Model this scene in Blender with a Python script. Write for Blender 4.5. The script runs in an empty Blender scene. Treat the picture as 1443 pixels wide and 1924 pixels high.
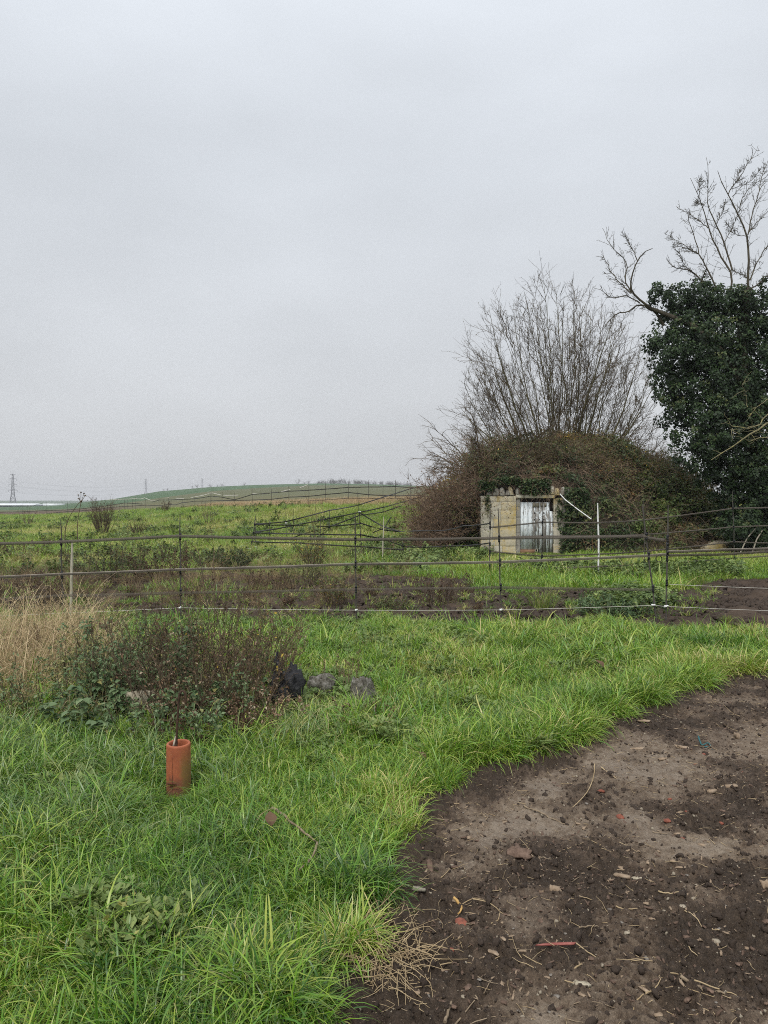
import bpy, math, random
import numpy as np
from mathutils import Vector

random.seed(7)
RNG = np.random.default_rng(11)
S = bpy.context.scene
COL = S.collection
R = math.radians

# ------------------------------------------------------------------ camera, sky, sun, exposure
F_PX, CX, CY = 1400.0, 721.5, 962.0
PITCH = math.atan(12.0 / F_PX)
EYE = 1.6
cd = bpy.data.cameras.new('camera')
cam = bpy.data.objects.new('camera', cd)
COL.objects.link(cam)
cam.location = (0, 0, EYE)
cam.rotation_euler = (R(90) - PITCH, 0, 0)
cd.sensor_fit = 'VERTICAL'
cd.sensor_height = 36.0
cd.lens = 36.0 * F_PX / 1924.0
cd.clip_start = 0.05
cd.clip_end = 20000
S.camera = cam

SUN_EL, SUN_AZ = R(52), R(200)
world = bpy.data.worlds.new('World')
S.world = world
world.use_nodes = True
wt = world.node_tree
wn = wt.nodes
bg = wn['Background']
bg.inputs['Strength'].default_value = 0.1
sky = wn.new('ShaderNodeTexSky')
sky.sky_type = 'NISHITA'
sky.sun_disc = False
sky.sun_elevation = SUN_EL
sky.sun_rotation = SUN_AZ
sky.air_density = 1.0
sky.dust_density = 4.0
hsv = wn.new('ShaderNodeHueSaturation')
hsv.inputs['Saturation'].default_value = 0.25
wt.links.new(sky.outputs[0], hsv.inputs['Color'])
tcw = wn.new('ShaderNodeTexCoord')
sep = wn.new('ShaderNodeSeparateXYZ')
wt.links.new(tcw.outputs['Generated'], sep.inputs[0])
rmp = wn.new('ShaderNodeValToRGB')
er = rmp.color_ramp
er.elements[0].position = 0.0
er.elements[0].color = (0.565, 0.58, 0.605, 1)
er.elements[1].position = 1.0
er.elements[1].color = (1.25, 1.27, 1.32, 1)
for p_, c_ in ((0.06, (0.575, 0.59, 0.61, 1)), (0.2, (0.575, 0.60, 0.632, 1)), (0.4, (0.625, 0.662, 0.71, 1)), (0.6, (0.71, 0.755, 0.815, 1))):
    e_ = er.elements.new(p_)
    e_.color = c_
wt.links.new(sep.outputs['Z'], rmp.inputs[0])
# soft cloud mottling in the overcast, stretched towards the horizon
cmap = wn.new('ShaderNodeMapping')
cmap.inputs['Scale'].default_value = (1.3, 1.3, 3.0)
wt.links.new(tcw.outputs['Generated'], cmap.inputs['Vector'])
cno = wn.new('ShaderNodeTexNoise')
cno.inputs['Scale'].default_value = 1.6
cno.inputs['Detail'].default_value = 5.0
cno.inputs['Roughness'].default_value = 0.5
wt.links.new(cmap.outputs[0], cno.inputs['Vector'])
cmr = wn.new('ShaderNodeMapRange')
cmr.inputs['From Min'].default_value = 0.3
cmr.inputs['From Max'].default_value = 0.7
cmr.inputs['To Min'].default_value = 7.3
cmr.inputs['To Max'].default_value = 8.8
wt.links.new(cno.outputs[0], cmr.inputs['Value'])
vm = wn.new('ShaderNodeVectorMath')
vm.operation = 'SCALE'
wt.links.new(rmp.outputs[0], vm.inputs[0])
wt.links.new(cmr.outputs[0], vm.inputs['Scale'])
wmix = wn.new('ShaderNodeMix')
wmix.data_type = 'RGBA'
wmix.inputs['Factor'].default_value = 0.9
wt.links.new(hsv.outputs[0], wmix.inputs['A'])
wt.links.new(vm.outputs[0], wmix.inputs['B'])
wt.links.new(wmix.outputs['Result'], bg.inputs['Color'])

sd_ = bpy.data.lights.new('sun', 'SUN')
sd_.energy = 1.5
sd_.angle = R(28)
sd_.color = (1.0, 0.97, 0.92)
sun = bpy.data.objects.new('sun', sd_)
COL.objects.link(sun)
sun.rotation_euler = (R(90) - SUN_EL, 0, R(180) - SUN_AZ)

S.render.engine = 'CYCLES'
S.view_settings.view_transform = 'Standard'
S.view_settings.look = 'None'
S.view_settings.exposure = 0.54
S.view_settings.gamma = 1.0
S.view_settings.use_curve_mapping = False
S.cycles.max_bounces = 6
S.cycles.diffuse_bounces = 3
S.cycles.glossy_bounces = 2
S.cycles.transmission_bounces = 3
S.cycles.transparent_max_bounces = 8
S.cycles.volume_bounces = 0
S.cycles.use_denoising = False
S.cycles.denoiser = 'OPENIMAGEDENOISE'
S.cycles.denoising_input_passes = 'RGB_ALBEDO_NORMAL'
S.cycles.denoising_prefilter = 'ACCURATE'
S.cycles.pixel_filter_type = 'BLACKMAN_HARRIS'
S.cycles.filter_width = 1.0


# ------------------------------------------------------------------ numeric helpers
def sstep(a, b, x):
    t = np.clip((np.asarray(x, float) - a) / (b - a), 0, 1)
    return t * t * (3 - 2 * t)


_LAT = np.random.default_rng(3).random((8, 256, 256))


def vnoise(x, y, k=0):
    x = np.asarray(x, float)
    y = np.asarray(y, float)
    xi = np.floor(x).astype(int)
    yi = np.floor(y).astype(int)
    fx = x - xi
    fy = y - yi
    fx = fx * fx * (3 - 2 * fx)
    fy = fy * fy * (3 - 2 * fy)
    L = _LAT[k % 8]
    a = L[xi % 256, yi % 256]
    b = L[(xi + 1) % 256, yi % 256]
    c = L[xi % 256, (yi + 1) % 256]
    d = L[(xi + 1) % 256, (yi + 1) % 256]
    return a + (b - a) * fx + (c - a) * fy + (a - b - c + d) * fx * fy


def fbm(x, y, scale, oct=4, k=0, rough=0.5):
    x = np.asarray(x, float) / scale
    y = np.asarray(y, float) / scale
    s = 0
    a = 1
    n = 0
    for i in range(oct):
        s = s + a * vnoise(x + 17.3 * i, y + 9.1 * i, k + i)
        n += a
        a *= rough
        x, y = x * 2.03, y * 2.03
    return s / n


def norm(v):
    v = np.asarray(v, float)
    return v / np.maximum(np.linalg.norm(v, axis=-1, keepdims=True), 1e-9)


# ------------------------------------------------------------------ terrain
U_K = np.array([-0.75, -0.515, -0.453, -0.32, -0.232, -0.1, 0.015, 0.2, 0.6])
C_K = np.array([118, 112, 105, 88, 66, 56, 50, 50, 50.])
H_K = np.array([0.1, 0.2, 0.3, 1.13, 1.45, 1.65, 1.75, 1.75, 1.75])
RU = (np.array([-200, 0, 100, 143, 213, 300, 400, 481, 600, 680, 770, 900, 1443]) - CX) / F_PX
RS = (950 - np.array([951, 951, 949, 945, 937.5, 923, 914.5, 911, 908, 909, 912, 918, 930.])) / F_PX


def H(x, y):
    x = np.asarray(x, float)
    y = np.asarray(y, float)
    yy = np.maximum(y, 1.0)
    u = np.clip(x / np.maximum(yy, 12.0), -0.75, 0.6)
    C = np.interp(u, U_K, C_K)
    Hc = np.interp(u, U_K, H_K)
    z = Hc * sstep(24, C, yy)
    Rz = EYE + np.interp(u, RU, RS) * 520
    z = z + (Rz - Hc) * np.clip((yy - C) / (520 - C), 0, 1) ** 1.15
    T9 = np.maximum(EYE + (np.interp(u, RU, RS) - 0.004) * 900, 4.0)
    z = z + (T9 - Rz) * sstep(520, 900, yy)
    z = z + (17.7 - T9) * sstep(900, 2500, yy)
    z = z + 12 * sstep(2600, 7000, yy)
    b = (fbm(x, y, 1.7, 3, 2) - 0.5) * 0.10 * (sstep(3, 9, yy)) * (1 - 0.4 * sstep(60, 120, yy))
    return z + b * (1 - sstep(150, 300, yy))


def ray(px, py):
    a = (px - CX) / F_PX
    b = (CY - py) / F_PX
    cp, sp = math.cos(PITCH), math.sin(PITCH)
    d = np.array([a, cp + b * sp, -sp + b * cp])
    return d / d[1]


def P(px, py, d):
    return np.array([0, 0, EYE]) + ray(px, py) * d


def G(px, py, far=400):
    r = ray(px, py)
    d = 1.2
    last = d
    while d < far:
        p = np.array([0, 0, EYE]) + r * d
        if p[2] <= float(H(p[0], p[1])):
            lo, hi = last, d
            for _ in range(18):
                m = (lo + hi) / 2
                p = np.array([0, 0, EYE]) + r * m
                if p[2] <= float(H(p[0], p[1])):
                    hi = m
                else:
                    lo = m
            d = hi
            break
        last = d
        d *= 1.02
    p = np.array([0, 0, EYE]) + r * d
    p[2] = float(H(p[0], p[1]))
    return p


def poly_sd(px, py, poly):
    """signed distance of points to a closed polygon, positive inside"""
    px = np.asarray(px, float).ravel()
    py = np.asarray(py, float).ravel()
    d = np.full(px.shape, 1e9)
    ins = np.zeros(px.shape, bool)
    n = len(poly)
    for i in range(n):
        ax, ay = poly[i]
        bx, by = poly[(i + 1) % n]
        ex, ey = bx - ax, by - ay
        t = np.clip(((px - ax) * ex + (py - ay) * ey) / (ex * ex + ey * ey + 1e-12), 0, 1)
        d = np.minimum(d, np.hypot(px - ax - t * ex, py - ay - t * ey))
        c = (ay > py) != (by > py)
        xi = ax + (py - ay) * ex / (ey if abs(ey) > 1e-12 else 1e-12)
        ins ^= c & (px < xi)
    return np.where(ins, d, -d)


SOIL_PX = [(520, 2050), (590, 1930), (622, 1868), (690, 1790), (722, 1722), (738, 1662), (716, 1628), (786, 1568),
           (800, 1530), (872, 1486), (893, 1442), (960, 1428), (1060, 1392), (1110, 1357), (1200, 1328),
           (1290, 1300), (1338, 1274), (1400, 1266), (1500, 1262), (2100, 1262), (2500, 2100), (2300, 2900), (520, 2900)]
SOIL = [tuple(G(a, b)[:2]) for a, b in SOIL_PX]


def soil_sd(x, y):
    w = (fbm(x, y, 0.35, 3, 5) - 0.5) * 0.34 + (fbm(x, y, 0.09, 2, 1) - 0.5) * 0.20
    return poly_sd(x, y, SOIL) + np.asarray(w).ravel()


def mud(x, y):
    """trampled strip behind the near fence: 0 grass .. 1 mud"""
    x = np.asarray(x, float)
    y = np.asarray(y, float)
    u = x / np.maximum(y, 1)
    near = np.interp(u, [-.5, -.2, -.1, 0, .1, .25, .36, .45, .55], [10.9, 10.8, 10.6, 10.1, 9.9, 9.9, 9.85, 9.5, 9.4])
    far = np.interp(u, [-.5, -.3, -.15, -.03, 0.04, .13, .22, .3, .36, .42, .5, .6], [18.0, 18.0, 17.0, 18.0, 17.5, 16.0, 15.0, 14.6, 14.8, 15.4, 16.5, 16.5])
    n = (fbm(x, y, 1.3, 4, 4) - 0.5)
    near = near + n * 1.2
    far = far + n * 4
    m = sstep(-0.15, 0.25, y - near) * sstep(-0.3, 0.6, far - y)
    isl = sstep(0.60, 0.70, fbm(x, y, 1.1, 4, 6)) * (1 - sstep(.30, .36, u)) * 0.95
    return m * (1 - isl)


# ------------------------------------------------------------------ scene helpers
def props(o, label=None, cat=None, group=None, kind=None):
    if label:
        o['label'] = label
    if cat:
        o['category'] = cat
    if group:
        o['group'] = group
    if kind:
        o['kind'] = kind
    return o


def thing(name, loc, label, cat, group=None):
    o = bpy.data.objects.new(name, None)
    o.empty_display_size = 0.2
    COL.objects.link(o)
    o.location = tuple(float(v) for v in loc)
    return props(o, label, cat, group)


class MB:
    """collects vertices and faces with per-vertex float attributes"""

    def __init__(self):
        self.v = []
        self.f = {3: [], 4: []}
        self.n = 0
        self.a = {}

    def add(self, v, faces, **attrs):
        v = np.asarray(v, float).reshape(-1, 3)
        for fa in faces:
            fa = np.asarray(fa, int)
            if fa.size:
                self.f[fa.shape[1]].append(fa + self.n)
        self.v.append(v)
        for k in set(list(self.a) + list(attrs)):
            self.a.setdefault(k, [np.zeros(self.n)] if self.n else [])
            val = attrs.get(k, 0.0)
            val = np.broadcast_to(np.asarray(val, float), (len(v),)) if np.ndim(val) < 2 else val
            self.a[k].append(np.array(val))
        self.n += len(v)
        return self

    def box(self, c, s, rot=None, jit=0.0, **at):
        sg = np.array([[i, j, k] for k in (-1, 1) for j in (-1, 1) for i in (-1, 1)], float)
        v = sg * np.asarray(s, float) / 2
        if jit:
            v = v + RNG.normal(0, jit, v.shape)
        if rot is not None:
            v = v @ np.asarray(rot).T
        v = v + np.asarray(c, float)
        f = np.array([[0, 2, 3, 1], [4, 5, 7, 6], [0, 1, 5, 4], [2, 6, 7, 3], [0, 4, 6, 2], [1, 3, 7, 5]])
        return self.add(v, [f], **at)

    def tubes(self, Pt, Rd, k=4, cap=False, **at):
        Pt = np.asarray(Pt, float)
        if Pt.ndim == 2:
            Pt = Pt[None]
        B, N, _ = Pt.shape
        Rd = np.broadcast_to(np.asarray(Rd, float), (B, N)) if np.ndim(Rd) else np.full((B, N), float(Rd))
        T = np.empty_like(Pt)
        T[:, 1:-1] = Pt[:, 2:] - Pt[:, :-2]
        T[:, 0] = Pt[:, 1] - Pt[:, 0]
        T[:, -1] = Pt[:, -1] - Pt[:, -2]
        T = norm(T)
        m = norm(Pt[:, -1] - Pt[:, 0])
        ref = np.where(np.abs(m[:, 2:3]) > 0.8, np.array([[1., 0.13, 0]]), np.array([[0.1, 0.05, 1.]]))
        ref = np.repeat(ref[:, None], N, 1)
        n1 = norm(ref - (ref * T).sum(-1, keepdims=True) * T)
        n2 = np.cross(T, n1)
        ang = np.arange(k) * 2 * math.pi / k
        V = Pt[:, :, None] + Rd[:, :, None, None] * (np.cos(ang)[None, None, :, None] * n1[:, :, None] + np.sin(ang)[None, None, :, None] * n2[:, :, None])
        i = np.arange(N - 1)[:, None]
        j = np.arange(k)[None]
        q = np.stack([i * k + j, i * k + (j + 1) % k, (i + 1) * k + (j + 1) % k, (i + 1) * k + j], -1).reshape(-1, 4)
        q = (q[None] + (np.arange(B) * N * k)[:, None, None]).reshape(-1, 4)
        fs = [q]
        at2 = {}
        for kk, val in at.items():
            val = np.asarray(val, float)
            if val.ndim == 1 and len(val) == B:
                val = np.repeat(val, N * k)
            elif val.ndim == 2:
                val = np.repeat(val.reshape(-1), k)
            at2[kk] = val
        self.add(V.reshape(-1, 3), fs, **at2)
        if cap:
            for b in range(B):
                for e in (0, N - 1):
                    base = self.n
                    ringv = V[b, e]
                    cpt = ringv.mean(0)
                    vv = np.vstack([ringv, cpt[None]])
                    idx = np.arange(k)
                    tri = np.stack([idx, (idx + 1) % k, np.full(k, k)], -1)
                    if e == 0:
                        tri = tri[:, ::-1]
                    self.add(vv, [tri])
        return self

    def cards(self, C, A, Nn, size, tv, tf, **at):
        """copies of a leaf template: tv uses x=width, y=along, z=up; A along vectors, Nn face normals"""
        C = np.asarray(C, float)
        A = norm(A)
        X = norm(np.cross(A, Nn))
        Z = np.cross(X, A)
        M = len(C)
        tv = np.asarray(tv, float)
        size = np.broadcast_to(np.asarray(size, float), (M,))
        V = C[:, None] + size[:, None, None] * (tv[None, :, 0:1] * X[:, None] + tv[None, :, 1:2] * A[:, None] + tv[None, :, 2:3] * Z[:, None])
        nv = len(tv)
        fs = []
        for fa in tf:
            fa = np.asarray(fa, int)
            fs.append((fa[None] + (np.arange(M) * nv)[:, None, None]).reshape(-1, fa.shape[1]))
        at2 = {}
        for kk, val in at.items():
            val = np.asarray(val, float)
            at2[kk] = np.repeat(val, nv) if val.ndim else val
        return self.add(V.reshape(-1, 3), fs, **at2)

    def mesh(self, name, mat, org=(0, 0, 0), smooth=False):
        me = bpy.data.meshes.new(name)
        v = np.concatenate(self.v) - np.asarray(org, float)
        me.vertices.add(len(v))
        me.vertices.foreach_set('co', v.astype(np.float32).ravel())
        loops, starts, tot = [], [], []
        pos = 0
        for k in (3, 4):
            if self.f[k]:
                fa = np.concatenate(self.f[k])
                loops.append(fa.ravel())
                starts.append(pos + np.arange(len(fa)) * k)
                tot.append(np.full(len(fa), k))
                pos += fa.size
        loops = np.concatenate(loops).astype(np.int32)
        starts = np.concatenate(starts).astype(np.int32)
        me.loops.add(len(loops))
        me.loops.foreach_set('vertex_index', loops)
        me.polygons.add(len(starts))
        me.polygons.foreach_set('loop_start', starts)
        me.polygons.foreach_set('loop_total', np.concatenate(tot).astype(np.int32))
        if smooth:
            me.polygons.foreach_set('use_smooth', np.ones(len(starts), bool))
        for k, parts in self.a.items():
            arr = np.concatenate(parts)
            if arr.ndim == 1:
                at = me.attributes.new(k, 'FLOAT', 'POINT')
                at.data.foreach_set('value', arr.astype(np.float32))
        me.update(calc_edges=True)
        me.validate()
        if mat:
            me.materials.append(mat)
        return me

    def build(self, name, mat, parent=None, org=None, smooth=False, **pr):
        if org is None:
            org = parent_origin(parent)
        me = self.mesh(name, mat, org, smooth)
        o = bpy.data.objects.new(name, me)
        COL.objects.link(o)
        if parent is not None:
            o.parent = parent
        else:
            o.location = tuple(float(q) for q in org)
        return props(o, **pr)


def parent_origin(p):
    s = np.zeros(3)
    while p is not None:
        s = s + np.array(p.location)
        p = p.parent
    return s


def copy_tree(o, parent=None):
    c = o.copy()
    COL.objects.link(c)
    if parent is not None:
        c.parent = parent
    for ch in list(o.children):
        copy_tree(ch, c)
    return c


def rotz(a):
    c, s = math.cos(a), math.sin(a)
    return np.array([[c, -s, 0], [s, c, 0], [0, 0, 1.]])


def rand_rot():
    q = RNG.normal(size=4)
    q /= np.linalg.norm(q)
    w, x, y, z = q
    return np.array([[1 - 2 * (y * y + z * z), 2 * (x * y - z * w), 2 * (x * z + y * w)],
                     [2 * (x * y + z * w), 1 - 2 * (x * x + z * z), 2 * (y * z - x * w)],
                     [2 * (x * z - y * w), 2 * (y * z + x * w), 1 - 2 * (x * x + y * y)]])


def resample(pts, n):
    pts = np.asarray(pts, float)
    d = np.r_[0, np.cumsum(np.linalg.norm(np.diff(pts, axis=0), axis=1))]
    t = np.linspace(0, d[-1], n)
    return np.stack([np.interp(t, d, pts[:, i]) for i in range(3)], -1)


def smooth_path(pts, n):
    q = resample(pts, n)
    for _ in range(2):
        q[1:-1] = 0.25 * q[:-2] + 0.5 * q[1:-1] + 0.25 * q[2:]
    return q


def grow(start, d, length, n, wob=0.15, up=0.0):
    start = np.asarray(start, float)
    d = norm(d)
    B = len(start)
    length = np.broadcast_to(np.asarray(length, float), (B,))
    Pp = np.empty((B, n, 3))
    Pp[:, 0] = start
    st = (length / (n - 1))[:, None]
    for i in range(1, n):
        d = norm(d + RNG.normal(0, wob, (B, 3)) + np.array([0, 0, up]))
        Pp[:, i] = Pp[:, i - 1] + d * st
    return Pp


def spawn(Pp, cnt, t0, t1, ang, angj=0.25):
    """side branches: returns starts, directions, t, parent index"""
    B, N, _ = Pp.shape
    idx = np.repeat(np.arange(B), cnt)
    t = RNG.uniform(t0, t1, len(idx))
    f = t * (N - 1)
    i = np.minimum(f.astype(int), N - 2)
    fr = (f - i)[:, None]
    st = Pp[idx, i] * (1 - fr) + Pp[idx, i + 1] * fr
    T = norm(Pp[idx, i + 1] - Pp[idx, i])
    rd = RNG.normal(size=(len(idx), 3))
    rd = norm(rd - (rd * T).sum(-1, keepdims=True) * T)
    a = ang + RNG.normal(0, angj, len(idx))
    return st, T * np.cos(a)[:, None] + rd * np.sin(a)[:, None], t, idx


def taper(r0, r1, n):
    r0 = np.asarray(r0, float).reshape(-1, 1)
    r1 = np.asarray(r1, float).reshape(-1, 1)
    t = np.linspace(0, 1, n)[None]
    return r0 + (r1 - r0) * t


# ------------------------------------------------------------------ materials
def newmat(name):
    m = bpy.data.materials.new(name)
    m.use_nodes = True
    nt = m.node_tree
    return m, nt, nt.nodes['Principled BSDF']


def N(nt, t, **kw):
    n = nt.nodes.new(t)
    for k, v in kw.items():
        if k in n.inputs:
            n.inputs[k].default_value = v
        else:
            setattr(n, k, v)
    return n


def ramp(nt, src, stops):
    r = nt.nodes.new('ShaderNodeValToRGB')
    e = r.color_ramp.elements
    e[0].position, e[0].color = stops[0][0], (*stops[0][1], 1)
    e[1].position, e[1].color = stops[-1][0], (*stops[-1][1], 1)
    for p, c in stops[1:-1]:
        q = e.new(p)
        q.color = (*c, 1)
    nt.links.new(src, r.inputs[0])
    return r.outputs[0]


def noise_out(nt, scale, detail=4, rough=0.55, stretch=None, coord='Object'):
    tc = nt.nodes.new('ShaderNodeTexCoord')
    src = tc.outputs[coord]
    if stretch:
        mp = N(nt, 'ShaderNodeMapping')
        mp.inputs['Scale'].default_value = stretch
        nt.links.new(src, mp.inputs[0])
        src = mp.outputs[0]
    n = N(nt, 'ShaderNodeTexNoise', Scale=scale, Detail=detail, Roughness=rough)
    nt.links.new(src, n.inputs['Vector'])
    return n.outputs[0]


def mix(nt, fac, a, b, mode='MIX'):
    m = nt.nodes.new('ShaderNodeMix')
    m.data_type = 'RGBA'
    m.blend_type = mode
    for sock, val in (('Factor', fac), ('A', a), ('B', b)):
        if hasattr(val, 'is_linked'):
            nt.links.new(val, m.inputs[sock])
        elif sock == 'Factor':
            m.inputs[0].default_value = val
        else:
            m.inputs[sock].default_value = (*val, 1)
    # Factor/A/B sockets repeat per type: address the colour ones
    return m.outputs['Result']


def mixc(nt, fac, a, b, mode='MIX'):
    m = nt.nodes.new('ShaderNodeMix')
    m.data_type = 'RGBA'
    m.blend_type = mode
    for i, val in ((0, fac), (6, a), (7, b)):
        if hasattr(val, 'is_linked'):
            nt.links.new(val, m.inputs[i])
        elif i == 0:
            m.inputs[0].default_value = val
        else:
            m.inputs[i].default_value = (*val, 1)
    return m.outputs[2]


def bump(nt, bsdf, height, strength=0.5, dist=0.02):
    b = N(nt, 'ShaderNodeBump', Strength=strength, Distance=dist)
    nt.links.new(height, b.inputs['Height'])
    nt.links.new(b.outputs[0], bsdf.inputs['Normal'])


def math_n(nt, op, a, b=None):
    m = nt.nodes.new('ShaderNodeMath')
    m.operation = op
    for i, v in enumerate((a, b)):
        if v is None:
            continue
        if hasattr(v, 'is_linked'):
            nt.links.new(v, m.inputs[i])
        else:
            m.inputs[i].default_value = v
    return m.outputs[0]


def mat_noise(name, stops, scale=12, detail=6, rough=0.85, spec=0.2, bmp=0.4, dist=0.01, stretch=None, nrough=0.6):
    m, nt, b = newmat(name)
    n = noise_out(nt, scale, detail, nrough, stretch)
    nt.links.new(ramp(nt, n, stops), b.inputs['Base Color'])
    b.inputs['Roughness'].default_value = rough
    b.inputs['Specular IOR Level'].default_value = spec
    if bmp:
        bump(nt, b, n, bmp, dist)
    return m


def mat_leaf(name, stops, attr='tone', inst=None, rough=0.5, transl=0.3, spec=0.35, vary=0.25, yellow_tip=None):
    """leaf or blade: colour from a per-leaf tone (and a per-clump tint), some light passing through"""
    m, nt, b = newmat(name)
    a = N(nt, 'ShaderNodeAttribute')
    a.attribute_name = attr
    fac = a.outputs['Fac']
    if inst:
        a2 = N(nt, 'ShaderNodeAttribute')
        a2.attribute_type = 'INSTANCER'
        a2.attribute_name = inst
        s = math_n(nt, 'MULTIPLY', math_n(nt, 'SUBTRACT', fac, 0.5), vary)
        fac = math_n(nt, 'ADD', a2.outputs['Fac'], s)
    col = ramp(nt, fac, stops)
    if yellow_tip is not None:
        t = N(nt, 'ShaderNodeAttribute')
        t.attribute_name = 'tt'
        col = mixc(nt, ramp(nt, t.outputs['Fac'], [(0.0, (0.55,) * 3), (0.3, (0.0,) * 3), (0.72, (0.0,) * 3), (1.0, (0.5,) * 3)]), col, yellow_tip)
    nt.links.new(col, b.inputs['Base Color'])
    b.inputs['Roughness'].default_value = rough
    b.inputs['Specular IOR Level'].default_value = spec
    out = nt.nodes['Material Output']
    tr = N(nt, 'ShaderNodeBsdfTranslucent')
    nt.links.new(col, tr.inputs['Color'])
    ms = N(nt, 'ShaderNodeMixShader')
    ms.inputs[0].default_value = transl
    nt.links.new(b.outputs[0], ms.inputs[1])
    nt.links.new(tr.outputs[0], ms.inputs[2])
    nt.links.new(ms.outputs[0], out.inputs['Surface'])
    return m


GREEN = [(0.0, (0.034, 0.102, 0.012)), (0.28, (0.090, 0.225, 0.016)), (0.54, (0.190, 0.345, 0.024)), (0.80, (0.34, 0.405, 0.062)), (1.0, (0.55, 0.46, 0.20))]
M = {}
M['grass'] = mat_leaf('grass_blades', GREEN, inst='tint', yellow_tip=(0.34, 0.31, 0.09), transl=0.22, rough=0.34, spec=0.55, vary=0.62)
M['coarse'] = mat_leaf('coarse_blades', [(0.0, (0.075, 0.145, 0.05)), (0.4, (0.16, 0.255, 0.085)), (0.7, (0.27, 0.33, 0.10)), (1.0, (0.46, 0.41, 0.19))], inst='tint', yellow_tip=(0.36, 0.32, 0.12), transl=0.22, rough=0.34, spec=0.55, vary=0.65)
M['dry'] = mat_leaf('dry_blades', [(0.0, (0.14, 0.095, 0.05)), (0.5, (0.36, 0.265, 0.14)), (1.0, (0.62, 0.49, 0.30))], inst='tint', transl=0.25, rough=0.6, spec=0.2, vary=0.6)
M['nettle'] = mat_leaf('nettle_leaf', [(0.0, (0.045, 0.085, 0.034)), (0.5, (0.115, 0.185, 0.08)), (0.85, (0.19, 0.25, 0.12)), (1.0, (0.30, 0.28, 0.10))], inst=None, transl=0.25, rough=0.5, spec=0.3)
M['nettle_patch'] = mat_leaf('nettle_patch_leaf', [(0.0, (0.055, 0.092, 0.024)), (0.5, (0.15, 0.22, 0.062)), (0.8, (0.24, 0.31, 0.10)), (1.0, (0.34, 0.33, 0.09))], inst='tint', transl=0.25, rough=0.5, spec=0.35, vary=0.5)
M['ivy'] = mat_leaf('ivy_leaf', [(0.0, (0.014, 0.026, 0.011)), (0.5, (0.026, 0.050, 0.017)), (0.85, (0.050, 0.080, 0.027)), (1.0, (0.10, 0.115, 0.042))], transl=0.10, rough=0.5, spec=0.22)
M['bramble'] = mat_leaf('bramble_leaf', [(0.0, (0.032, 0.050, 0.020)), (0.3, (0.075, 0.105, 0.036)), (0.55, (0.135, 0.150, 0.050)), (0.72, (0.165, 0.135, 0.055)), (0.85, (0.19, 0.105, 0.048)), (0.95, (0.22, 0.12, 0.05)), (1.0, (0.46, 0.34, 0.05))], transl=0.25, rough=0.5, spec=0.3)
M['deadleaf'] = mat_leaf('dead_leaf', [(0.0, (0.06, 0.035, 0.022)), (0.5, (0.14, 0.085, 0.05)), (0.85, (0.24, 0.15, 0.09)), (1.0, (0.42, 0.34, 0.24))], transl=0.2, rough=0.6, spec=0.2)
M['bark'] = mat_noise('bark', [(0.25, (0.045, 0.038, 0.028)), (0.55, (0.095, 0.082, 0.058)), (0.8, (0.16, 0.145, 0.09))], 9, stretch=(1, 1, .35))
M['twig'] = mat_noise('twig_bark', [(0.3, (0.062, 0.044, 0.028)), (0.7, (0.14, 0.105, 0.064))], 6, bmp=0)
M['hazel'] = mat_noise('hazel_bark', [(0.25, (0.060, 0.052, 0.030)), (0.5, (0.11, 0.10, 0.052)), (0.8, (0.19, 0.17, 0.09))], 5, bmp=0.2)
M['cane'] = mat_noise('bramble_cane', [(0.3, (0.09, 0.055, 0.038)), (0.55, (0.19, 0.135, 0.092)), (0.75, (0.38, 0.30, 0.21))], 3, bmp=0)
M['stalk'] = mat_noise('dry_stalk', [(0.25, (0.045, 0.034, 0.024)), (0.55, (0.12, 0.088, 0.058)), (0.8, (0.26, 0.20, 0.135))], 7, bmp=0)
M['straw'] = mat_noise('straw', [(0.3, (0.24, 0.17, 0.09)), (0.7, (0.46, 0.36, 0.22))], 9, bmp=0)
M['lichen'] = mat_noise('lichened_bark', [(0.3, (0.13, 0.115, 0.07)), (0.55, (0.22, 0.20, 0.11)), (0.75, (0.40, 0.34, 0.10))], 14, bmp=.3)

# ground: the vertex attributes give each region its own soil or crop colour, the nodes its grain
m, nt, b = newmat('ground_cover')
ca = N(nt, 'ShaderNodeVertexColor')
ca.layer_name = 'regcol'
n1 = noise_out(nt, 3.0, 8, 0.65)
n2 = noise_out(nt, 40.0, 4, 0.6)
c1 = mixc(nt, 1.0, ca.outputs[0], ramp(nt, n1, [(0.25, (0.62, 0.62, 0.6)), (0.75, (1.35, 1.35, 1.3))]), 'MULTIPLY')
c2 = mixc(nt, 1.0, c1, ramp(nt, n2, [(0.2, (0.7, 0.7, 0.7)), (0.8, (1.3, 1.3, 1.3))]), 'MULTIPLY')
nt.links.new(c2, b.inputs['Base Color'])
b.inputs['Roughness'].default_value = 0.95
b.inputs['Specular IOR Level'].default_value = 0.1
bump(nt, b, n2, 0.5, 0.01)
M['ground'] = m

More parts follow.
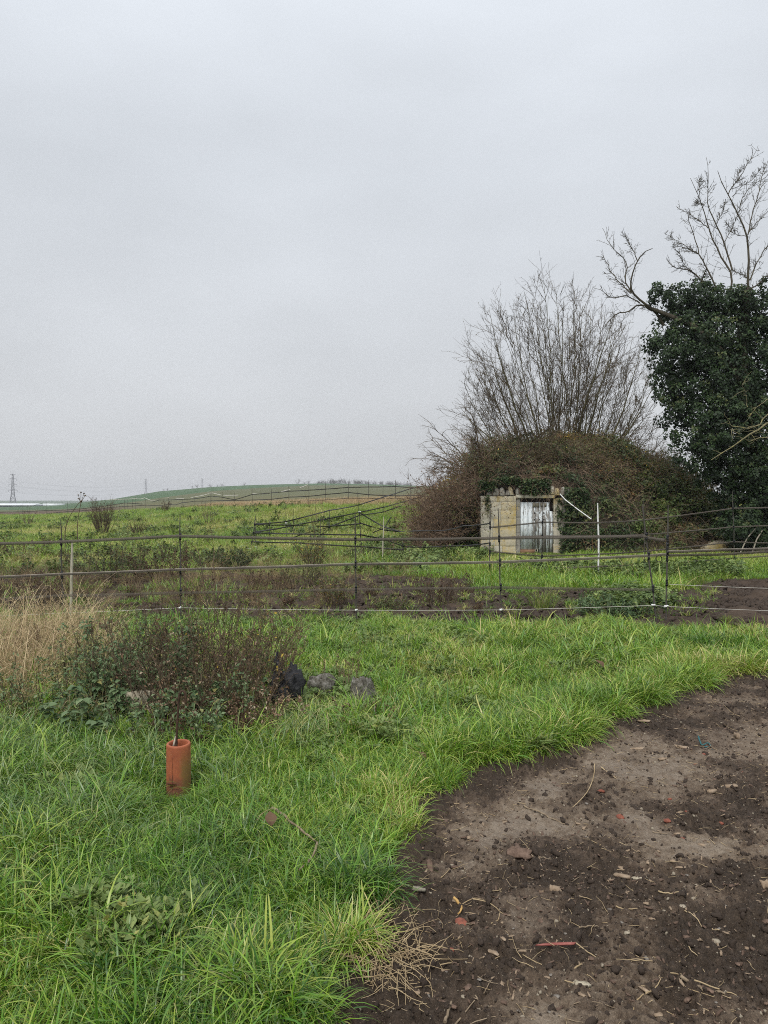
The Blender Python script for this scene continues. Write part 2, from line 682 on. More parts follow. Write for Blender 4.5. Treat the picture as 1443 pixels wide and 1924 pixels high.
m, nt, b = newmat('bare_earth')
wa = N(nt, 'ShaderNodeAttribute')
wa.attribute_name = 'rough'
n0 = noise_out(nt, 2.2, 6, 0.6)
n1 = noise_out(nt, 26.0, 8, 0.7)
n2 = noise_out(nt, 190.0, 4, 0.6)
n3 = noise_out(nt, 420.0, 2, 0.5)
f0 = math_n(nt, 'ADD', wa.outputs['Fac'], math_n(nt, 'MULTIPLY', math_n(nt, 'SUBTRACT', n1, 0.5), 1.7))
base = ramp(nt, f0, [(0.05, (0.205, 0.170, 0.136)), (0.36, (0.142, 0.110, 0.082)), (0.68, (0.076, 0.055, 0.040)), (1.0, (0.040, 0.029, 0.021))])
base = mixc(nt, 1.0, base, ramp(nt, n0, [(0.3, (0.85, 0.83, 0.82)), (0.7, (1.15, 1.12, 1.05))]), 'MULTIPLY')
base = mixc(nt, 1.0, base, ramp(nt, n2, [(0.25, (0.5, 0.5, 0.5)), (0.75, (1.42, 1.4, 1.36))]), 'MULTIPLY')
base = mixc(nt, ramp(nt, n3, [(0.66, (0, 0, 0)), (0.74, (0.75, 0.75, 0.75))]), base, (0.34, 0.27, 0.19))
nt.links.new(base, b.inputs['Base Color'])
nt.links.new(ramp(nt, n1, [(0.3, (0.6,) * 3), (0.7, (0.95,) * 3)]), b.inputs['Roughness'])
b.inputs['Specular IOR Level'].default_value = 0.25
hh = math_n(nt, 'ADD', math_n(nt, 'MULTIPLY', n1, 1.0), math_n(nt, 'MULTIPLY', n2, 0.35))
bump(nt, b, hh, 0.85, 0.014)
M['earth'] = m

M['clod'] = mat_noise('mud_clod', [(0.3, (0.034, 0.025, 0.019)), (0.6, (0.064, 0.047, 0.036)), (0.85, (0.115, 0.087, 0.066))], 30, bmp=.5)
M['mound'] = mat_noise('mound_earth', [(0.3, (0.025, 0.024, 0.013)), (0.6, (0.045, 0.036, 0.022)), (0.8, (0.08, 0.062, 0.038))], 4)  # earth darkened so shading under the brambles is put into its colour


def mat_terracotta():
    m, nt, b = newmat('terracotta')
    n1 = noise_out(nt, 9, 5, 0.6)
    n2 = noise_out(nt, 70, 4, 0.6)
    tc = N(nt, 'ShaderNodeTexCoord')
    sp = N(nt, 'ShaderNodeSeparateXYZ')
    nt.links.new(tc.outputs['Object'], sp.inputs[0])
    c = ramp(nt, n1, [(0.3, (0.27, 0.070, 0.028)), (0.6, (0.36, 0.105, 0.042)), (0.8, (0.41, 0.145, 0.068))])
    c = mixc(nt, 1.0, c, ramp(nt, n2, [(0.3, (0.85,) * 3), (0.7, (1.12,) * 3)]), 'MULTIPLY')
    # green algae film on the right-hand flank
    side = math_n(nt, 'ADD', math_n(nt, 'MULTIPLY', sp.outputs['X'], 22.0), math_n(nt, 'MULTIPLY', math_n(nt, 'SUBTRACT', n1, 0.5), 2.6))
    alg = math_n(nt, 'MULTIPLY', ramp(nt, side, [(0.3, (0,) * 3), (0.85, (0.75,) * 3)]), ramp(nt, sp.outputs['Z'], [(0.22, (1,) * 3), (0.33, (0,) * 3)]))
    c = mixc(nt, alg, c, (0.15, 0.115, 0.028))
    dz = math_n(nt, 'ADD', sp.outputs['Z'], math_n(nt, 'MULTIPLY', math_n(nt, 'SUBTRACT', n1, 0.5), 0.35))
    c = mixc(nt, ramp(nt, dz, [(0.06, (.75,) * 3), (0.17, (0,) * 3)]), c, (0.085, 0.055, 0.032))
    c = mixc(nt, ramp(nt, noise_out(nt, 22, 6, .7), [(0.60, (0,) * 3), (0.72, (.55,) * 3)]), c, (0.46, 0.28, 0.17))
    nt.links.new(c, b.inputs['Base Color'])
    b.inputs['Roughness'].default_value = 0.7
    bump(nt, b, n2, 0.12, 0.0015)
    return m


M['clay'] = mat_terracotta()
M['rust'] = mat_noise('rusty_iron', [(0.3, (0.035, 0.022, 0.016)), (0.6, (0.075, 0.045, 0.03)), (0.8, (0.14, 0.075, 0.04))], 60, rough=.8)
M['tape'] = mat_noise('brown_tape', [(0.3, (0.105, 0.090, 0.075)), (0.7, (0.15, 0.13, 0.11))], 30, rough=.7, spec=.15, bmp=0.1, stretch=(0.2, 1, 6))
M['tape_dark'] = mat_noise('dark_tape', [(0.3, (0.020, 0.020, 0.020)), (0.7, (0.05, 0.048, 0.046))], 30, rough=.5, bmp=0)
for nm_, tr_ in (('tape', .32), ('tape_faint', .6)):
    if nm_ not in M:
        M[nm_] = mat_noise('woven_tape', [(0.3, (0.105, 0.090, 0.075)), (0.7, (0.15, 0.13, 0.11))], 30, rough=.8, spec=.1, bmp=0.1, stretch=(0.2, 1, 6))
    nt_ = M[nm_].node_tree
    tb_ = nt_.nodes.new('ShaderNodeBsdfTransparent')
    mx_s = nt_.nodes.new('ShaderNodeMixShader')
    mx_s.inputs[0].default_value = tr_
    nt_.links.new(nt_.nodes['Principled BSDF'].outputs[0], mx_s.inputs[1])
    nt_.links.new(tb_.outputs[0], mx_s.inputs[2])
    nt_.links.new(mx_s.outputs[0], nt_.nodes['Material Output'].inputs['Surface'])
M['thread'] = mat_noise('pale_thread', [(0.3, (0.38, 0.33, 0.27)), (0.7, (0.62, 0.57, 0.5))], 30, bmp=0)
M['string'] = mat_noise('white_string', [(0.3, (0.42, 0.40, 0.35)), (0.7, (0.62, 0.6, 0.54))], 60, bmp=0)
M['post'] = mat_noise('dark_plastic', [(0.3, (0.05, 0.045, 0.038)), (0.7, (0.10, 0.092, 0.08))], 20, rough=.5, bmp=0.05)
M['insul'] = mat_noise('black_plastic_hole_shade', [(0.3, (0.016, 0.016, 0.018)), (0.7, (0.035, 0.035, 0.038))], 40, rough=.4, bmp=0)
M['white'] = mat_noise('white_plastic', [(0.3, (0.62, 0.62, 0.60)), (0.7, (0.82, 0.82, 0.8))], 25, rough=.45, bmp=0)
M['oldwood'] = mat_noise('grey_wood', [(0.25, (0.16, 0.14, 0.11)), (0.6, (0.30, 0.27, 0.21)), (0.85, (0.42, 0.39, 0.32))], 25, stretch=(4, 4, .5))
M['whitewood'] = mat_noise('pale_post', [(0.25, (0.26, 0.23, 0.15)), (0.6, (0.50, 0.47, 0.38)), (0.85, (0.62, 0.6, 0.52))], 25, stretch=(3, 3, .5))
M['steel'] = mat_noise('galvanised_steel', [(0.3, (0.10, 0.10, 0.115)), (0.7, (0.19, 0.19, 0.21))], 1, rough=.6, bmp=0)
M['woods'] = mat_noise('winter_wood', [(0.3, (0.05, 0.045, 0.038)), (0.7, (0.10, 0.09, 0.075))], 1, bmp=0)
M['poly'] = mat_noise('polythene', [(0.3, (0.72, 0.75, 0.78)), (0.7, (0.82, 0.84, 0.86))], .2, rough=.35, bmp=0)
M['wallgrey'] = mat_noise('grey_cladding', [(0.3, (0.10, 0.12, 0.14)), (0.7, (0.16, 0.18, 0.2))], .2, bmp=0)


def mat_stone(name, lichen=0.5, base=((0.30, 0.265, 0.20), (0.46, 0.42, 0.33))):
    m, nt, b = newmat(name)
    n1 = noise_out(nt, 1.4, 6, 0.62)
    n2 = noise_out(nt, 16, 7, 0.68)
    n3 = noise_out(nt, 5, 7, 0.7, (1, 1, 0.45))
    c = ramp(nt, n2, [(0.3, base[0]), (0.7, base[1])])
    lf = math_n(nt, 'ADD', n1, math_n(nt, 'MULTIPLY', math_n(nt, 'SUBTRACT', n2, 0.5), 0.55))
    c = mixc(nt, ramp(nt, lf, [(0.56 - 0.18 * lichen, (0,) * 3), (0.72 - 0.1 * lichen, (0.9,) * 3)]), c, (0.48, 0.34, 0.085))
    c = mixc(nt, ramp(nt, n3, [(0.57, (0,) * 3), (0.75, (0.85,) * 3)]), c, (0.10, 0.092, 0.072))
    nt.links.new(c, b.inputs['Base Color'])
    b.inputs['Roughness'].default_value = 0.95
    bump(nt, b, n2, 0.6, 0.02)
    return m


M['stone'] = mat_stone('lichened_limestone', 0.75, ((0.42, 0.37, 0.265), (0.62, 0.56, 0.42)))
M['stone_pale'] = mat_stone('pale_limestone', 0.3, ((0.40, 0.37, 0.29), (0.60, 0.56, 0.46)))
M['stone_grey'] = mat_stone('grey_limestone', -0.3, ((0.20, 0.185, 0.155), (0.36, 0.34, 0.30)))
M['shade_colour'] = mat_noise('shed_dark', [(0.3, (0.02, 0.016, 0.014)), (0.7, (0.045, 0.035, 0.03))], 4)  # near-black: the shed's inner shade is put into this colour


def mat_paint(bare=0.5, seed=0.0):
    m, nt, b = newmat('peeling_paint')
    tc = N(nt, 'ShaderNodeTexCoord')
    mp = N(nt, 'ShaderNodeMapping')
    mp.inputs['Scale'].default_value = (4.5, 1, 0.9)
    mp.inputs['Location'].default_value = (seed * 3.1, seed * 7.7, seed)
    nt.links.new(tc.outputs['Object'], mp.inputs[0])
    n = N(nt, 'ShaderNodeTexNoise', Scale=3.2, Detail=9.0, Roughness=0.72)
    nt.links.new(mp.outputs[0], n.inputs['Vector'])
    g = noise_out(nt, 30, 5, .6, (5, 1, .3))
    wood = ramp(nt, g, [(0.3, (0.16, 0.145, 0.125)), (0.7, (0.30, 0.285, 0.26))])
    paint = ramp(nt, noise_out(nt, 8, 4), [(0.3, (0.60, 0.66, 0.69)), (0.7, (0.76, 0.80, 0.81))])
    f = ramp(nt, n.outputs[0], [(bare - 0.02, (0,) * 3), (bare + 0.02, (1,) * 3)])
    nt.links.new(mixc(nt, f, wood, paint), b.inputs['Base Color'])
    b.inputs['Roughness'].default_value = 0.7
    bump(nt, b, math_n(nt, 'ADD', f, math_n(nt, 'MULTIPLY', g, .4)), 0.4, 0.004)
    return m


M['redwood'] = mat_noise('reddish_board', [(0.3, (0.17, 0.095, 0.055)), (0.7, (0.30, 0.18, 0.11))], 12, stretch=(.4, 1, 4))


# ------------------------------------------------------------------ ground sheet
def axis_steps():
    ang = np.concatenate([np.linspace(-180, -42, 40)[:-1], np.linspace(-42, 42, 400), np.linspace(42, 180, 40)[1:-1]])
    rad = np.concatenate([[0.35, 0.8, 1.2], np.geomspace(1.5, 9.3, 90), np.geomspace(9.4, 18, 190), np.geomspace(18.2, 120, 130), np.geomspace(122, 4200, 110)])
    return np.radians(ang), rad


ang, rad = axis_steps()
AA, RR = np.meshgrid(ang, rad)
gx = (RR * np.sin(AA)).ravel()
gy = (RR * np.cos(AA)).ravel()
gz = H(gx, gy)
front = gy > 0.5
mu = np.where(front, mud(gx, np.maximum(gy, 0.6)), 0)
gz = gz + mu * ((fbm(gx, gy, 0.42, 4, 1, .6) - 0.5) * 0.30 - 0.03)
ssd = np.full(gx.shape, -9.0)
nearm = (RR.ravel() < 14)
ssd[nearm] = soil_sd(gx[nearm], gy[nearm])
gz = gz - 0.10 * sstep(-0.02, 0.10, ssd)


def C3(*c):
    return np.array(c)


def region_colour(x, y):
    n = len(x)
    u = x / np.maximum(y, 1.0)
    c = np.empty((n, 3))
    c[:] = C3(0.030, 0.028, 0.014)                       # soil and thatch under the lawn
    w = sstep(15, 19, y)[:, None]
    c = c * (1 - w) + C3(0.085, 0.105, 0.032) * w         # meadow floor
    Ck = np.interp(np.clip(u, -.75, .6), U_K, C_K)
    ne = (fbm(x, y, 9, 3, 2) - .5)
    w = sstep(-3, 0.5, y - (Ck - 2.0))[:, None]
    # beyond the crest: ploughed strip on the left, dry margin, then winter wheat
    wl = sstep(-.30, -.40, u)[:, None]
    c = c * (1 - w) + (C3(0.105, 0.075, 0.056) * wl + C3(0.125, 0.122, 0.068) * (1 - wl)) * w
    wheat = C3(0.070, 0.118, 0.062)
    olive = C3(0.115, 0.120, 0.068)
    yb = np.interp(u, [-.6, -.45, -.3, -.1, .1], [150, 150, 135, 130, 130])
    w = sstep(0, 6, y - yb + ne * 5)[:, None]
    c = c * (1 - w) + olive * w
    yw = np.interp(u, [-.6, -.46, -.4, -.3, -.2, -.1, .05, .3], [190, 190, 170, 210, 300, 375, 425, 440])
    w = sstep(0, 10, y - yw)[:, None]
    c = c * (1 - w) + wheat * w
    w = (sstep(600, 650, y) * sstep(.0, .02, -u - .33))[:, None]
    c = c * (1 - w) + C3(0.075, 0.115, 0.072) * w
    st = (0.92 + 0.16 * fbm(u * 60, y * 0.001, 0.3, 3, 3))[:, None] * (0.9 + .2 * fbm(x, y, 40, 3, 5))[:, None]
    far = sstep(120, 160, y)[:, None]
    c = c * (1 + (st - 1) * far)
    return c


rc = region_colour(gx, gy)
mudc = C3(0.060, 0.044, 0.034)
rc = rc * (1 - mu[:, None]) + mudc * (0.75 + 0.6 * fbm(gx, gy, 0.6, 4, 3))[:, None] * mu[:, None]
mbg = MB()
na, nr = len(ang), len(rad)
ii, jj = np.meshgrid(np.arange(nr - 1), np.arange(na - 1), indexing='ij')
quads = np.stack([ii * na + jj, ii * na + jj + 1, (ii + 1) * na + jj + 1, (ii + 1) * na + jj], -1).reshape(-1, 4)[:, ::-1]
mbg.add(np.stack([gx, gy, gz], -1), [quads])
ground = mbg.build('ground', M['ground'], smooth=True, kind='structure')
ca = ground.data.color_attributes.new('regcol', 'FLOAT_COLOR', 'POINT')
ca.data.foreach_set('color', np.concatenate([rc, np.ones((len(rc), 1))], 1).astype(np.float32).ravel())

# bare earth of the yard: a finer sheet with clods, ruts and a tyre print
sa = np.radians(np.linspace(-14, 46, 560))
sr = np.geomspace(1.7, 9.2, 430)
SA, SR = np.meshgrid(sa, sr)
sx = (SR * np.sin(SA)).ravel()
sy = (SR * np.cos(SA)).ravel()


def soil_fields(x, y):
    a = fbm(x, y, 0.95, 4, 6)
    b_ = fbm(x * 0.8 + y * 0.5, y * 1.4 - x * .3, 0.55, 4, 2)
    c_ = fbm(x, y, 0.22, 3, 0)
    r = sstep(0.36, 0.62, 0.40 * a + 0.33 * b_ + .27 * c_)
    r = np.clip(.12 + .88 * r + 0.75 * sstep(0.35, 0.0, soil_sd(x, y)) + 0.30 * sstep(4.2, 5.6, y), 0, 1)
    return r


def tyre(x, y):
    """tread ridges in two bands running away from the camera"""
    h = np.zeros_like(x)
    k = np.zeros_like(x)
    for (x0, y0, x1, y1, w) in ((0.62, 1.8, 0.98, 3.05, 0.22), (2.35, 3.3, 3.1, 4.3, 0.24)):
        dx, dy = x1 - x0, y1 - y0
        L = math.hypot(dx, dy)
        s = ((x - x0) * dx + (y - y0) * dy) / L
        t = ((x - x0) * dy - (y - y0) * dx) / L
        m_ = sstep(w / 2 + .03, w / 2 - .03, np.abs(t)) * sstep(-.05, .1, s) * sstep(L + .05, L - .2, s)
        ph = (s + np.abs(t) * 0.7) / 0.052
        lug = sstep(0.25, 0.6, np.abs((ph % 1) - 0.5) * 2) * (0.5 + fbm(x, y, .08, 2, 3))
        h += m_ * (0.024 * lug - 0.022)
        k = np.maximum(k, m_)
    return h, k


def soil_z(x, y):
    r = soil_fields(x, y)
    th, tk = tyre(x, y)
    big = (fbm(x, y, 0.7, 3, 1) - 0.5) * 0.06
    mid = (fbm(x, y, 0.13, 4, 4, .6) - 0.5) * 0.085 * (0.3 + 0.7 * r)
    rid = 1 - np.abs(fbm(x, y, 0.055, 3, 7, .6) - 0.5) * 2
    clod = (rid ** 3 - 0.5) * 0.036 * (.15 + .85 * r)
    fine = (fbm(x, y, 0.024, 2, 2) - .5) * 0.014
    return big + (mid + clod) * (1 - .75 * tk) + fine + th, r, tk


bz, rgh, tk = soil_z(sx, sy)
ss = soil_sd(sx, sy)
szv = H(sx, sy) + bz + 0.025 * np.exp(-((ss - 0.03) / 0.10) ** 2) - 0.14 * sstep(0.0, -0.14, ss)
mbs = MB()
na2, nr2 = len(sa), len(sr)
ii, jj = np.meshgrid(np.arange(nr2 - 1), np.arange(na2 - 1), indexing='ij')
q2 = np.stack([ii * na2 + jj, ii * na2 + jj + 1, (ii + 1) * na2 + jj + 1, (ii + 1) * na2 + jj], -1).reshape(-1, 4)[:, ::-1]
keep = (ss.reshape(nr2, na2)[:-1, :-1].ravel() > -0.3)
mbs.add(np.stack([sx, sy, szv], -1), [q2[keep]], rough=np.clip(rgh * (1 - .5 * tk) + .12 * tk, 0, 1))
mbs.build('bare_earth_yard', M['earth'], smooth=True, kind='structure')


def soil_top(x, y):
    return float(H(x, y)) + float(soil_z(np.array([x]), np.array([y]))[0][0])


# ------------------------------------------------------------------ grass and other ground cover (instanced clumps)
def clump(nb, rad_, L, w, bend, seg=4, lean=0.5, Lj=0.35, seed_head=0.0):
    """one tuft: blades rooted in a disc, each arching outwards"""
    mb = MB()
    ang_ = RNG.uniform(0, 2 * math.pi, nb)
    rr = rad_ * np.sqrt(RNG.random(nb))
    base = np.stack([rr * np.cos(ang_), rr * np.sin(ang_), np.full(nb, -0.01)], -1)
    az = ang_ + RNG.normal(0, 1.1, nb)
    out = np.stack([np.cos(az), np.sin(az), np.zeros(nb)], -1)
    ln = L * np.clip(RNG.normal(1, Lj, nb), 0.35, 1.9)
    l0 = np.abs(RNG.normal(lean * 0.5, 0.25, nb))
    bd = bend * RNG.uniform(0.3, 1.5, nb)
    t = np.linspace(0, 1, seg + 1)
    Pp = np.empty((nb, seg + 1, 3))
    Pp[:, 0] = base
    for i in range(1, seg + 1):
        th = np.minimum(l0 + bd * (t[i] ** 1.5), 2.6)[:, None]
        dirv = out * np.sin(th) + np.array([0, 0, 1.]) * np.cos(th)
        Pp[:, i] = Pp[:, i - 1] + dirv * (ln / seg)[:, None]
    side = np.stack([-np.sin(az), np.cos(az), np.zeros(nb)], -1)
    tw = RNG.normal(0, 0.6, nb)[:, None]
    side = norm(side * np.cos(tw) + out * np.sin(tw))
    wd = w * RNG.uniform(0.6, 1.3, nb)
    prof = np.interp(t, [0, 0.35, 0.8, 1], [0.65, 1.0, 0.6, 0.04])
    off = side[:, None] * (wd[:, None] * prof[None] / 2)[..., None]
    Lf, Rt = Pp - off, Pp + off
    V = np.stack([Lf, Rt], 2).reshape(nb, -1, 3)
    i = np.arange(seg)
    q = np.stack([2 * i, 2 * i + 1, 2 * i + 3, 2 * i + 2], -1)
    nv = 2 * (seg + 1)
    q = (q[None] + (np.arange(nb) * nv)[:, None, None]).reshape(-1, 4)
    tone = np.repeat(RNG.random(nb), nv)
    tt = np.tile(np.repeat(t, 2), nb)
    mb.add(V.reshape(-1, 3), [q], tone=tone, tt=tt)
    if seed_head:
        tip = Pp[:, -1]
        d = norm(Pp[:, -1] - Pp[:, -2])
        n_ = 7
        c = np.repeat(tip, n_, 0) - np.repeat(d, n_, 0) * RNG.uniform(0, seed_head, (nb * n_, 1)) + RNG.normal(0, .006, (nb * n_, 3))
        a_ = np.repeat(d, n_, 0) + RNG.normal(0, .5, (nb * n_, 3))
        mb.cards(c, a_, RNG.normal(size=(nb * n_, 3)), 0.022, [(-.12, 0, 0), (.12, 0, 0), (0, 1, 0)], [[[0, 1, 2]]], tone=RNG.random(nb * n_))
    return mb


HEART = ([(0, 0, 0), (-.30, .12, .03), (-.36, .34, .05), (-.2, .68, .02), (0, 1, -.10), (.2, .68, .02), (.36, .34, .05), (.30, .12, .03), (0, .45, -.03)],
         [[[0, 8, 1], [1, 8, 2], [2, 8, 3], [3, 8, 4], [4, 8, 5], [5, 8, 6], [6, 8, 7], [7, 8, 0]]])
OVAL = ([(0, 0, 0), (-.25, .4, .06), (0, 1, -.08), (.25, .4, .06)], [[[0, 3, 2], [0, 2, 1]]])
IVY = ([(0, 0, 0), (-.46, .12, .04), (-.34, .45, 0), (0, 1, -.08), (.34, .45, 0), (.46, .12, .04)], [[[0, 5, 4], [0, 4, 3], [0, 3, 2], [0, 2, 1]]])


def leafy_patch(nst, rad_, h, leaf, tmpl=HEART):
    mb = MB()
    ang_ = RNG.uniform(0, 2 * math.pi, nst)
    rr = rad_ * np.sqrt(RNG.random(nst))
    st = np.stack([rr * np.cos(ang_), rr * np.sin(ang_), np.zeros(nst)], -1)
    Pp = grow(st, np.stack([RNG.normal(0, .3, nst), RNG.normal(0, .3, nst), np.ones(nst)], -1), h * RNG.uniform(.5, 1.2, nst), 5, .12)
    mb.tubes(Pp, 0.003, 3, tone=np.full(nst, .3))
    cs, as_, = [], []
    for k in range(5):
        p = Pp[:, k] if k else Pp[:, 1]
        for s_ in range(4 if k > 2 else 2):
            a = RNG.uniform(0, 6.28, nst)
            cs.append(p)
            as_.append(np.stack([np.cos(a), np.sin(a), RNG.uniform(-.5, .35, nst)], -1))
    c = np.concatenate(cs)
    a = np.concatenate(as_)
    nn = np.tile([0, 0, 1.], (len(c), 1)) + RNG.normal(0, .3, (len(c), 3))
    mb.cards(c, a, nn, leaf * RNG.uniform(.5, 1.25, len(c)), *tmpl, tone=RNG.random(len(c)), tt=np.full(len(c), .5))
    return mb


def rosette(nl, leaf):
    mb = MB()
    a = RNG.uniform(0, 6.28, nl)
    r = RNG.uniform(0, .05, nl)
    c = np.stack([r * np.cos(a), r * np.sin(a), RNG.uniform(0.005, .04, nl)], -1)
    al = np.stack([np.cos(a), np.sin(a), RNG.uniform(.1, .8, nl)], -1)
    mb.cards(c, al, np.tile([0, 0, 1.], (nl, 1)) + RNG.normal(0, .3, (nl, 3)), leaf * RNG.uniform(.5, 1.2, nl), *OVAL, tone=RNG.random(nl), tt=np.full(nl, .5))
    return mb


def clod_mesh():
    mb = MB()
    n_, k_ = 5, 7
    v = [(0, 0, 0.9)]
    for i in range(1, n_):
        th = math.pi * i / n_
        for j in range(k_):
            ph = 2 * math.pi * (j + .5 * (i % 2)) / k_
            v.append((math.sin(th) * math.cos(ph), math.sin(th) * math.sin(ph), math.cos(th)))
    v.append((0, 0, -.9))
    v = np.array(v) * (1 + RNG.normal(0, .24, (len(v), 1))) * RNG.uniform(.7, 1.2, 3)
    tri = [[0, 1 + j, 1 + (j + 1) % k_] for j in range(k_)]
    qd = [[1 + (i - 1) * k_ + j, 1 + i * k_ + j, 1 + i * k_ + (j + 1) % k_, 1 + (i - 1) * k_ + (j + 1) % k_] for i in range(1, n_ - 1) for j in range(k_)]
    tri += [[1 + (n_ - 2) * k_ + j, len(v) - 1, 1 + (n_ - 2) * k_ + (j + 1) % k_] for j in range(k_)]
    mb.add(v, [np.array(tri), np.array(qd)])
    return mb


def proto_coll(name, mbs, mat, smooth=False):
    c = bpy.data.collections.new(name)
    for i, mb in enumerate(mbs):
        o = bpy.data.objects.new(name + '_%02d' % i, mb.mesh(name, mat, smooth=smooth))
        c.objects.link(o)
    return c


def scatter_group(coll):
    ng = bpy.data.node_groups.new('scatter_' + coll.name, 'GeometryNodeTree')
    ng.interface.new_socket('Geometry', in_out='INPUT', socket_type='NodeSocketGeometry')
    ng.interface.new_socket('Geometry', in_out='OUTPUT', socket_type='NodeSocketGeometry')
    gi = ng.nodes.new('NodeGroupInput')
    go = ng.nodes.new('NodeGroupOutput')
    ip = ng.nodes.new('GeometryNodeInstanceOnPoints')
    ci = ng.nodes.new('GeometryNodeCollectionInfo')
    ci.inputs['Collection'].default_value = coll
    ci.inputs['Separate Children'].default_value = True
    ci.inputs['Reset Children'].default_value = True

    def na_(nm, t):
        x = ng.nodes.new('GeometryNodeInputNamedAttribute')
        x.data_type = t
        x.inputs['Name'].default_value = nm
        return x.outputs['Attribute']
    ng.links.new(gi.outputs[0], ip.inputs['Points'])
    ng.links.new(ci.outputs[0], ip.inputs['Instance'])
    ip.inputs['Pick Instance'].default_value = True
    ng.links.new(na_('idx', 'INT'), ip.inputs['Instance Index'])
    ng.links.new(na_('rot', 'FLOAT_VECTOR'), ip.inputs['Rotation'])
    ng.links.new(na_('scl', 'FLOAT_VECTOR'), ip.inputs['Scale'])
    ng.links.new(ip.outputs[0], go.inputs[0])
    return ng


def scatter(name, coll, pts, scl, tint, tilt=0.15, label=None, cat=None, rot=None, parent=None):
    pts = np.asarray(pts, float)
    n = len(pts)
    org = parent_origin(parent)
    me = bpy.data.meshes.new(name)
    me.vertices.add(n)
    me.vertices.foreach_set('co', (pts - org).astype(np.float32).ravel())
    if rot is None:
        rot = np.stack([RNG.normal(0, tilt, n), RNG.normal(0, tilt, n), RNG.uniform(0, 6.283, n)], -1)
    scl = np.asarray(scl, float)
    if scl.ndim == 1:
        scl = np.repeat(scl[:, None], 3, 1)
    me.attributes.new('rot', 'FLOAT_VECTOR', 'POINT').data.foreach_set('vector', rot.astype(np.float32).ravel())
    me.attributes.new('scl', 'FLOAT_VECTOR', 'POINT').data.foreach_set('vector', scl.astype(np.float32).ravel())
    me.attributes.new('idx', 'INT', 'POINT').data.foreach_set('value', RNG.integers(0, len(coll.objects), n).astype(np.int32))
    me.attributes.new('tint', 'FLOAT', 'POINT').data.foreach_set('value', np.clip(np.broadcast_to(tint, (n,)), 0, 1).astype(np.float32))
    o = bpy.data.objects.new(name, me)
    COL.objects.link(o)
    if parent is not None:
        o.parent = parent
    md = o.modifiers.new('scatter', 'NODES')
    if coll.name not in GROUPS:
        GROUPS[coll.name] = scatter_group(coll)
    md.node_group = GROUPS[coll.name]
    return props(o, label, cat, kind='stuff')


GROUPS = {}


def sector(n, y0, y1, umin=-0.62, umax=0.62, power=2.0):
    y = (RNG.random(n) * (y1 ** power - y0 ** power) + y0 ** power) ** (1 / power)
    return RNG.uniform(umin, umax, n) * y, y


K_FINE = proto_coll('fine_tuft', [clump(26, .06, .115, .0048, 1.1 + .15 * i, 4, .6) for i in range(6)], M['grass'])
K_LUSH = proto_coll('lush_tuft', [clump(18 + 3 * i, .05 + .008 * i, .145 + .012 * i, .0066 + .0008 * (i % 3), 1.2 + .2 * i, 6, .5 + .12 * (i % 4)) for i in range(7)], M['grass'])
K_COARSE = proto_coll('coarse_tuft', [clump(16, .07, .30, .0095, 1.7, 6, .55) for _ in range(6)], M['coarse'])
K_DRY = proto_coll('dry_tuft', [clump(26, .09, .55, .0042, 1.5, 6, .35, seed_head=.12 if i % 2 else 0) for i in range(5)], M['dry'])
K_MEAD = proto_coll('meadow_tuft', [clump(70, .24, .17, .0085, 1.0, 3, .8) for _ in range(6)], M['grass'])
K_DRYM = proto_coll('dry_meadow_tuft', [clump(50, .25, .42, .010, .8, 3, .4) for _ in range(4)], M['dry'])
K_NET = proto_coll('nettle_tuft', [leafy_patch(9, .16, .28, .075) for _ in range(5)], M['nettle_patch'])
K_ROS = proto_coll('weed_rosette', [rosette(16, .055) for _ in range(5)], M['nettle_patch'])
K_CLOD = proto_coll('clod', [clod_mesh() for _ in range(6)], M['clod'], True)


def at_ground(x, y, dz=0.0):
    return np.stack([x, y, H(x, y) + dz], -1)


# lawn, foreground to the near fence
PIPE = G(336, 1492)
def lawn(n, y0, y1, coll, name, size, tint, label, keep, tilt=.18):
    x, y = sector(n, y0, y1)
    k = keep(x, y)
    x, y = x[k], y[k]
    s = size(x, y)
    s = s * (1 - .62 * np.exp(-((x - PIPE[0]) / .16) ** 2) * sstep(PIPE[1] - .75, PIPE[1] - .45, y) * sstep(PIPE[1] + .3, PIPE[1], y))
    s = s * (1 - .35 * np.exp(-((x + .52) / .55) ** 2 - ((y - 6.0) / .55) ** 2))
    return scatter(name, coll, at_ground(x, y, -0.005), s, tint(x, y), tilt, label, 'grass')


def not_soil(x, y, m=0.0):
    return (soil_sd(x, y) < m - .06 * sstep(4.6, 3.4, y)) & (mud(x, y) < 0.45 + RNG.normal(0, .15, len(x)))


def lawn_tint(x, y):
    u = x / y
    t = 0.33 + 0.42 * (fbm(x, y, 1.2, 4, 2) - 0.35) + RNG.normal(0, .10, len(x))
    t = t + 0.13 * sstep(5, 8, y) * sstep(-.2, 0, u)
    dark = np.exp(-((u + .26) / .13) ** 2 - ((y - 2.95) / .75) ** 2) + .8 * np.exp(-((u + .06) / .06) ** 2 - ((y - 3.3) / .35) ** 2) + .6 * np.exp(-((u - .26) / .07) ** 2 - ((y - 5.9) / .5) ** 2)
    t = t - 0.24 * dark
    t = t + 0.34 * (fbm(x, y, .33, 3, 0) - .5) + 0.22 * (sstep(.60, .70, fbm(x, y, .8, 3, 7)))
    edge = sstep(-.22, 0.0, soil_sd(x, y))
    return t + edge * .12 * RNG.random(len(x)) + np.where(RNG.random(len(x)) < .04, .3, 0)


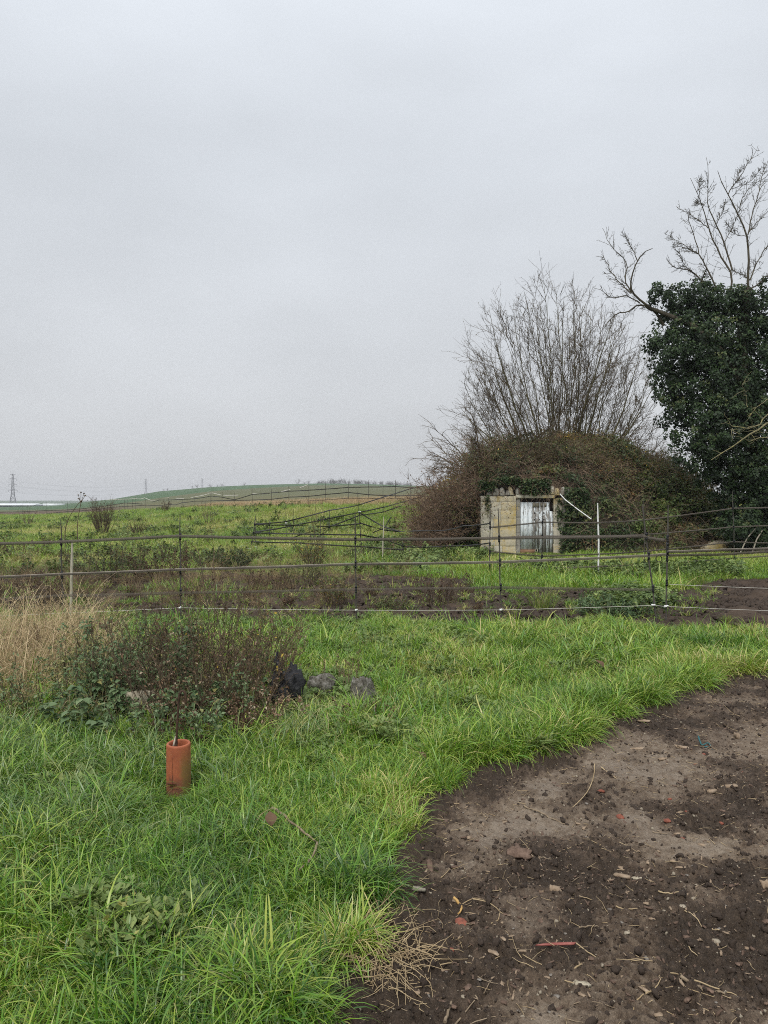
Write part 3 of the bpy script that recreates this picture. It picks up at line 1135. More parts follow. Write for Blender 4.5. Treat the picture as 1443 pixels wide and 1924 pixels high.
lawn(26000, 1.75, 5.2, K_LUSH, 'lush_grass', lambda x, y: np.clip(RNG.normal(.56, .16, len(x)) * (.55 + 1.0 * fbm(x, y, .55, 3, 5)) * (1 - .35 * sstep(-.2, .1, x / y)), .25, 1.5),
     lawn_tint, 'lush green grass of the near lawn beside the bare earth', lambda x, y: not_soil(x, y) & (RNG.random(len(x)) < (.55 + .5 * sstep(.1, -.2, x / y)) * (.35 + 1.1 * sstep(.38, .58, fbm(x, y, .28, 3, 1)))))
lawn(9000, 1.75, 5.0, K_FINE, 'fine_grass', lambda x, y: np.clip(RNG.normal(.9, .2, len(x)), .4, 1.5), lawn_tint, 'fine short grass along the edge of the bare earth',
     lambda x, y: not_soil(x, y, .03) & ((soil_sd(x, y) > -.45) | (RNG.random(len(x)) < .5)))
lawn(16000, 5.0, 12.3, K_FINE, 'fine_grass', lambda x, y: np.clip(RNG.normal(.95, .22, len(x)) * (.35 + 1.3 * fbm(x, y, .5, 3, 3)), .35, 1.8),
     lambda x, y: lawn_tint(x, y) + .03, 'short bright green lawn between the weeds and the near fence', lambda x, y: not_soil(x, y, .02))
lawn(3600, 5.0, 11.5, K_LUSH, 'lush_grass', lambda x, y: np.clip(RNG.normal(.7, .18, len(x)) * (.5 + 1.1 * sstep(.5, .62, fbm(x, y, .7, 3, 6))), .25, 1.6),
     lambda x, y: lawn_tint(x, y) - .06, 'longer grass tufts standing in the lawn before the fence', lambda x, y: not_soil(x, y, -.05) & (fbm(x, y, .7, 3, 6) > .5))
# tufts on the lip of the lawn along the yard
sdx, sdy = sector(26000, 4.6, 7.6, -.05, .56)
kk = (soil_sd(sdx, sdy) > -.30) & (soil_sd(sdx, sdy) < 0.0)
scatter('edge_grass', K_LUSH, at_ground(sdx[kk], sdy[kk]), RNG.uniform(.5, 1.05, kk.sum()), lawn_tint(sdx[kk], sdy[kk]) - .02, .25, 'long green grass overhanging the far edge of the bare earth', 'grass')


# coarse broad-bladed grass round the clay pipe
def in_px(poly):
    return [tuple(G(a, b)[:2]) for a, b in poly]


def fill(poly, n):
    w = np.array(in_px(poly))
    x = RNG.uniform(w[:, 0].min(), w[:, 0].max(), n)
    y = RNG.uniform(w[:, 1].min(), w[:, 1].max(), n)
    k = poly_sd(x, y, [tuple(q) for q in w]) > -0.15 * RNG.random(n)
    return x[k], y[k]


cx_, cy_ = fill([(-120, 1640), (-140, 1360), (100, 1380), (330, 1400), (480, 1390), (600, 1350), (560, 1420), (400, 1500), (250, 1580)], 1000)
kk = np.hypot(cx_ - PIPE[0], np.where(cy_ < PIPE[1], .5, 1) * (cy_ - PIPE[1])) > .17
cx_, cy_ = cx_[kk], cy_[kk]
scatter('coarse_grass', K_COARSE, at_ground(cx_, cy_), RNG.uniform(.28, .72, len(cx_)), np.clip(.28 + .5 * (fbm(cx_, cy_, .6, 3, 4) - .4) + RNG.normal(0, .14, len(cx_)), 0, 1), .2,
        'coarse broad-bladed grass growing round the clay pipe', 'grass')
cx_, cy_ = fill([(470, 1400), (500, 1350), (580, 1335), (700, 1345), (760, 1340), (700, 1385), (560, 1410)], 150)
scatter('yellowed_grass', K_COARSE, at_ground(cx_, cy_), RNG.uniform(.3, .7, len(cx_)), RNG.uniform(.45, .95, len(cx_)), .2, 'yellowing long grass in front of the grey stones', 'grass')
cx_, cy_ = fill([(560, 1930), (620, 1850), (480, 1760), (380, 1830), (330, 1930)], 45)
scatter('yellowed_grass', K_COARSE, at_ground(cx_, cy_), RNG.uniform(.3, .55, len(cx_)), RNG.uniform(.2, .9, len(cx_)), .25, 'broad pale blades in the lawn at the bottom of the view', 'grass')
# dry straw-coloured grass at the left edge and thinly through the weeds
cx_, cy_ = fill([(-160, 1330), (-160, 1190), (40, 1190), (190, 1190), (225, 1220), (170, 1300), (60, 1335)], 340)
scatter('dry_grass', K_DRY, at_ground(cx_, cy_), RNG.uniform(.6, 1.2, len(cx_)), RNG.uniform(.5, 1.0, len(cx_)), .15, 'dry straw coloured grass drooping at the left of the weeds', 'grass')
cx_, cy_ = fill([(0, 1370), (0, 1250), (200, 1230), (420, 1240), (540, 1300), (440, 1370), (200, 1390)], 120)
scatter('dry_grass', K_DRY, at_ground(cx_, cy_), RNG.uniform(.3, .75, len(cx_)), RNG.uniform(.1, .9, len(cx_)), .25, 'thin dry grass stalks mixed into the dark weeds', 'grass')
# low broad-leaved weeds in the lawn
x, y = sector(5200, 2, 11)
k = not_soil(x, y, -.04) & (fbm(x, y, .6, 3, 0) > .52)
scatter('lawn_weeds', K_ROS, at_ground(x[k], y[k], .03), RNG.uniform(.5, 1.15, k.sum()), .35 + .3 * RNG.random(k.sum()), .3, 'small round-leaved weeds growing through the lawn', 'weeds')

# dense tufts that stand out of the lawn
def big_tuft(name, px, py, n, w_, sc, tint, coll, label):
    g_ = G(px, py)
    x = g_[0] + RNG.normal(0, w_, n)
    y = g_[1] + RNG.normal(0, w_ * .8, n)
    k = soil_sd(x, y) < .05
    x, y = x[k], y[k]
    f = np.exp(-(((x - g_[0]) ** 2 + (y - g_[1]) ** 2) / (2 * w_ * w_)))
    rot = np.stack([-(y - g_[1]) * 2.0, (x - g_[0]) * 2.0, RNG.uniform(0, 6.28, len(x))], -1)
    scatter(name, coll, at_ground(x, y), .62 * sc * (.65 + .5 * f), np.clip(tint + RNG.normal(0, .08, len(x)), 0, 1), .2, label, 'grass', rot=rot)


big_tuft('dark_tuft', 355, 1720, 70, .085, 1.45, .08, K_FINE, 'dark fine-bladed tuft low in the near lawn')
big_tuft('dark_tuft', 200, 1690, 50, .11, 1.3, .16, K_FINE, 'second dark fine-bladed tuft further left in the near lawn')
big_tuft('dark_tuft', 660, 1680, 60, .10, 1.3, .12, K_LUSH, 'dark tuft at the edge of the lawn above the plank splinter')
big_tuft('dark_tuft', 430, 1590, 60, .14, 1.25, .10, K_LUSH, 'broad dark tuft left of the stick on the lawn')
big_tuft('dark_tuft', 250, 1850, 60, .12, 1.3, .12, K_LUSH, 'dark tuft near the bottom left of the lawn')
big_tuft('pale_tuft', 470, 1880, 55, .08, 1.5, .50, K_COARSE.name and K_LUSH, 'pale green tuft at the bottom of the lawn')
big_tuft('pale_tuft', 60, 1600, 60, .14, 1.4, .55, K_LUSH, 'pale tall tuft at the left edge of the lawn')
big_tuft('yellow_tuft', 660, 1780, 45, .07, 1.1, .72, K_LUSH, 'yellowish tuft on the lawn edge beside the torn roots')
big_tuft('yellow_tuft', 925, 1400, 40, .10, 1.0, .75, K_FINE, 'yellowed tuft at the tip of the bare earth')
big_tuft('dark_tuft', 1095, 1330, 60, .16, 1.5, .12, K_LUSH, 'long dark tuft on the far edge of the bare earth')
big_tuft('pale_tuft', 1230, 1290, 60, .17, 1.5, .45, K_LUSH, 'light green spiky tuft on the far edge of the bare earth')
big_tuft('dark_tuft', 1330, 1215, 50, .2, 1.6, .2, K_LUSH, 'dark long tuft in the lawn at the right side')
big_tuft('dark_tuft', 1000, 1350, 50, .2, 1.2, .2, K_LUSH, 'low dark tuft in the lawn left of the far soil edge')

K_CLO = proto_coll('clover_sprig', [rosette(22, .04) for _ in range(4)], M['nettle_patch'])
for px, py, n_, w_ in ((268, 1790, 60, .085), (190, 1740, 30, .08), (1010, 1420, 16, .05), (985, 1375, 20, .08), (720, 1395, 30, .1)):
    g_ = G(px, py)
    x = g_[0] + RNG.normal(0, w_, n_)
    y = g_[1] + RNG.normal(0, w_, n_)
    scatter('clover_patch', K_CLO, at_ground(x, y, .075), RNG.uniform(.6, 1.2, n_), RNG.uniform(.45, .8, n_), .3, 'patch of round-leaved clover in the lawn', 'clover')

# paddock meadow
x, y = sector(30000, 12.0, 60, -.66, .62, 1.55)
Ck = np.interp(np.clip(x / y, -.75, .6), U_K, C_K)
brown = sstep(.05, -.12, x / y) * sstep(24, 19, y) * sstep(.40, .52, fbm(x, y, 2.0, 4, 7))
k = (y < Ck + 1) & (mud(x, y) < .35 + RNG.normal(0, .2, len(x))) & (RNG.random(len(x)) > .8 * brown)
x, y = x[k], y[k]
tn = .69 + .75 * (fbm(x, y, 3, 4, 3) - .5) + RNG.normal(0, .08, len(x)) - .28 * sstep(22, 15, y)
scatter('meadow_grass', K_MEAD, at_ground(x, y), (1 - .65 * sstep(20, 22.5, y) * sstep(.11, .13, x / y) * sstep(.26, .24, x / y)) * (.25 + 1.5 * fbm(x, y, 1.3, 3, 6)) * np.clip(RNG.normal(.85, .25, len(x)), .35, 1.6), tn, .12, 'rough yellow-green meadow grass on the rise behind the fences', 'grass')
x, y = sector(9000, 60, 112, -.66, -.1, 1.2)
Ck = np.interp(np.clip(x / y, -.75, .6), U_K, C_K)
k = (y < Ck - 4)
x, y = x[k], y[k]
scatter('meadow_grass', K_MEAD, at_ground(x, y), RNG.uniform(.8, 1.7, len(x)), .60 + .4 * (fbm(x, y, 5, 3, 3) - .5), .12, 'far part of the yellow-green meadow below the ploughed strip', 'grass')
# pinkish dry margin along the crest
u = RNG.uniform(-.33, .16, 8500)
Ck = np.interp(u, U_K, C_K)
y = Ck + RNG.normal(0.6, 1.1, len(u)) - 1.2
x = u * y
scatter('dry_margin_grass', K_DRYM, at_ground(x, y), RNG.uniform(.55, 1.0, len(x)) * np.clip(sstep(-.34, -.20, u), .25, 1), RNG.uniform(.75, 1, len(x)), .12, 'pale dry grass along the crest under the far fence', 'grass')
# weeds dotted over the meadow
x, y = sector(2600, 17, 75, -.62, .1, 1.4)
Ck = np.interp(np.clip(x / y, -.75, .6), U_K, C_K)
k = (y < Ck - 2) & (fbm(x, y, 3, 3, 1) > .47)
x, y = x[k], y[k]
scatter('meadow_weeds', K_NET, at_ground(x, y), RNG.uniform(.5, 1.4, len(x)), RNG.uniform(.0, .8, len(x)), .25, 'low leafy weeds dotted over the meadow', 'weeds')
x, y = sector(1500, 17, 75, -.62, .1, 1.4)
Ck = np.interp(np.clip(x / y, -.75, .6), U_K, C_K)
k = (y < Ck - 2) & (fbm(x, y, 3, 3, 4) > .5)
x, y = x[k], y[k]
scatter('meadow_stalks', K_DRY, at_ground(x, y), RNG.uniform(.3, .8, len(x)), RNG.uniform(0, .6, len(x)), .3, 'brown dry stalks dotted over the meadow', 'grass')
# dead-looking tufts on the left paddock and in the mud
x, y = sector(3800, 11.5, 24, -.6, .04)
k = (fbm(x, y, 2.0, 4, 7) > .44) & (fbm(x, y, .5, 3, 2) > .42)
x, y = x[k], y[k]
scatter('withered_grass', K_DRY, at_ground(x, y), np.minimum(RNG.exponential(.22, len(x)) + .15, 1.0), RNG.uniform(0, .5, len(x)), .35, 'brown withered grass on the trampled paddock', 'grass')
x, y = sector(1100, 10.2, 18, -.55, .45)
k = (mud(x, y) > .3)
scatter('mud_grass', K_FINE, at_ground(x[k], y[k]), RNG.uniform(.5, 1.3, k.sum()), RNG.uniform(.3, .9, k.sum()), .3, 'sparse grass left standing in the trampled mud', 'grass')
# nettles before the mound and at the fence
NP = []
for poly, n in (([(640, 1052), (700, 1015), (900, 1010), (930, 1035), (900, 1060), (760, 1062)], 900), ([(930, 1075), (1010, 1062), (1180, 1068), (1380, 1062), (1380, 1082), (1180, 1098), (1040, 1085)], 420),
                ([(1100, 1150), (1130, 1120), (1230, 1115), (1240, 1140), (1180, 1160)], 110)):
    x, y = fill(poly, n * 2)
    NP.append(np.stack([x, y], -1)[:n])
NP = np.concatenate(NP)
scatter('nettle_bed', K_NET, at_ground(NP[:, 0], NP[:, 1]), RNG.uniform(.45, 1.0, len(NP)), RNG.uniform(.15, .75, len(NP)), .2, 'low grey-green nettles at the foot of the mound', 'nettles')
# mud clods
x, y = sector(13000, 10, 17.5, -.6, .62)
k = mud(x, y) > .4
scatter('mud_clods', K_CLOD, at_ground(x[k], y[k], -.01), np.stack([RNG.uniform(.02, .075, k.sum()), RNG.uniform(.02, .075, k.sum()), RNG.uniform(.012, .045, k.sum())], -1), 0, .3, 'clods of trampled dark mud behind the near fence', 'mud')
x, y = sector(42000, 1.8, 8.3, -.2, .62, 1.6)
r_ = soil_fields(x, y)
k = (soil_sd(x, y) > .0) & (RNG.random(len(x)) < r_ * .9)
x, y = x[k], y[k]
zz = H(x, y) + soil_z(x, y)[0]
s_ = np.minimum(RNG.pareto(2.0, len(x)) * .0034 + .0034, .018)
scatter('soil_crumbs', K_CLOD, np.stack([x, y, zz], -1), np.stack([s_, s_ * RNG.uniform(.6, 1, len(s_)), s_ * .7], -1), 0, .5, 'crumbs of dark loose soil on the bare earth', 'soil')

# ------------------------------------------------------------------ earth mound over the stone shed
FY = 25.0                                     # facade plane


def mound_z(x, y):
    rho = np.sqrt(((x - 7.3) / np.where(x < 7.3, 6.2, 6.6)) ** 2 + ((y - 29.6) / 5.6) ** 2)
    z = 3.75 * np.clip(1 - np.clip(rho, 0, 1.3) ** 2.0, -0.3, 1)
    z = z + (fbm(x, y, 1.5, 4, 3) - 0.5) * 1.25 * sstep(1.05, .8, rho)
    ret = (1.98 + (y - FY) * 0.75 + (fbm(x, y, .6, 3, 1) - .5) * .3) * ((x > 3.25) & (x < 6.75) & (y > FY + .22))
    z = np.maximum(z, np.minimum(ret, 3.2) - 6.0 * sstep(1.5, 4.5, y - FY))
    cut = ((x > 3.0) & (x < 6.25) & (y < FY + .2))
    z = np.where(cut, -0.3, z)
    return z


mx_, my_ = np.meshgrid(np.linspace(0, 15, 126), np.linspace(23.6, 36.5, 108), indexing='ij')
mz_ = np.maximum(mound_z(mx_, my_), -0.4) + H(mx_, my_) * (1 - sstep(24, 28, my_)) - .02
mbm = MB()
nx_, ny_ = mx_.shape
ii, jj = np.meshgrid(np.arange(nx_ - 1), np.arange(ny_ - 1), indexing='ij')
mbm.add(np.stack([mx_, my_, mz_], -1).reshape(-1, 3), [np.stack([ii * ny_ + jj, (ii + 1) * ny_ + jj, (ii + 1) * ny_ + jj + 1, ii * ny_ + jj + 1], -1).reshape(-1, 4)])
mbm.build('earth_mound', M['mound'], smooth=True, kind='structure')


def mound_top(x, y):
    return np.maximum(np.maximum(mound_z(x, y), -.4) + H(x, y) * (1 - sstep(24, 28, y)) - .02, H(x, y))


# ------------------------------------------------------------------ stone shed in the mound
def FX(px):
    return (px - CX) / F_PX * FY


def FZ(py):
    return float(P(CX, py, FY)[2])


shed = thing('stone_shed', (FX(1000), FY, 0), 'small lichened stone shed built into the earth mound, with a peeling white door', 'shed')
GAP = 0.004


def block(x0, x1, z0, z1, y0, y1, mat, name='stone_block', parent=shed, jit=.004):
    mb = MB()
    # rough-faced block with chamfered front edges
    nx, nz = 5, 4
    xs = np.linspace(x0 + GAP, x1 - GAP, nx)
    zs = np.linspace(z0 + GAP, z1 - GAP, nz)
    X, Z = np.meshgrid(xs, zs, indexing='ij')
    edge = np.zeros_like(X)
    edge[0, :] = edge[-1, :] = 1
    edge[:, 0] = edge[:, -1] = 1
    Y = y0 + edge * .014 + RNG.normal(0, jit, X.shape)
    X = X + RNG.normal(0, .003, X.shape) * (1 - edge)
    v = np.stack([X, Y, Z], -1).reshape(-1, 3)
    i, j = np.meshgrid(np.arange(nx - 1), np.arange(nz - 1), indexing='ij')
    q = np.stack([i * nz + j, (i + 1) * nz + j, (i + 1) * nz + j + 1, i * nz + j + 1], -1).reshape(-1, 4)
    mb.add(v, [q])
    per = [i * nz for i in range(nx)] + [(nx - 1) * nz + j for j in range(1, nz)] + [i * nz + nz - 1 for i in range(nx - 2, -1, -1)] + [j for j in range(nz - 2, 0, -1)]
    r1 = v[per]
    r2 = r1.copy()
    r2[:, 1] = y1
    n_ = len(per)
    k = np.arange(n_)
    mb.add(np.vstack([r1, r2]), [np.stack([k, k + n_, (k + 1) % n_ + n_, (k + 1) % n_], -1)])
    return mb.build(name, mat, parent)


courses = [931.5, 942.6, 958.5, 975.2, 992, 1009, 1025.6, 1046]
cols = {0: [903.5, 934, 969.7], 1: [903.5, 921, 942, 969.7], 2: [903.5, 915.7, 941, 969.7], 3: [903.5, 920.5, 928, 941, 969.7], 4: [903.5, 926, 938, 969.7], 5: [903.5, 930, 949, 969.7], 6: [903.5, 918, 944, 969.7]}
for c in range(7):
    z1, z0 = FZ(courses[c]), FZ(courses[c + 1])
    for k in range(len(cols[c]) - 1):
        block(FX(cols[c][k]), FX(cols[c][k + 1]), z0, z1, FY + RNG.normal(0, .006), FY + .32, M['stone'] if cols[c][k] > 925 else M['stone_pale'])
    # jamb to the left of the door, set back from the face
for z0, z1 in ((1046, 1026), (1026, 1001), (1001, 972), (972, 952), (952, 936.4)):
    block(FX(969.7) + .012, FX(978.4), FZ(z0), FZ(z1), FY + .055, FY + .30, M['stone_grey'])
for z0, z1 in ((1048, 1022), (1022, 990), (990, 962), (962, 936.4)):
    block(FX(1040.5), FX(1056), FZ(z0), FZ(z1), FY + .0, FY + .32, M['stone_pale'])
for z0, z1 in ((1048, 1012), (1012, 975), (975, 931)):
    block(FX(1056), FX(1071), FZ(z0), FZ(z1), FY + .03, FY + .32, M['stone_grey'])
block(FX(969.7), FX(1042), FZ(936.2), FZ(929), FY - .02, FY + .32, M['stone_pale'], 'lintel')
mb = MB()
mb.box((FX(1010), FY + .42, FZ(990)), (FX(1071) - FX(903), .02, 2.4))  # thin dark sheet; the unlit inside is put into its colour
mb.build('interior_shade_sheet', M['shade_colour'], shed)
mb = MB()
mb.box((FX(1009.5), FY + .16, FZ(940)), (FX(1040) - FX(978.6), .05, FZ(936.4) - FZ(943.4)), jit=.004)
mb.box((FX(1038), FY + .20, FZ(952)), (.09, .04, FZ(943.5) - FZ(960)), jit=.003)
mb.build('gap_shade_boards', M['shade_colour'], shed)  # dark board and block: shade of the gaps put into their colour
# weathered coping stones standing along the wall head
for (x0, x1, z0, z1, tl, mt) in ((926, 938.2, 931, 913.5, 0.02, 'stone_grey'), (938.8, 949.2, 931, 912, -.03, 'stone_grey'), (950, 958.5, 930.5, 914, .05, 'stone_grey'), (957.5, 966.5, 930.5, 908, -.22, 'stone'),
                                 (969, 976, 929, 911, .04, 'stone_grey'), (1033.5, 1042, 928.6, 909, .03, 'stone_pale'), (1042.6, 1052.5, 930.5, 911, -.04, 'stone'), (1053, 1065, 930.8, 910.5, .06, 'stone_grey'), (1066, 1074, 930.6, 912, -.1, 'stone_grey'), (914, 924, 931, 917, .08, 'stone_grey')):
    mb = MB()
    w, h = FX(x1) - FX(x0), (FZ(z1) - FZ(z0)) * RNG.uniform(.55, .85)
    n_, k_ = 6, 8
    V = []
    for i in range(n_):
        t = i / (n_ - 1)
        sc = (1.0, 1.04, 1.0, .95, .78, .35)[i]
        for j in range(k_):
            a = 2 * math.pi * j / k_
            rx = math.copysign(abs(math.cos(a)) ** .6, math.cos(a))
            ry = math.copysign(abs(math.sin(a)) ** .6, math.sin(a))
            V.append(((rx * w / 2 * sc + RNG.normal(0, .007)) + tl * t * h, ry * .13 * sc + RNG.normal(0, .007), t * h))
    V = np.array(V) + np.array([(FX(x0) + FX(x1)) / 2, FY + .10, FZ(z0) + .003])
    i, j = np.meshgrid(np.arange(n_ - 1), np.arange(k_), indexing='ij')
    mb.add(V, [np.stack([i * k_ + j, i * k_ + (j + 1) % k_, (i + 1) * k_ + (j + 1) % k_, (i + 1) * k_ + j], -1).reshape(-1, 4), np.array([[40, 41, 42, 43], [40, 43, 44, 47], [44, 45, 46, 47]])])
    mb.build('coping_stone', M[mt], shed, smooth=True)

door = bpy.data.objects.new('door', None)
COL.objects.link(door)
door.parent = shed
door['label'] = 'plank door with peeling white paint'
pxs = [978.8, 985.4, 993.6, 1001.5, 1007.5, 1013.8, 1021, 1027.4, 1034, 1040]
for k in range(9):
    mb = MB()
    top = 943.7 if k < 7 else (943.5 if k == 7 else 960.5)
    bot = 1032.5 if k < 5 else 1041
    x0, x1 = FX(pxs[k]) + .004, FX(pxs[k + 1]) - .004
    z0, z1 = FZ(bot), FZ(top)
    yb = FY + .115 + RNG.normal(0, .003)
    holes = [(1005.3, 964), (1005.3, 976.7)] if k == 3 else ([(1014.2, 963.9), (1014.2, 976.5)] if k == 5 else ([(1023, 963.8), (1023, 976.4)] if k == 6 else []))
    mb.box(((x0 + x1) / 2, yb, (z0 + z1) / 2), (x1 - x0, .03, z1 - z0), jit=.002)
    mb.build('plank', mat_paint(.42 if k < 3 else (.53 if k in (3, 4, 6) else .48), k * 1.7), door, org=parent_origin(shed))
    for hx, hz in holes:
        hb = MB()
        a = np.linspace(0, 2 * math.pi, 11)[:-1]
        ring = np.stack([FX(hx) + .026 * np.cos(a), np.full(10, yb - .0185), FZ(hz) + .026 * np.sin(a)], -1)
        back = ring + np.array([0, .012, 0])
        k2 = np.arange(10)
        hb.add(np.vstack([ring, back]), [np.stack([k2, k2 + 10, (k2 + 1) % 10 + 10, (k2 + 1) % 10], -1)])
        hb.add(np.vstack([ring - [0, .0005, 0], ring.mean(0)[None]]), [np.stack([k2, (k2 + 1) % 10, np.full(10, 10)], -1)])  # black disc on the plank, the hole's shade put into its colour
        hb.build('hole_shade_disc', M['insul'], door, org=parent_origin(shed))
mb = MB()
mb.box((FX(993), FY + .10, (FZ(1041.5) + FZ(1032.8)) / 2), (FX(1007.3) - FX(978.8), .035, FZ(1032.8) - FZ(1041.5)), jit=.003)
mb.build('bottom_board', M['redwood'], door, org=parent_origin(shed))
for x0, x1, z0, z1 in ((1001.8, 1007.5, 953, 944.6), (1008, 1014.5, 953, 944.6), (1016.5, 1020, 952.5, 944.8), (1024, 1028, 952, 945)):
    mb = MB()
    mb.box(((FX(x0) + FX(x1)) / 2, FY + .094, (FZ(z0) + FZ(z1)) / 2), (FX(x1) - FX(x0), .012, FZ(z1) - FZ(z0)), jit=.001)
    mb.build('bare_board', M['oldwood'], door, org=parent_origin(shed))
mb = MB()
for (x0, x1, z0, z1) in ((1005.8, 1006.8, 1038.8, 1031.6), (1006.8, 1011.4, 1032.4, 1031.4), (1010.6, 1011.6, 1038.8, 1032.5), (1007, 1009.4, 1036.5, 1035.6)):
    mb.box(((FX(x0) + FX(x1)) / 2, FY + .07, (FZ(z0) + FZ(z1)) / 2), (FX(x1) - FX(x0), .02, FZ(z1) - FZ(z0)))
mb.build('latch', M['whitewood'], door, org=parent_origin(shed))

# white pole leaning on the ivy right of the door
mb = MB()
mb.tubes(np.array([P(1052, 928, 24.55), P(1062, 939, 24.45), P(1084, 956, 24.2), P(1111, 975.5, 23.9)]), .018, 6, cap=True)
o = mb.build('white_pole', M['white'])
props(o, 'thin white pole leaning across the ivy right of the shed door', 'pole')

# ------------------------------------------------------------------ cover on the mound
def on_mound(n, x0, x1, y0, y1, keep=None):
    x = RNG.uniform(x0, x1, n)
    y = RNG.uniform(y0, y1, n)
    z = mound_z(x, y)
    k = z > 0.05
    if keep is not None:
        k &= keep(x, y, z)
    return x[k], y[k], mound_top(x[k], y[k])


def leaf_cloud(name, mat, pts, spread, size, tmpl, per, tone, parent=None, org=None, droop=.3, **pr):
    n = len(pts)
    c = np.repeat(pts, per, 0) + RNG.normal(0, 1, (n * per, 3)) * spread
    a = RNG.normal(0, 1, (len(c), 3)) * np.array([1, 1, .5]) - np.array([0, 0, droop])
    nn = np.array([0, -.45, .8]) + RNG.normal(0, .55, (len(c), 3))
    mb = MB()
    mb.cards(c, a, nn, size * RNG.uniform(.55, 1.3, len(c)), *tmpl, tone=np.clip(tone(c) + RNG.normal(0, .16, len(c)), 0, 1))
    return mb.build(name, mat, parent, org, **pr)


# bramble leaves over the whole mound, in hummocks
x, y, z = on_mound(2500, 1.2, 13.6, 23.7, 31.0)
cl_c, cl_n, cl_t = [], [], []
for k in range(len(x)):
    back = float(sstep(26.2, 28.5, y[k]))
    rad_ = RNG.uniform(.16, .34) * (1 + .5 * back)
    m_ = int(RNG.integers(14, 30))
    w_ = norm(RNG.normal(size=(m_, 3)) + np.array([0, -.5, .8]))
    lift = .48 * float(sstep(.42, .66, fbm(x[k], y[k], .8, 3, 6))) + back * .65 * float(fbm(x[k], y[k], .9, 3, 4))
    cl_c.append(np.array([x[k], y[k], z[k] + lift]) + w_ * (rad_ * RNG.uniform(.6, 1.1, m_))[:, None] * np.array([1.15, 1.15, .75]))
    cl_n.append(norm(w_ + np.array([0, -.2, .3])))
    base_t = -.44 + 1.35 * float(fbm(x[k], y[k], 1.1, 4, 2)) + .16 * float(sstep(26.5, 28, y[k])) + .30 * float(sstep(4.2, 2.8, x[k]))
    cl_t.append(np.full(m_, base_t + RNG.normal(0, .13)) + .12 * w_[:, 2])  # leaves lighter towards each hummock's top: top light put into their tone
c, nv, tn = np.concatenate(cl_c), np.concatenate(cl_n), np.concatenate(cl_t)
mb = MB()
mb.cards(c, RNG.normal(0, .7, c.shape) + np.array([0, -.3, -.5]), nv + RNG.normal(0, .35, c.shape), .125 * RNG.uniform(.45, 1.25, len(c)), *OVAL, tone=np.clip(tn + RNG.normal(0, .11, len(c)), 0, 1))
mb.build('bramble_undergrowth', M['bramble'], kind='stuff')
# arching dry canes tangled over it
x, y, z = on_mound(3400, 1.8, 13.2, 24.2, 30.5)
z = z + .12
st = np.stack([x, y, z], -1)
Pp = grow(st, np.stack([RNG.normal(0, .9, len(x)), RNG.normal(-.35, .6, len(x)), np.abs(RNG.normal(.7, .4, len(x)))], -1), RNG.uniform(.35, 1.4, len(x)), 6, .25, -.28)
mb = MB()
mb.tubes(Pp, taper(RNG.uniform(.004, .009, len(x)), .002, 6), 3)
mb.build('dry_bramble_canes', M['cane'], kind='stuff')
x, y, z = on_mound(1500, 3.2, 7.0, 25.2, 27.6)
st = np.stack([x, y, z], -1)
Pp = grow(st, np.stack([RNG.normal(0, .8, len(x)), RNG.normal(-.6, .4, len(x)), np.abs(RNG.normal(.5, .3, len(x)))], -1), RNG.uniform(.5, 1.3, len(x)), 7, .22, -.34)
mb = MB()
mb.tubes(Pp, taper(RNG.uniform(.005, .010, len(x)), .003, 7), 3)
mb.build('dry_bramble_canes', M['cane'], kind='stuff')
x, y, z = on_mound(620, 2.0, 13.0, 24.3, 30.0)
st = np.stack([x, y, z + .15], -1)
Pp = grow(st, np.stack([RNG.normal(0, .8, len(x)), RNG.normal(-.2, .6, len(x)), np.abs(RNG.normal(1.0, .4, len(x)))], -1), RNG.uniform(.9, 2.3, len(x)), 10, .2, -.24)
mb = MB()
mb.tubes(Pp, taper(RNG.uniform(.006, .010, len(x)), .003, 10), 3)
mb.build('dry_bramble_canes', M['cane'], kind='stuff')
# dark ivy hanging over the lintel and up the right-hand stones
pts = []
for (x0, x1, z0, z1, d0, d1, n) in ((977, 1033, 927, 902, .12, -.12, 420), (1060, 1105, 1030, 918, .05, -.25, 800), (900, 930, 922, 905, .1, -.1, 140), (1048, 1175, 1040, 990, .0, -.9, 900), (912, 919, 957, 931, -.01, -.04, 26), (930, 975, 908, 898, .1, -.1, 160), (1046, 1056, 985, 935, -.01, -.04, 40)):
    q = np.stack([FX(RNG.uniform(x0, x1, n)), FY + RNG.uniform(d1, d0, n), [FZ(v) for v in RNG.uniform(z1, z0, n)]], -1)
    pts.append(q)
pts = np.concatenate(pts)
leaf_cloud('ivy_curtain', M['ivy'], pts, (.04, .04, .04), .07, IVY, 5, lambda c: .45 + .5 * fbm(c[:, 0], c[:, 2], .3, 2, 3), kind='stuff')
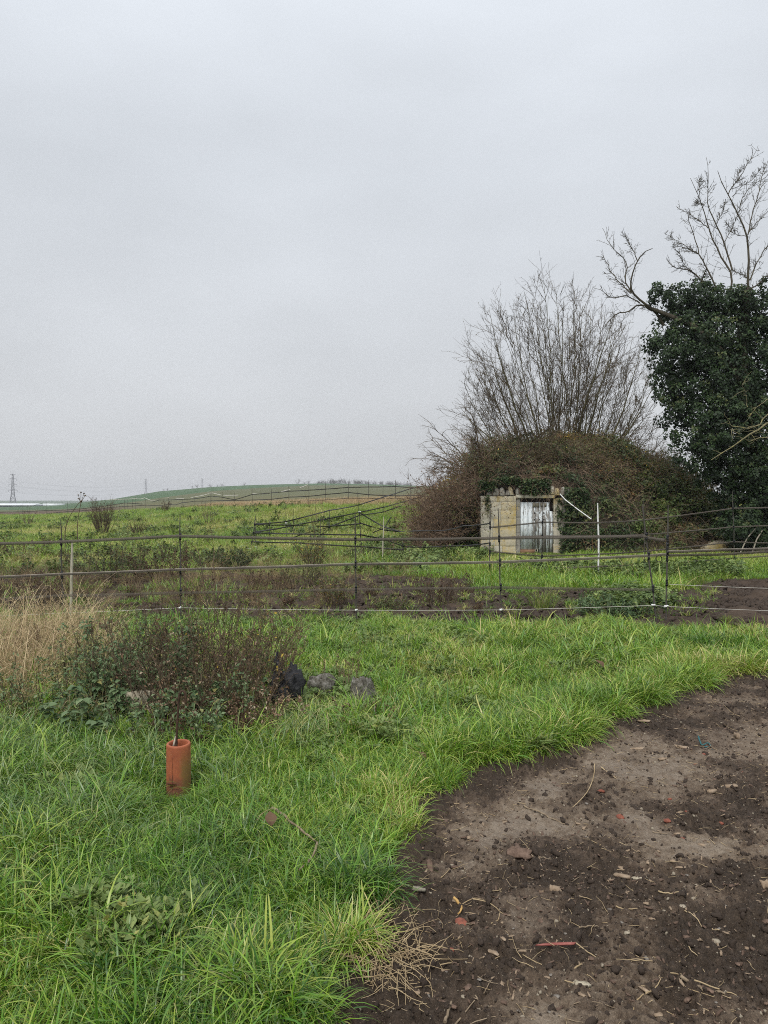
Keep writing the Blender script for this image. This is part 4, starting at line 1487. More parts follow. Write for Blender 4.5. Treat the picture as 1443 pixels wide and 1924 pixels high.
# green nettles on the right-hand slope
x, y, z = on_mound(1300, 8.4, 12.8, 24.2, 28.0, lambda x, y, z: (fbm(x, y, 1.1, 3, 6) > .46) & (z > .5) & (z < 3.0))
z = z + .22
scatter('slope_nettles', K_NET, np.stack([x, y, z], -1), RNG.uniform(.6, 1.3, len(x)), np.clip(RNG.normal(.58, .14, len(x)), 0, 1), .3, 'green nettles on the right slope of the mound', 'nettles')
x, y, z = on_mound(900, .8, 4.3, 23.7, 26.5, lambda x, y, z: z < 1.5)
z = z + .12
scatter('slope_nettles', K_NET, np.stack([x, y, z], -1), RNG.uniform(.5, 1.1, len(x)), np.clip(RNG.normal(.4, .14, len(x)), 0, 1), .3, 'green nettles at the left foot of the mound', 'nettles')
x, y, z = on_mound(650, 8.4, 13.6, 23.6, 25.6, lambda x, y, z: z < 1.0)
scatter('slope_straw', K_DRY, np.stack([x, y, z], -1), RNG.uniform(.3, .7, len(x)), RNG.uniform(.2, .8, len(x)), .5, 'flattened dry grass at the right foot of the mound', 'grass')


# ------------------------------------------------------------------ shrubs, trees, weeds
def shrub(name, label, cat, base, nst, ht, spread, r0, mat_s, group=None, levels=2, cnt=(10, 7), leaf=None, nleaf=0, leafsize=.05, up=.06, wob=.09, basew=.2, ang=.55, tmpl=OVAL, tonef=None, leafname='leaves', lw=(.32, .35)):
    t = thing(name, base, label, cat, group)
    base = np.asarray(base, float)
    a = RNG.uniform(0, 2 * math.pi, nst)
    rr = basew * np.sqrt(RNG.random(nst))
    st = base + np.stack([rr * np.cos(a), rr * np.sin(a), np.zeros(nst)], -1)
    tl = spread * np.sqrt(RNG.random(nst))
    d = np.stack([np.cos(a) * np.sin(tl), np.sin(a) * np.sin(tl), np.cos(tl)], -1)
    L0 = ht * RNG.uniform(.55, 1.08, nst)
    P0 = grow(st, d, L0, 9, wob, up)
    mb = MB()
    mb.tubes(P0, taper(r0 * RNG.uniform(.6, 1.3, nst), r0 * .18, 9), 5)
    mb.build('stems', mat_s, t)
    mb = MB()
    cur, curL, rad_ = P0, L0, r0
    ends = [P0]
    for lv in range(levels):
        s, dd, tt, idx = spawn(cur, cnt[lv] if lv == 0 else max(2, int(cnt[lv] * .62)), .22, .98, ang)
        Ls = curL[idx] * lw[lv] * RNG.uniform(.45, 1.15, len(idx)) * (1.15 - .6 * tt)
        n_ = 5 if lv == 0 else 3
        Q = grow(s, dd, Ls, n_, wob * 1.4, up)
        rad_ = max(rad_ * .42, .0025)
        mb.tubes(Q, taper(rad_ * RNG.uniform(.6, 1.2, len(idx)), rad_ * .35, n_), 3)
        cur, curL = Q, Ls
        ends.append(Q)
    if levels:
        mb.build('twigs', mat_s if mat_s is not M['hazel'] else M['twig'], t)
    if leaf is not None and nleaf:
        Q = ends[-1].reshape(-1, 3)
        c = Q[RNG.integers(0, len(Q), nleaf)] + RNG.normal(0, leafsize * .3, (nleaf, 3))
        mb = MB()
        mb.cards(c, RNG.normal(0, 1, (nleaf, 3)) - np.array([0, 0, .5]), RNG.normal(0, .6, (nleaf, 3)) + np.array([0, -.2, .7]), leafsize * RNG.uniform(.5, 1.3, nleaf), *tmpl,
                 tone=np.clip((tonef(c) if tonef else .5) + RNG.normal(0, .2, nleaf), 0, 1))
        mb.build(leafname, leaf, t)
    return t


# the many-stemmed shrub on the mound
def aimed_shrub():
    base = np.array([7.0, 29.2, 3.2])
    t = thing('coppiced_shrub', base, 'tall bare many-stemmed shrub fanning out on top of the mound', 'shrub')
    tips = []
    for (px, py) in ((878, 690), (890, 655), (905, 650), (872, 720), (925, 600), (935, 570), (950, 585), (965, 555), (985, 532), (1000, 545), (1015, 560), (1030, 540), (1045, 530), (1060, 540), (1080, 532), (1095, 560), (1110, 575), (1090, 600), (1130, 585), (1145, 600), (1160, 590), (1175, 600), (1190, 620), (1205, 640),
                     (1220, 660), (1225, 690), (1228, 725), (1215, 700), (1180, 640), (1150, 640), (1120, 620), (1065, 575), (1010, 590), (970, 620), (940, 640), (915, 690), (900, 735), (880, 750), (868, 775), (850, 800), (862, 830), (1235, 760), (1232, 800), (1200, 740), (1045, 600), (990, 600), (1075, 640), (1140, 690), (1170, 700), (955, 680)):
        tips.append((px, py))
    tips = np.array(tips, float)
    tips[:, 1] += 16 * np.clip((700 - tips[:, 1]) / 150, 0, 1)
    tips = np.concatenate([tips, tips[::2] + RNG.normal(0, 26, tips[::2].shape) + np.array([0, 26])])
    nst = len(tips)
    ds = 29.2 + RNG.normal(0, 1.1, nst)
    E = np.array([P(a, b_, d_) for (a, b_), d_ in zip(tips, ds)])
    bx = np.clip((tips[:, 0] - 1050) / 170, -1, 1)
    st = base + np.stack([bx * .95 + RNG.normal(0, .25, nst), RNG.normal(0, .45, nst), np.full(nst, -.1) - .5 * np.abs(bx)], -1)
    n_ = 10
    tt = np.linspace(0, 1, n_)[None, :, None]
    mid = st + (E - st) * np.array([.60, .60, .46]) + RNG.normal(0, .12, (nst, 3))
    P0 = (1 - tt) ** 2 * st[:, None] + 2 * tt * (1 - tt) * mid[:, None] + tt ** 2 * E[:, None]
    P0[:, 1:-1] += np.cumsum(RNG.normal(0, .05, (nst, n_ - 2, 3)), 1) * np.sin(np.linspace(0, math.pi, n_))[None, 1:-1, None]
    r0 = RNG.uniform(.012, .032, nst)
    big = RNG.choice(nst, 9, False)
    r0[big] = RNG.uniform(.05, .075, 9)
    mb = MB()
    mb.tubes(P0, taper(r0, .006, n_), 5)
    mb.build('stems', M['hazel'], t)
    L0 = np.linalg.norm(E - st, axis=1)
    mb = MB()
    s, dd, t1, idx = spawn(P0, 11, .15, .95, .55, .22)
    Q1 = grow(s, dd, L0[idx] * RNG.uniform(.14, .50, len(idx)) * (1.25 - .75 * t1), 8, .17, .05)
    mb.tubes(Q1, taper(RNG.uniform(.006, .012, len(idx)), .0036, 8), 3)
    L1 = np.linalg.norm(Q1[:, -1] - Q1[:, 0], axis=1)
    s, dd, t2, idx2 = spawn(Q1, 7, .12, 1, .55, .22)
    Q2 = grow(s, dd, L1[idx2] * RNG.uniform(.15, .45, len(idx2)), 4, .2, .06)
    mb.tubes(Q2, taper(RNG.uniform(.004, .0068, len(idx2)), .0032, 4), 3)
    s, dd, t3, idx3 = spawn(Q2, 2, .2, 1, .8, .25)
    Q3 = grow(s, dd, RNG.uniform(.05, .16, len(idx3)), 3, .2, .05)
    mb.tubes(Q3, .003, 3)
    mb.build('twigs', M['twig'], t)
    pts_ = np.concatenate([Q2[:, 2:].reshape(-1, 3), Q1[:, 3:].reshape(-1, 3)])
    c = pts_[RNG.integers(0, len(pts_), 4200)]
    mb = MB()
    mb.cards(c, RNG.normal(0, 1, (len(c), 3)), RNG.normal(0, 1, (len(c), 3)), RNG.uniform(.025, .06, len(c)), *OVAL, tone=RNG.uniform(.3, .9, len(c)))
    mb.build('last_leaves', M['bramble'], t)
    return t


aimed_shrub()
# low bare shrub leaning out at the left shoulder of the mound
shrub('bare_shrub', 'low bare shrub with arching twigs at the left shoulder of the mound', 'shrub', (4.3, 27.6, 2.4), 60, 3.1, 1.15, .026, M['twig'], cnt=(12, 7), up=-.03, wob=.13, basew=1.0, lw=(.42, .45))
shrub('bare_shrub', 'thin bare shrub behind the right shoulder of the mound beside the ivy', 'shrub', (10.2, 30.0, 2.0), 40, 3.0, .8, .02, M['twig'], cnt=(10, 6), up=.02, wob=.12, basew=.9, lw=(.4, .45))


# bramble thickets
def thicket(label, boxes, nst, tone, seed_leaf, leafmat, ntw=9, H0=1.0):
    bs = []
    for (px0, px1, d0, d1, zlo) in boxes:
        n = nst // len(boxes)
        d = RNG.uniform(d0, d1, n)
        pxr = RNG.uniform(px0, px1, n)
        bs.append(np.stack([(pxr - CX) / F_PX * d, d, np.full(n, zlo)], -1))
    st = np.concatenate(bs)
    st[:, 2] = np.maximum(st[:, 2], mound_top(st[:, 0], st[:, 1])) - .05
    c0 = st.mean(0)
    t = thing('bramble_thicket', (c0[0], c0[1], st[:, 2].min()), label, 'brambles')
    L0 = H0 * RNG.uniform(.8, 2.1, len(st))
    P0 = grow(st, np.stack([RNG.normal(-.08, .45, len(st)), RNG.normal(-.15, .35, len(st)), np.ones(len(st))], -1), L0, 9, .14, -.10)
    mb = MB()
    mb.tubes(P0, taper(RNG.uniform(.006, .012, len(st)), .003, 9), 4)
    mb.build('canes', M['cane'], t)
    s, dd, tt, idx = spawn(P0, ntw, .15, 1, .7)
    Q = grow(s, dd, L0[idx] * RNG.uniform(.1, .4, len(idx)), 4, .22, -.04)
    mb = MB()
    mb.tubes(Q, taper(RNG.uniform(.0032, .0062, len(idx)), .0022, 4), 3)
    mb.build('twigs', M['cane'], t)
    qq = Q.reshape(-1, 3)
    c = qq[RNG.integers(0, len(qq), seed_leaf)] + RNG.normal(0, .05, (seed_leaf, 3))
    mb = MB()
    mb.cards(c, RNG.normal(0, 1, (len(c), 3)) - [0, 0, .4], RNG.normal(0, .6, (len(c), 3)) + [0, -.3, .7], .075 * RNG.uniform(.5, 1.3, len(c)), *OVAL, tone=np.clip(tone(c) + RNG.normal(0, .15, len(c)), 0, 1))
    mb.build('leaves', leafmat, t)
    return t


thicket('reddish brown bramble thicket sprawling at the left end of the mound', [(778, 850, 24.6, 27, .2), (800, 905, 25.5, 28, .6), (830, 905, 25.2, 26.5, 1.2), (800, 880, 26.5, 29, 1.2)], 620, lambda c: .25 + .5 * fbm(c[:, 0], c[:, 2], .6, 3, 3), 11000, M['deadleaf'], 10, 1.0)
thicket('greener brambles overhanging the left corner of the stone shed', [(850, 925, 25.2, 26.5, 1.1), (880, 960, 26, 28, 2.2)], 260, lambda c: .3 + .5 * fbm(c[:, 0], c[:, 2], .5, 3, 5), 6500, M['bramble'], 8, .75)
thicket('leafy brown brambles along the skyline between shrub and ivy tree', [(1165, 1300, 27.5, 30, 2.0), (1215, 1330, 26.5, 28.5, 1.4)], 260, lambda c: .55 + .4 * fbm(c[:, 0], c[:, 2], .5, 3, 5), 6000, M['bramble'], 7, .75)
thicket('olive and rust coloured brambles on the top of the mound above the door', [(960, 1130, 26.3, 28.5, 2.4), (1040, 1200, 26.0, 28.0, 2.2)], 330, lambda c: .42 + .5 * fbm(c[:, 0], c[:, 2], .5, 3, 5), 9500, M['bramble'], 8, .6)


# ------------------------------------------------------------------ the ivy-clad tree
def ivy_tree():
    D = 24.6
    base = np.array([(1425 - CX) / F_PX * D, D, 0.0])
    t = thing('ivy_tree', base, 'large bare tree with its trunk and lower crown smothered in dark ivy', 'tree')
    mb = MB()
    tr = smooth_path(np.array([base - [0, 0, .2], base + [.05, .1, 2.5], P(1400, 760, D + .2), P(1390, 640, D + .2), P(1402, 560, D + .1), P(1405, 540, D)]), 14)
    mb.tubes(tr, np.interp(np.linspace(0, 1, 14), [0, .1, .5, 1], [.42, .34, .26, .12])[None], 10)
    tr2 = smooth_path(np.array([P(1395, 720, D), P(1340, 640, D - .2), P(1290, 600, D - .2), P(1240, 592, D - .2), P(1225, 580, D - .2)]), 9)
    mb.tubes(tr2, taper(.16, .06, 9), 8)
    mb.build('trunk', M['bark'], t)
    Z = lambda a, b_: (1100 + a / 4.207, 260 + b_ / 4.207)
    limbs = [
        ([(620, 1480), (550, 1360), (440, 1290), (360, 1210), (350, 1150), (375, 1040), (410, 970), (470, 890), (530, 870)], .050, .012),
        ([(365, 1220), (300, 1120), (345, 1010), (320, 960), (240, 900), (170, 810), (135, 710)], .024, .006),
        ([(410, 965), (385, 900), (350, 840), (310, 770), (280, 735)], .017, .006),
        ([(360, 1225), (290, 1160), (210, 1070), (150, 940), (80, 930)], .020, .006),
        ([(530, 1360), (490, 1330), (420, 1305), (340, 1370), (240, 1390), (180, 1440), (140, 1510)], .032, .008),
        ([(430, 1300), (330, 1240), (200, 1260), (110, 1190), (60, 1180)], .02, .006),
        ([(1050, 1210), (1000, 1110), (960, 1020), (890, 900), (850, 740), (810, 620), (785, 550)], .030, .007),
        ([(890, 910), (820, 880), (740, 820), (660, 775), (620, 745)], .016, .005),
        ([(890, 915), (780, 860), (690, 850)], .012, .005),
        ([(1150, 1200), (1158, 1060), (1080, 960), (1030, 860), (970, 720), (950, 600), (935, 530), (880, 430), (830, 315)], .036, .007),
        ([(1160, 1040), (1130, 940), (1085, 810), (1030, 660), (950, 530), (975, 400), (970, 260), (955, 150)], .030, .006),
        ([(970, 710), (900, 650), (830, 600), (780, 575), (720, 540)], .016, .005),
        ([(945, 530), (905, 515), (860, 510)], .010, .005),
        ([(880, 430), (900, 380), (905, 315)], .010, .004),
        ([(1225, 1450), (1260, 1330), (1290, 1190), (1290, 1000), (1285, 760), (1240, 660), (1190, 570), (1140, 470), (1090, 380), (1045, 255)], .055, .009),
        ([(1130, 440), (1160, 390), (1220, 310), (1290, 190), (1340, 120), (1365, 55)], .017, .005),
        ([(1150, 400), (1200, 330), (1228, 225)], .011, .004),
        ([(1285, 760), (1310, 640), (1350, 500), (1385, 340), (1420, 230), (1470, 130)], .022, .006),
        ([(1285, 750), (1360, 660), (1440, 580), (1520, 500)], .018, .006),
        ([(1160, 460), (1240, 380), (1330, 320), (1390, 230)], .012, .004),
        ([(1210, 590), (1240, 470), (1290, 400), (1370, 340), (1440, 250)], .014, .005),
        ([(1095, 820), (1150, 730), (1190, 640), (1225, 520)], .012, .005),
        ([(1300, 1120), (1345, 1010), (1400, 900), (1470, 800)], .026, .007),
        ([(1295, 1200), (1380, 1140), (1470, 1060)], .024, .01),
        ([(1290, 1110), (1230, 1070), (1165, 1040)], .016, .008),
        ([(930, 1140), (880, 1080), (800, 1035), (690, 1020), (650, 950)], .030, .008),
        ([(870, 1080), (780, 1000), (740, 900), (700, 875)], .014, .006),
        ([(960, 1020), (930, 1100), (900, 1180)], .016, .01),
        ([(1290, 780), (1180, 760), (1100, 650)], .012, .004),
        ([(1030, 680), (1080, 600), (1110, 480)], .012, .004),
    ]
    n_ = 14
    paths, r0s, r1s = [], [], []
    for i, (pl, a, b_) in enumerate(limbs):
        off = RNG.normal(0, .5)
        q = [P(*Z(*p), D + off * (k / len(pl)) ** .7) for k, p in enumerate(pl)]
        p = resample(q, n_)
        p[1:-1] = .2 * p[:-2] + .6 * p[1:-1] + .2 * p[2:]
        p[1:-1] += RNG.normal(0, .012, (n_ - 2, 3))
        paths.append(p)
        r0s.append(a * 1.02)
        r1s.append(b_ * .95)
    Pp = np.array(paths)
    mb = MB()
    mb.tubes(Pp, taper(r0s, r1s, n_), 6)
    mb.build('limbs', M['bark'], t)
    L0 = np.array([np.linalg.norm(np.diff(p, axis=0), axis=1).sum() for p in Pp])
    s, dd, tt, idx = spawn(Pp, 24, .08, .93, .7, .25)
    Q = grow(s, dd, np.clip(L0[idx], 1, 3.2) * RNG.uniform(.06, .30, len(idx)) * (1.25 - .75 * tt), 6, .15, .07)
    mb = MB()
    mb.tubes(Q, taper(RNG.uniform(.0045, .008, len(idx)), .0036, 6), 4)
    s, dd, tt, idx = spawn(Q, 3, .2, 1, .8, .3)
    Q2 = grow(s, dd, RNG.uniform(.03, .16, len(idx)), 4, .2, .05)
    mb.tubes(Q2, taper(RNG.uniform(.005, .007, len(idx)), .0035, 4), 3)
    mb.build('twigs', M['bark'], t)
    # ivy: leaves packed on a cloud of overlapping masses
    sph = [(1265, 575, 34), (1300, 560, 42), (1330, 575, 45), (1372, 570, 38), (1275, 620, 46), (1260, 660, 36), (1262, 700, 38), (1310, 640, 60), (1355, 640, 60), (1400, 640, 60), (1300, 700, 62), (1270, 745, 40), (1290, 790, 48), (1350, 720, 70),
           (1410, 720, 70), (1310, 835, 46), (1345, 860, 52), (1340, 790, 60), (1400, 800, 70), (1400, 870, 62), (1385, 930, 46), (1420, 930, 55), (1410, 980, 42), (1440, 1000, 50), (1450, 560, 40), (1440, 610, 55), (1470, 700, 80), (1480, 820, 85), (1470, 930, 70), (1390, 560, 24), (1240, 548, 18), (1225, 640, 14), (1380, 985, 30), (1405, 1020, 32), (1440, 1025, 42), (1395, 760, 60), (1350, 900, 34)]
    cs, ns, tn = [], [], []
    for (px, py, r) in sph:
        c0 = P(px, py, D + RNG.normal(0, .4))
        rm = r / F_PX * D
        ncl = int(46 * (r / 50) ** 2) + 8
        v = norm(RNG.normal(size=(ncl, 3)))
        v[:, 1] = np.where(RNG.random(ncl) < .7, -np.abs(v[:, 1]), v[:, 1])
        rr = rm * RNG.uniform(.72, 1.02, ncl)
        for k in range(ncl):
            cc = c0 + v[k] * rr[k]
            m_ = RNG.integers(28, 52)
            rad_ = RNG.uniform(.14, .27)
            w_ = norm(RNG.normal(size=(m_, 3)) + v[k] * .9 + np.array([0, 0, .25]))
            cs.append(cc + w_ * (rad_ * RNG.uniform(.55, 1.05, m_))[:, None] * np.array([1, 1, .75]) - np.array([0, 0, 1]) * (RNG.random(m_) ** 2 * .16)[:, None])
            ns.append(norm(w_ + v[k] * .5))
            tn.append(np.full(m_, RNG.normal(.34, .2)) + .30 * w_[:, 2])  # upward leaves get a lighter tone: light from above put into colour
        m_ = int(560 * (r / 50) ** 2)                     # inner leaves; the core's shade is put into their dark tone
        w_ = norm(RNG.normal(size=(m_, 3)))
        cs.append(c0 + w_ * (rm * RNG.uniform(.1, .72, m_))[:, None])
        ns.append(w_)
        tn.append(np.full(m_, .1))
    c, nv, tn = np.concatenate(cs), np.concatenate(ns), np.concatenate(tn)
    k = c[:, 2] > .15
    c, nv, tn = c[k], nv[k], tn[k]
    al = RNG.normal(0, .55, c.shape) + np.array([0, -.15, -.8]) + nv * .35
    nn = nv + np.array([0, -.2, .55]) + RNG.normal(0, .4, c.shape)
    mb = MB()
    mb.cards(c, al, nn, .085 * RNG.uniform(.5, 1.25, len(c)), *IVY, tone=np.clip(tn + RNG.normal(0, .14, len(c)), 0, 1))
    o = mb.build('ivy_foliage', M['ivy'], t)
    return t


ivy_tree()


# bare tree out of frame on the right: one lichened limb reaches into the picture
def right_tree():
    D = 15.0
    t = thing('bare_tree', (10.6, D + .3, 0), 'bare tree reaching in with a pale lichened branch at the right edge', 'tree')
    base = np.array([10.6, D + .3, -.2])
    mb = MB()
    mb.tubes(smooth_path([base, base + [-.1, 0, 1.5], base + [.1, 0, 3.5], base + [.3, .2, 6]], 10), np.interp(np.linspace(0, 1, 10), [0, .15, 1], [.26, .2, .09])[None], 10)
    mb.build('trunk', M['bark'], t)
    Z = lambda a, b_: (1180 + a / 4.183, 600 + b_ / 4.183)
    limbs = [([(1600, 640), (1350, 760), (1100, 820), (1000, 880), (930, 930), (860, 975), (760, 1030), (700, 1080), (655, 1105)], .042, .009),
             ([(1500, 800), (1300, 880), (1100, 925), (1010, 935), (955, 965), (920, 940)], .022, .010),
             ([(1300, 700), (1090, 745), (1040, 830), (960, 860), (860, 850), (810, 835), (762, 812)], .020, .005),
             ([(1040, 830), (950, 850), (880, 870), (800, 865)], .010, .004),
             ([(1250, 560), (1080, 640), (1010, 700), (940, 765)], .012, .004),
             ([(1300, 900), (1180, 960), (1090, 880), (1000, 900)], .012, .004),
             ([(940, 690), (930, 610), (900, 520), (905, 500)], .008, .003)]
    n_ = 12
    Pp = []
    for pl, a, b_ in limbs:
        p = resample([P(*Z(*q), D + RNG.normal(0, .1)) for q in pl], n_)
        p[1:-1] += RNG.normal(0, .010, (n_ - 2, 3))
        Pp.append(p)
    Pp[0][0] = base + [0, 0, 3.4]
    Pp = np.array(Pp)
    mb = MB()
    mb.tubes(Pp, taper([l[1] * .8 for l in limbs], [l[2] * .8 for l in limbs], n_), 6)
    s, dd, tt, idx = spawn(Pp, 7, .3, .98, .8, .3)
    Q = grow(s, dd, RNG.uniform(.06, .4, len(idx)), 5, .2, .05)
    mb.tubes(Q, taper(RNG.uniform(.003, .006, len(idx)), .002, 5), 4)
    mb.build('limbs', M['lichen'], t)


right_tree()

# ------------------------------------------------------------------ fences
_POST_CACHE = {}


def stake(par, org, a, b_, r, mat, name='post'):
    """round stake from foot a to top b_, with a pointed top and a tread flange near the foot"""
    mb = MB()
    a, b_ = np.asarray(a, float), np.asarray(b_, float)
    n_ = 7
    pth = a + (b_ - a) * np.linspace(0, 1, n_)[:, None]
    pth[1:-1] += RNG.normal(0, .004, (n_ - 2, 3))
    rr = np.full(n_, r)
    rr[-1] = r * .55
    mb.tubes(pth, rr[None], 6, cap=True)
    return mb.build(name, mat, par, org)


def clip_box(par, org, p, h, mat, name='insulator', w=.03):
    mb = MB()
    mb.box(p, (w, w * .9, h), jit=.001)
    mb.box(p + np.array([0, -w * .6, h * .32]), (w * 1.25, w * .5, h * .14))
    mb.box(p + np.array([0, -w * .6, -h * .32]), (w * 1.25, w * .5, h * .14))
    return mb.build(name, mat, par, org)


def ribbon(par, org, pts, w, mat, name, sag=0.0, twist=0.0, seg=10, th=.0025, edge=None):
    pts = [np.asarray(p, float) for p in pts]
    path = []
    for i in range(len(pts) - 1):
        L = np.linalg.norm(pts[i + 1] - pts[i])
        for k in range(seg):
            t = k / seg
            p = pts[i] * (1 - t) + pts[i + 1] * t
            p = p - np.array([0, 0, sag * L * 4 * t * (1 - t)])
            path.append(p)
    path.append(pts[-1])
    path = np.array(path)
    n_ = len(path)
    path[1:-1, 2] += RNG.normal(0, w * .04, n_ - 2)
    T = np.gradient(path, axis=0)
    T = norm(T)
    roll = np.cumsum(RNG.normal(0, twist, n_))
    roll -= np.linspace(0, roll[-1], n_)
    side0 = norm(np.cross(T, [0, 0, 1.]))
    up0 = np.cross(side0, T)
    up = up0 * np.cos(roll)[:, None] + side0 * np.sin(roll)[:, None]
    sd = np.cross(T, up)
    V = np.stack([path + up * w / 2 + sd * th, path + up * w / 2 - sd * th, path - up * w / 2 - sd * th, path - up * w / 2 + sd * th], 1)
    i = np.arange(n_ - 1)[:, None]
    j = np.arange(4)[None]
    q = np.stack([i * 4 + j, i * 4 + (j + 1) % 4, (i + 1) * 4 + (j + 1) % 4, (i + 1) * 4 + j], -1).reshape(-1, 4)
    mb = MB()
    mb.add(V.reshape(-1, 3), [q, np.array([[3, 2, 1, 0], [4 * n_ - 4, 4 * n_ - 3, 4 * n_ - 2, 4 * n_ - 1]])])
    o = mb.build(name, mat, par, org)
    if edge is not None:
        for sgn in edge:
            eb = MB()
            eb.tubes(path + up * (w / 2 * sgn), .0022, 4)
            eb.build('edge_thread', M['thread'], o, org)
    return o


def cord(par, org, pts, r, mat, name, sag=0.0, seg=8):
    path = []
    for i in range(len(pts) - 1):
        L = np.linalg.norm(np.asarray(pts[i + 1]) - pts[i])
        for k in range(seg):
            t = k / seg
            path.append(np.asarray(pts[i]) * (1 - t) + np.asarray(pts[i + 1]) * t - np.array([0, 0, sag * L * 4 * t * (1 - t)]))
    path.append(np.asarray(pts[-1]))
    mb = MB()
    mb.tubes(np.array(path), r, 5)
    return mb.build(name, mat, par, org)


# near fence, ten metres off
DF = 10.0
org = np.array([P(668, 1170, DF)[0], DF, 0.0])
front = thing('tape_fence', org, 'nearest electric fence with wide brown tapes strung between thin dark stakes', 'fence', 'electric tape fences')
for (tx, ty, bx, by, ins, dy) in ((114, 976, 119, 1180, (1018, 1080, 1118), .1), (338.5, 967, 340, 1178, (1008, 1071, 1113), .05), (667, 961, 670, 1178, (1015, 1060, 1107), 0), (936, 955, 943, 1178, (1012, 1056, 1103), 0),
                                (1206.5, 947, 1235, 1172, (1008, 1044, 1106), 0.0), (1255.5, 949, 1251, 1174, (1012, 1030, 1048, 1094), 0)):
    a = P(bx, by, DF + dy)
    a[2] = float(H(a[0], a[1])) - .05
    b_ = P(tx, ty, DF + dy)
    s_ = stake(front, org, a, b_, .009 if tx < 1200 else .012, M['post'])
    for iy in ins:
        t = (iy - by) / (ty - by)
        p = P(bx + (tx - bx) * t, iy, DF + dy - .012)
        clip_box(s_, org, p, .10 if iy != 1030 else .17, M['insul'], w=.024)
wp = stake(front, org, P(131, 1150, DF + .15) - [0, 0, .25], P(136, 1017, DF + .15), .019, M['whitewood'], 'wooden_post')
wp['label'] = 'pale squared wooden post'
tp = lambda lst, d=DF - .02: [P(a, b_, d) for a, b_ in lst]
ribbon(front, org, tp([(-300, 1027), (118, 1018), (338, 1007), (667, 1014), (938, 1011), (1208, 1008)]), .040, M['tape'], 'tape', .002, .02)
ribbon(front, org, tp([(-300, 1096), (118, 1079), (338, 1070), (667, 1060), (939, 1056), (1219, 1044), (1253, 1041)]), .030, M['tape'], 'tape', .002, .05, edge=(-1, 1))
ribbon(front, org, tp([(338, 1114), (668, 1107.5), (941, 1104), (1226, 1108)]), .036, M['tape_faint'], 'tape', .001, .03)
ribbon(front, org, tp([(-300, 1140), (119, 1119), (338, 1114)]), .040, M['tape_faint'], 'tape', .002, .03)
ribbon(front, org, tp([(1208, 1008), (1250, 1015)]), .046, M['tape'], 'tape', .03, .06)
ribbon(front, org, tp([(1253, 1037), (1350, 1034), (1443, 1031.5), (1700, 1024)]), .034, M['tape'], 'tape', .001, .06, edge=(1,))
ribbon(front, org, tp([(1253, 1043), (1350, 1042), (1443, 1036), (1700, 1030)], DF + .04), .034, M['tape'], 'tape', .001, .06, edge=(-1,))
cord(front, org, tp([(-300, 1168), (119, 1152), (338, 1142), (669, 1146.5), (942, 1146), (1227, 1137.5), (1252, 1139.5), (1443, 1147.5), (1700, 1158)]), .0030, M['string'], 'white_string', .002)
cord(front, org, [P(1258, 1098, DF), P(1443, 1105.5, DF), P(1700, 1115, DF)], .0028, M['string'], 'white_string', .002)
for (a, b_, w) in ((1227, 1137, .045), (1251, 1139.5, .05), (941, 1146, .035), (669, 1146.5, .03), (338, 1142, .03)):
    mb = MB()
    p = P(a, b_, DF - .03)
    mb.box(p, (w, .02, .022), jit=.003)
    mb.box(p + [w * .45, -.004, .01], (w * .45, .014, .014), rotz(.3), jit=.003)
    mb.build('white_clip', M['white'], front, org)
# rolled ring hanging from the middle tape
mb = MB()
a = np.linspace(0, 2 * math.pi, 15)
c0 = P(1238, 1050, DF)
mb.tubes(np.stack([c0[0] + .042 * np.cos(a), np.full(15, c0[1]), c0[2] + .042 * np.sin(a)], -1), .006, 5)
mb.build('gate_ring', M['insul'], front, org)

# paddock fence round the meadow in front of the mound
org = G(676, 1048)
pad = thing('tape_fence', org, 'sagging electric fence round the paddock before the mound, tied at a far corner', 'fence', 'electric tape fences')
foot = {}


def pstake(key, px0, py0, px1, py1, r=.010, mat='post', ins=(), d=None):
    a = G(px0, py0) if d is None else P(px0, py0, d)
    dd_ = a[1]
    s_ = stake(pad, org, a - [0, 0, .05], P(px1, py1, dd_), r, M[mat])
    foot[key] = dd_
    for iy in ins:
        t = (iy - py0) / (py1 - py0)
        clip_box(s_, org, P(px0 + (px1 - px0) * t, iy, dd_ - .02), .085, M['insul'], w=.034)
    return s_


pstake('A', 471, 1036, 481, 967, .012, ins=(985.5, 1001, 1018))
pstake('A2', 481, 1033, 479, 975, .010)
pstake('B', 680, 1049, 675, 962, .011, ins=(964, 983, 1005))
pstake('N1', 505, 1034, 507, 975, .009, ins=(986, 1002))
pstake('N2', 604, 1042, 602, 978, .009, ins=(1005,))
pstake('C', 758, 1053, 757, 1018, .016, ins=(1024, 1033))
pstake('C2', 772, 1052, 768, 1028, .012)
pstake('W', 718.5, 1058, 721, 971, .016, 'whitewood').__setitem__('label', 'pale wooden stake')
pstake('D', 920, 1079, 921, 938, .010, ins=(983, 991, 1022, 1036, 1064))
pstake('E', 1018, 1076, 1019.5, 942, .009, ins=(981, 1006, 1045, 1067))
wpost = pstake('F', 1125, 1088, 1123, 945, .020, 'white', ins=())
wpost['label'] = 'white stake standing before the mound'
pstake('Hh', 1381, 1066, 1376, 922, .011, ins=(955, 990, 1018, 1049))
pstake('H2', 1212, 1070, 1209, 940, .009)
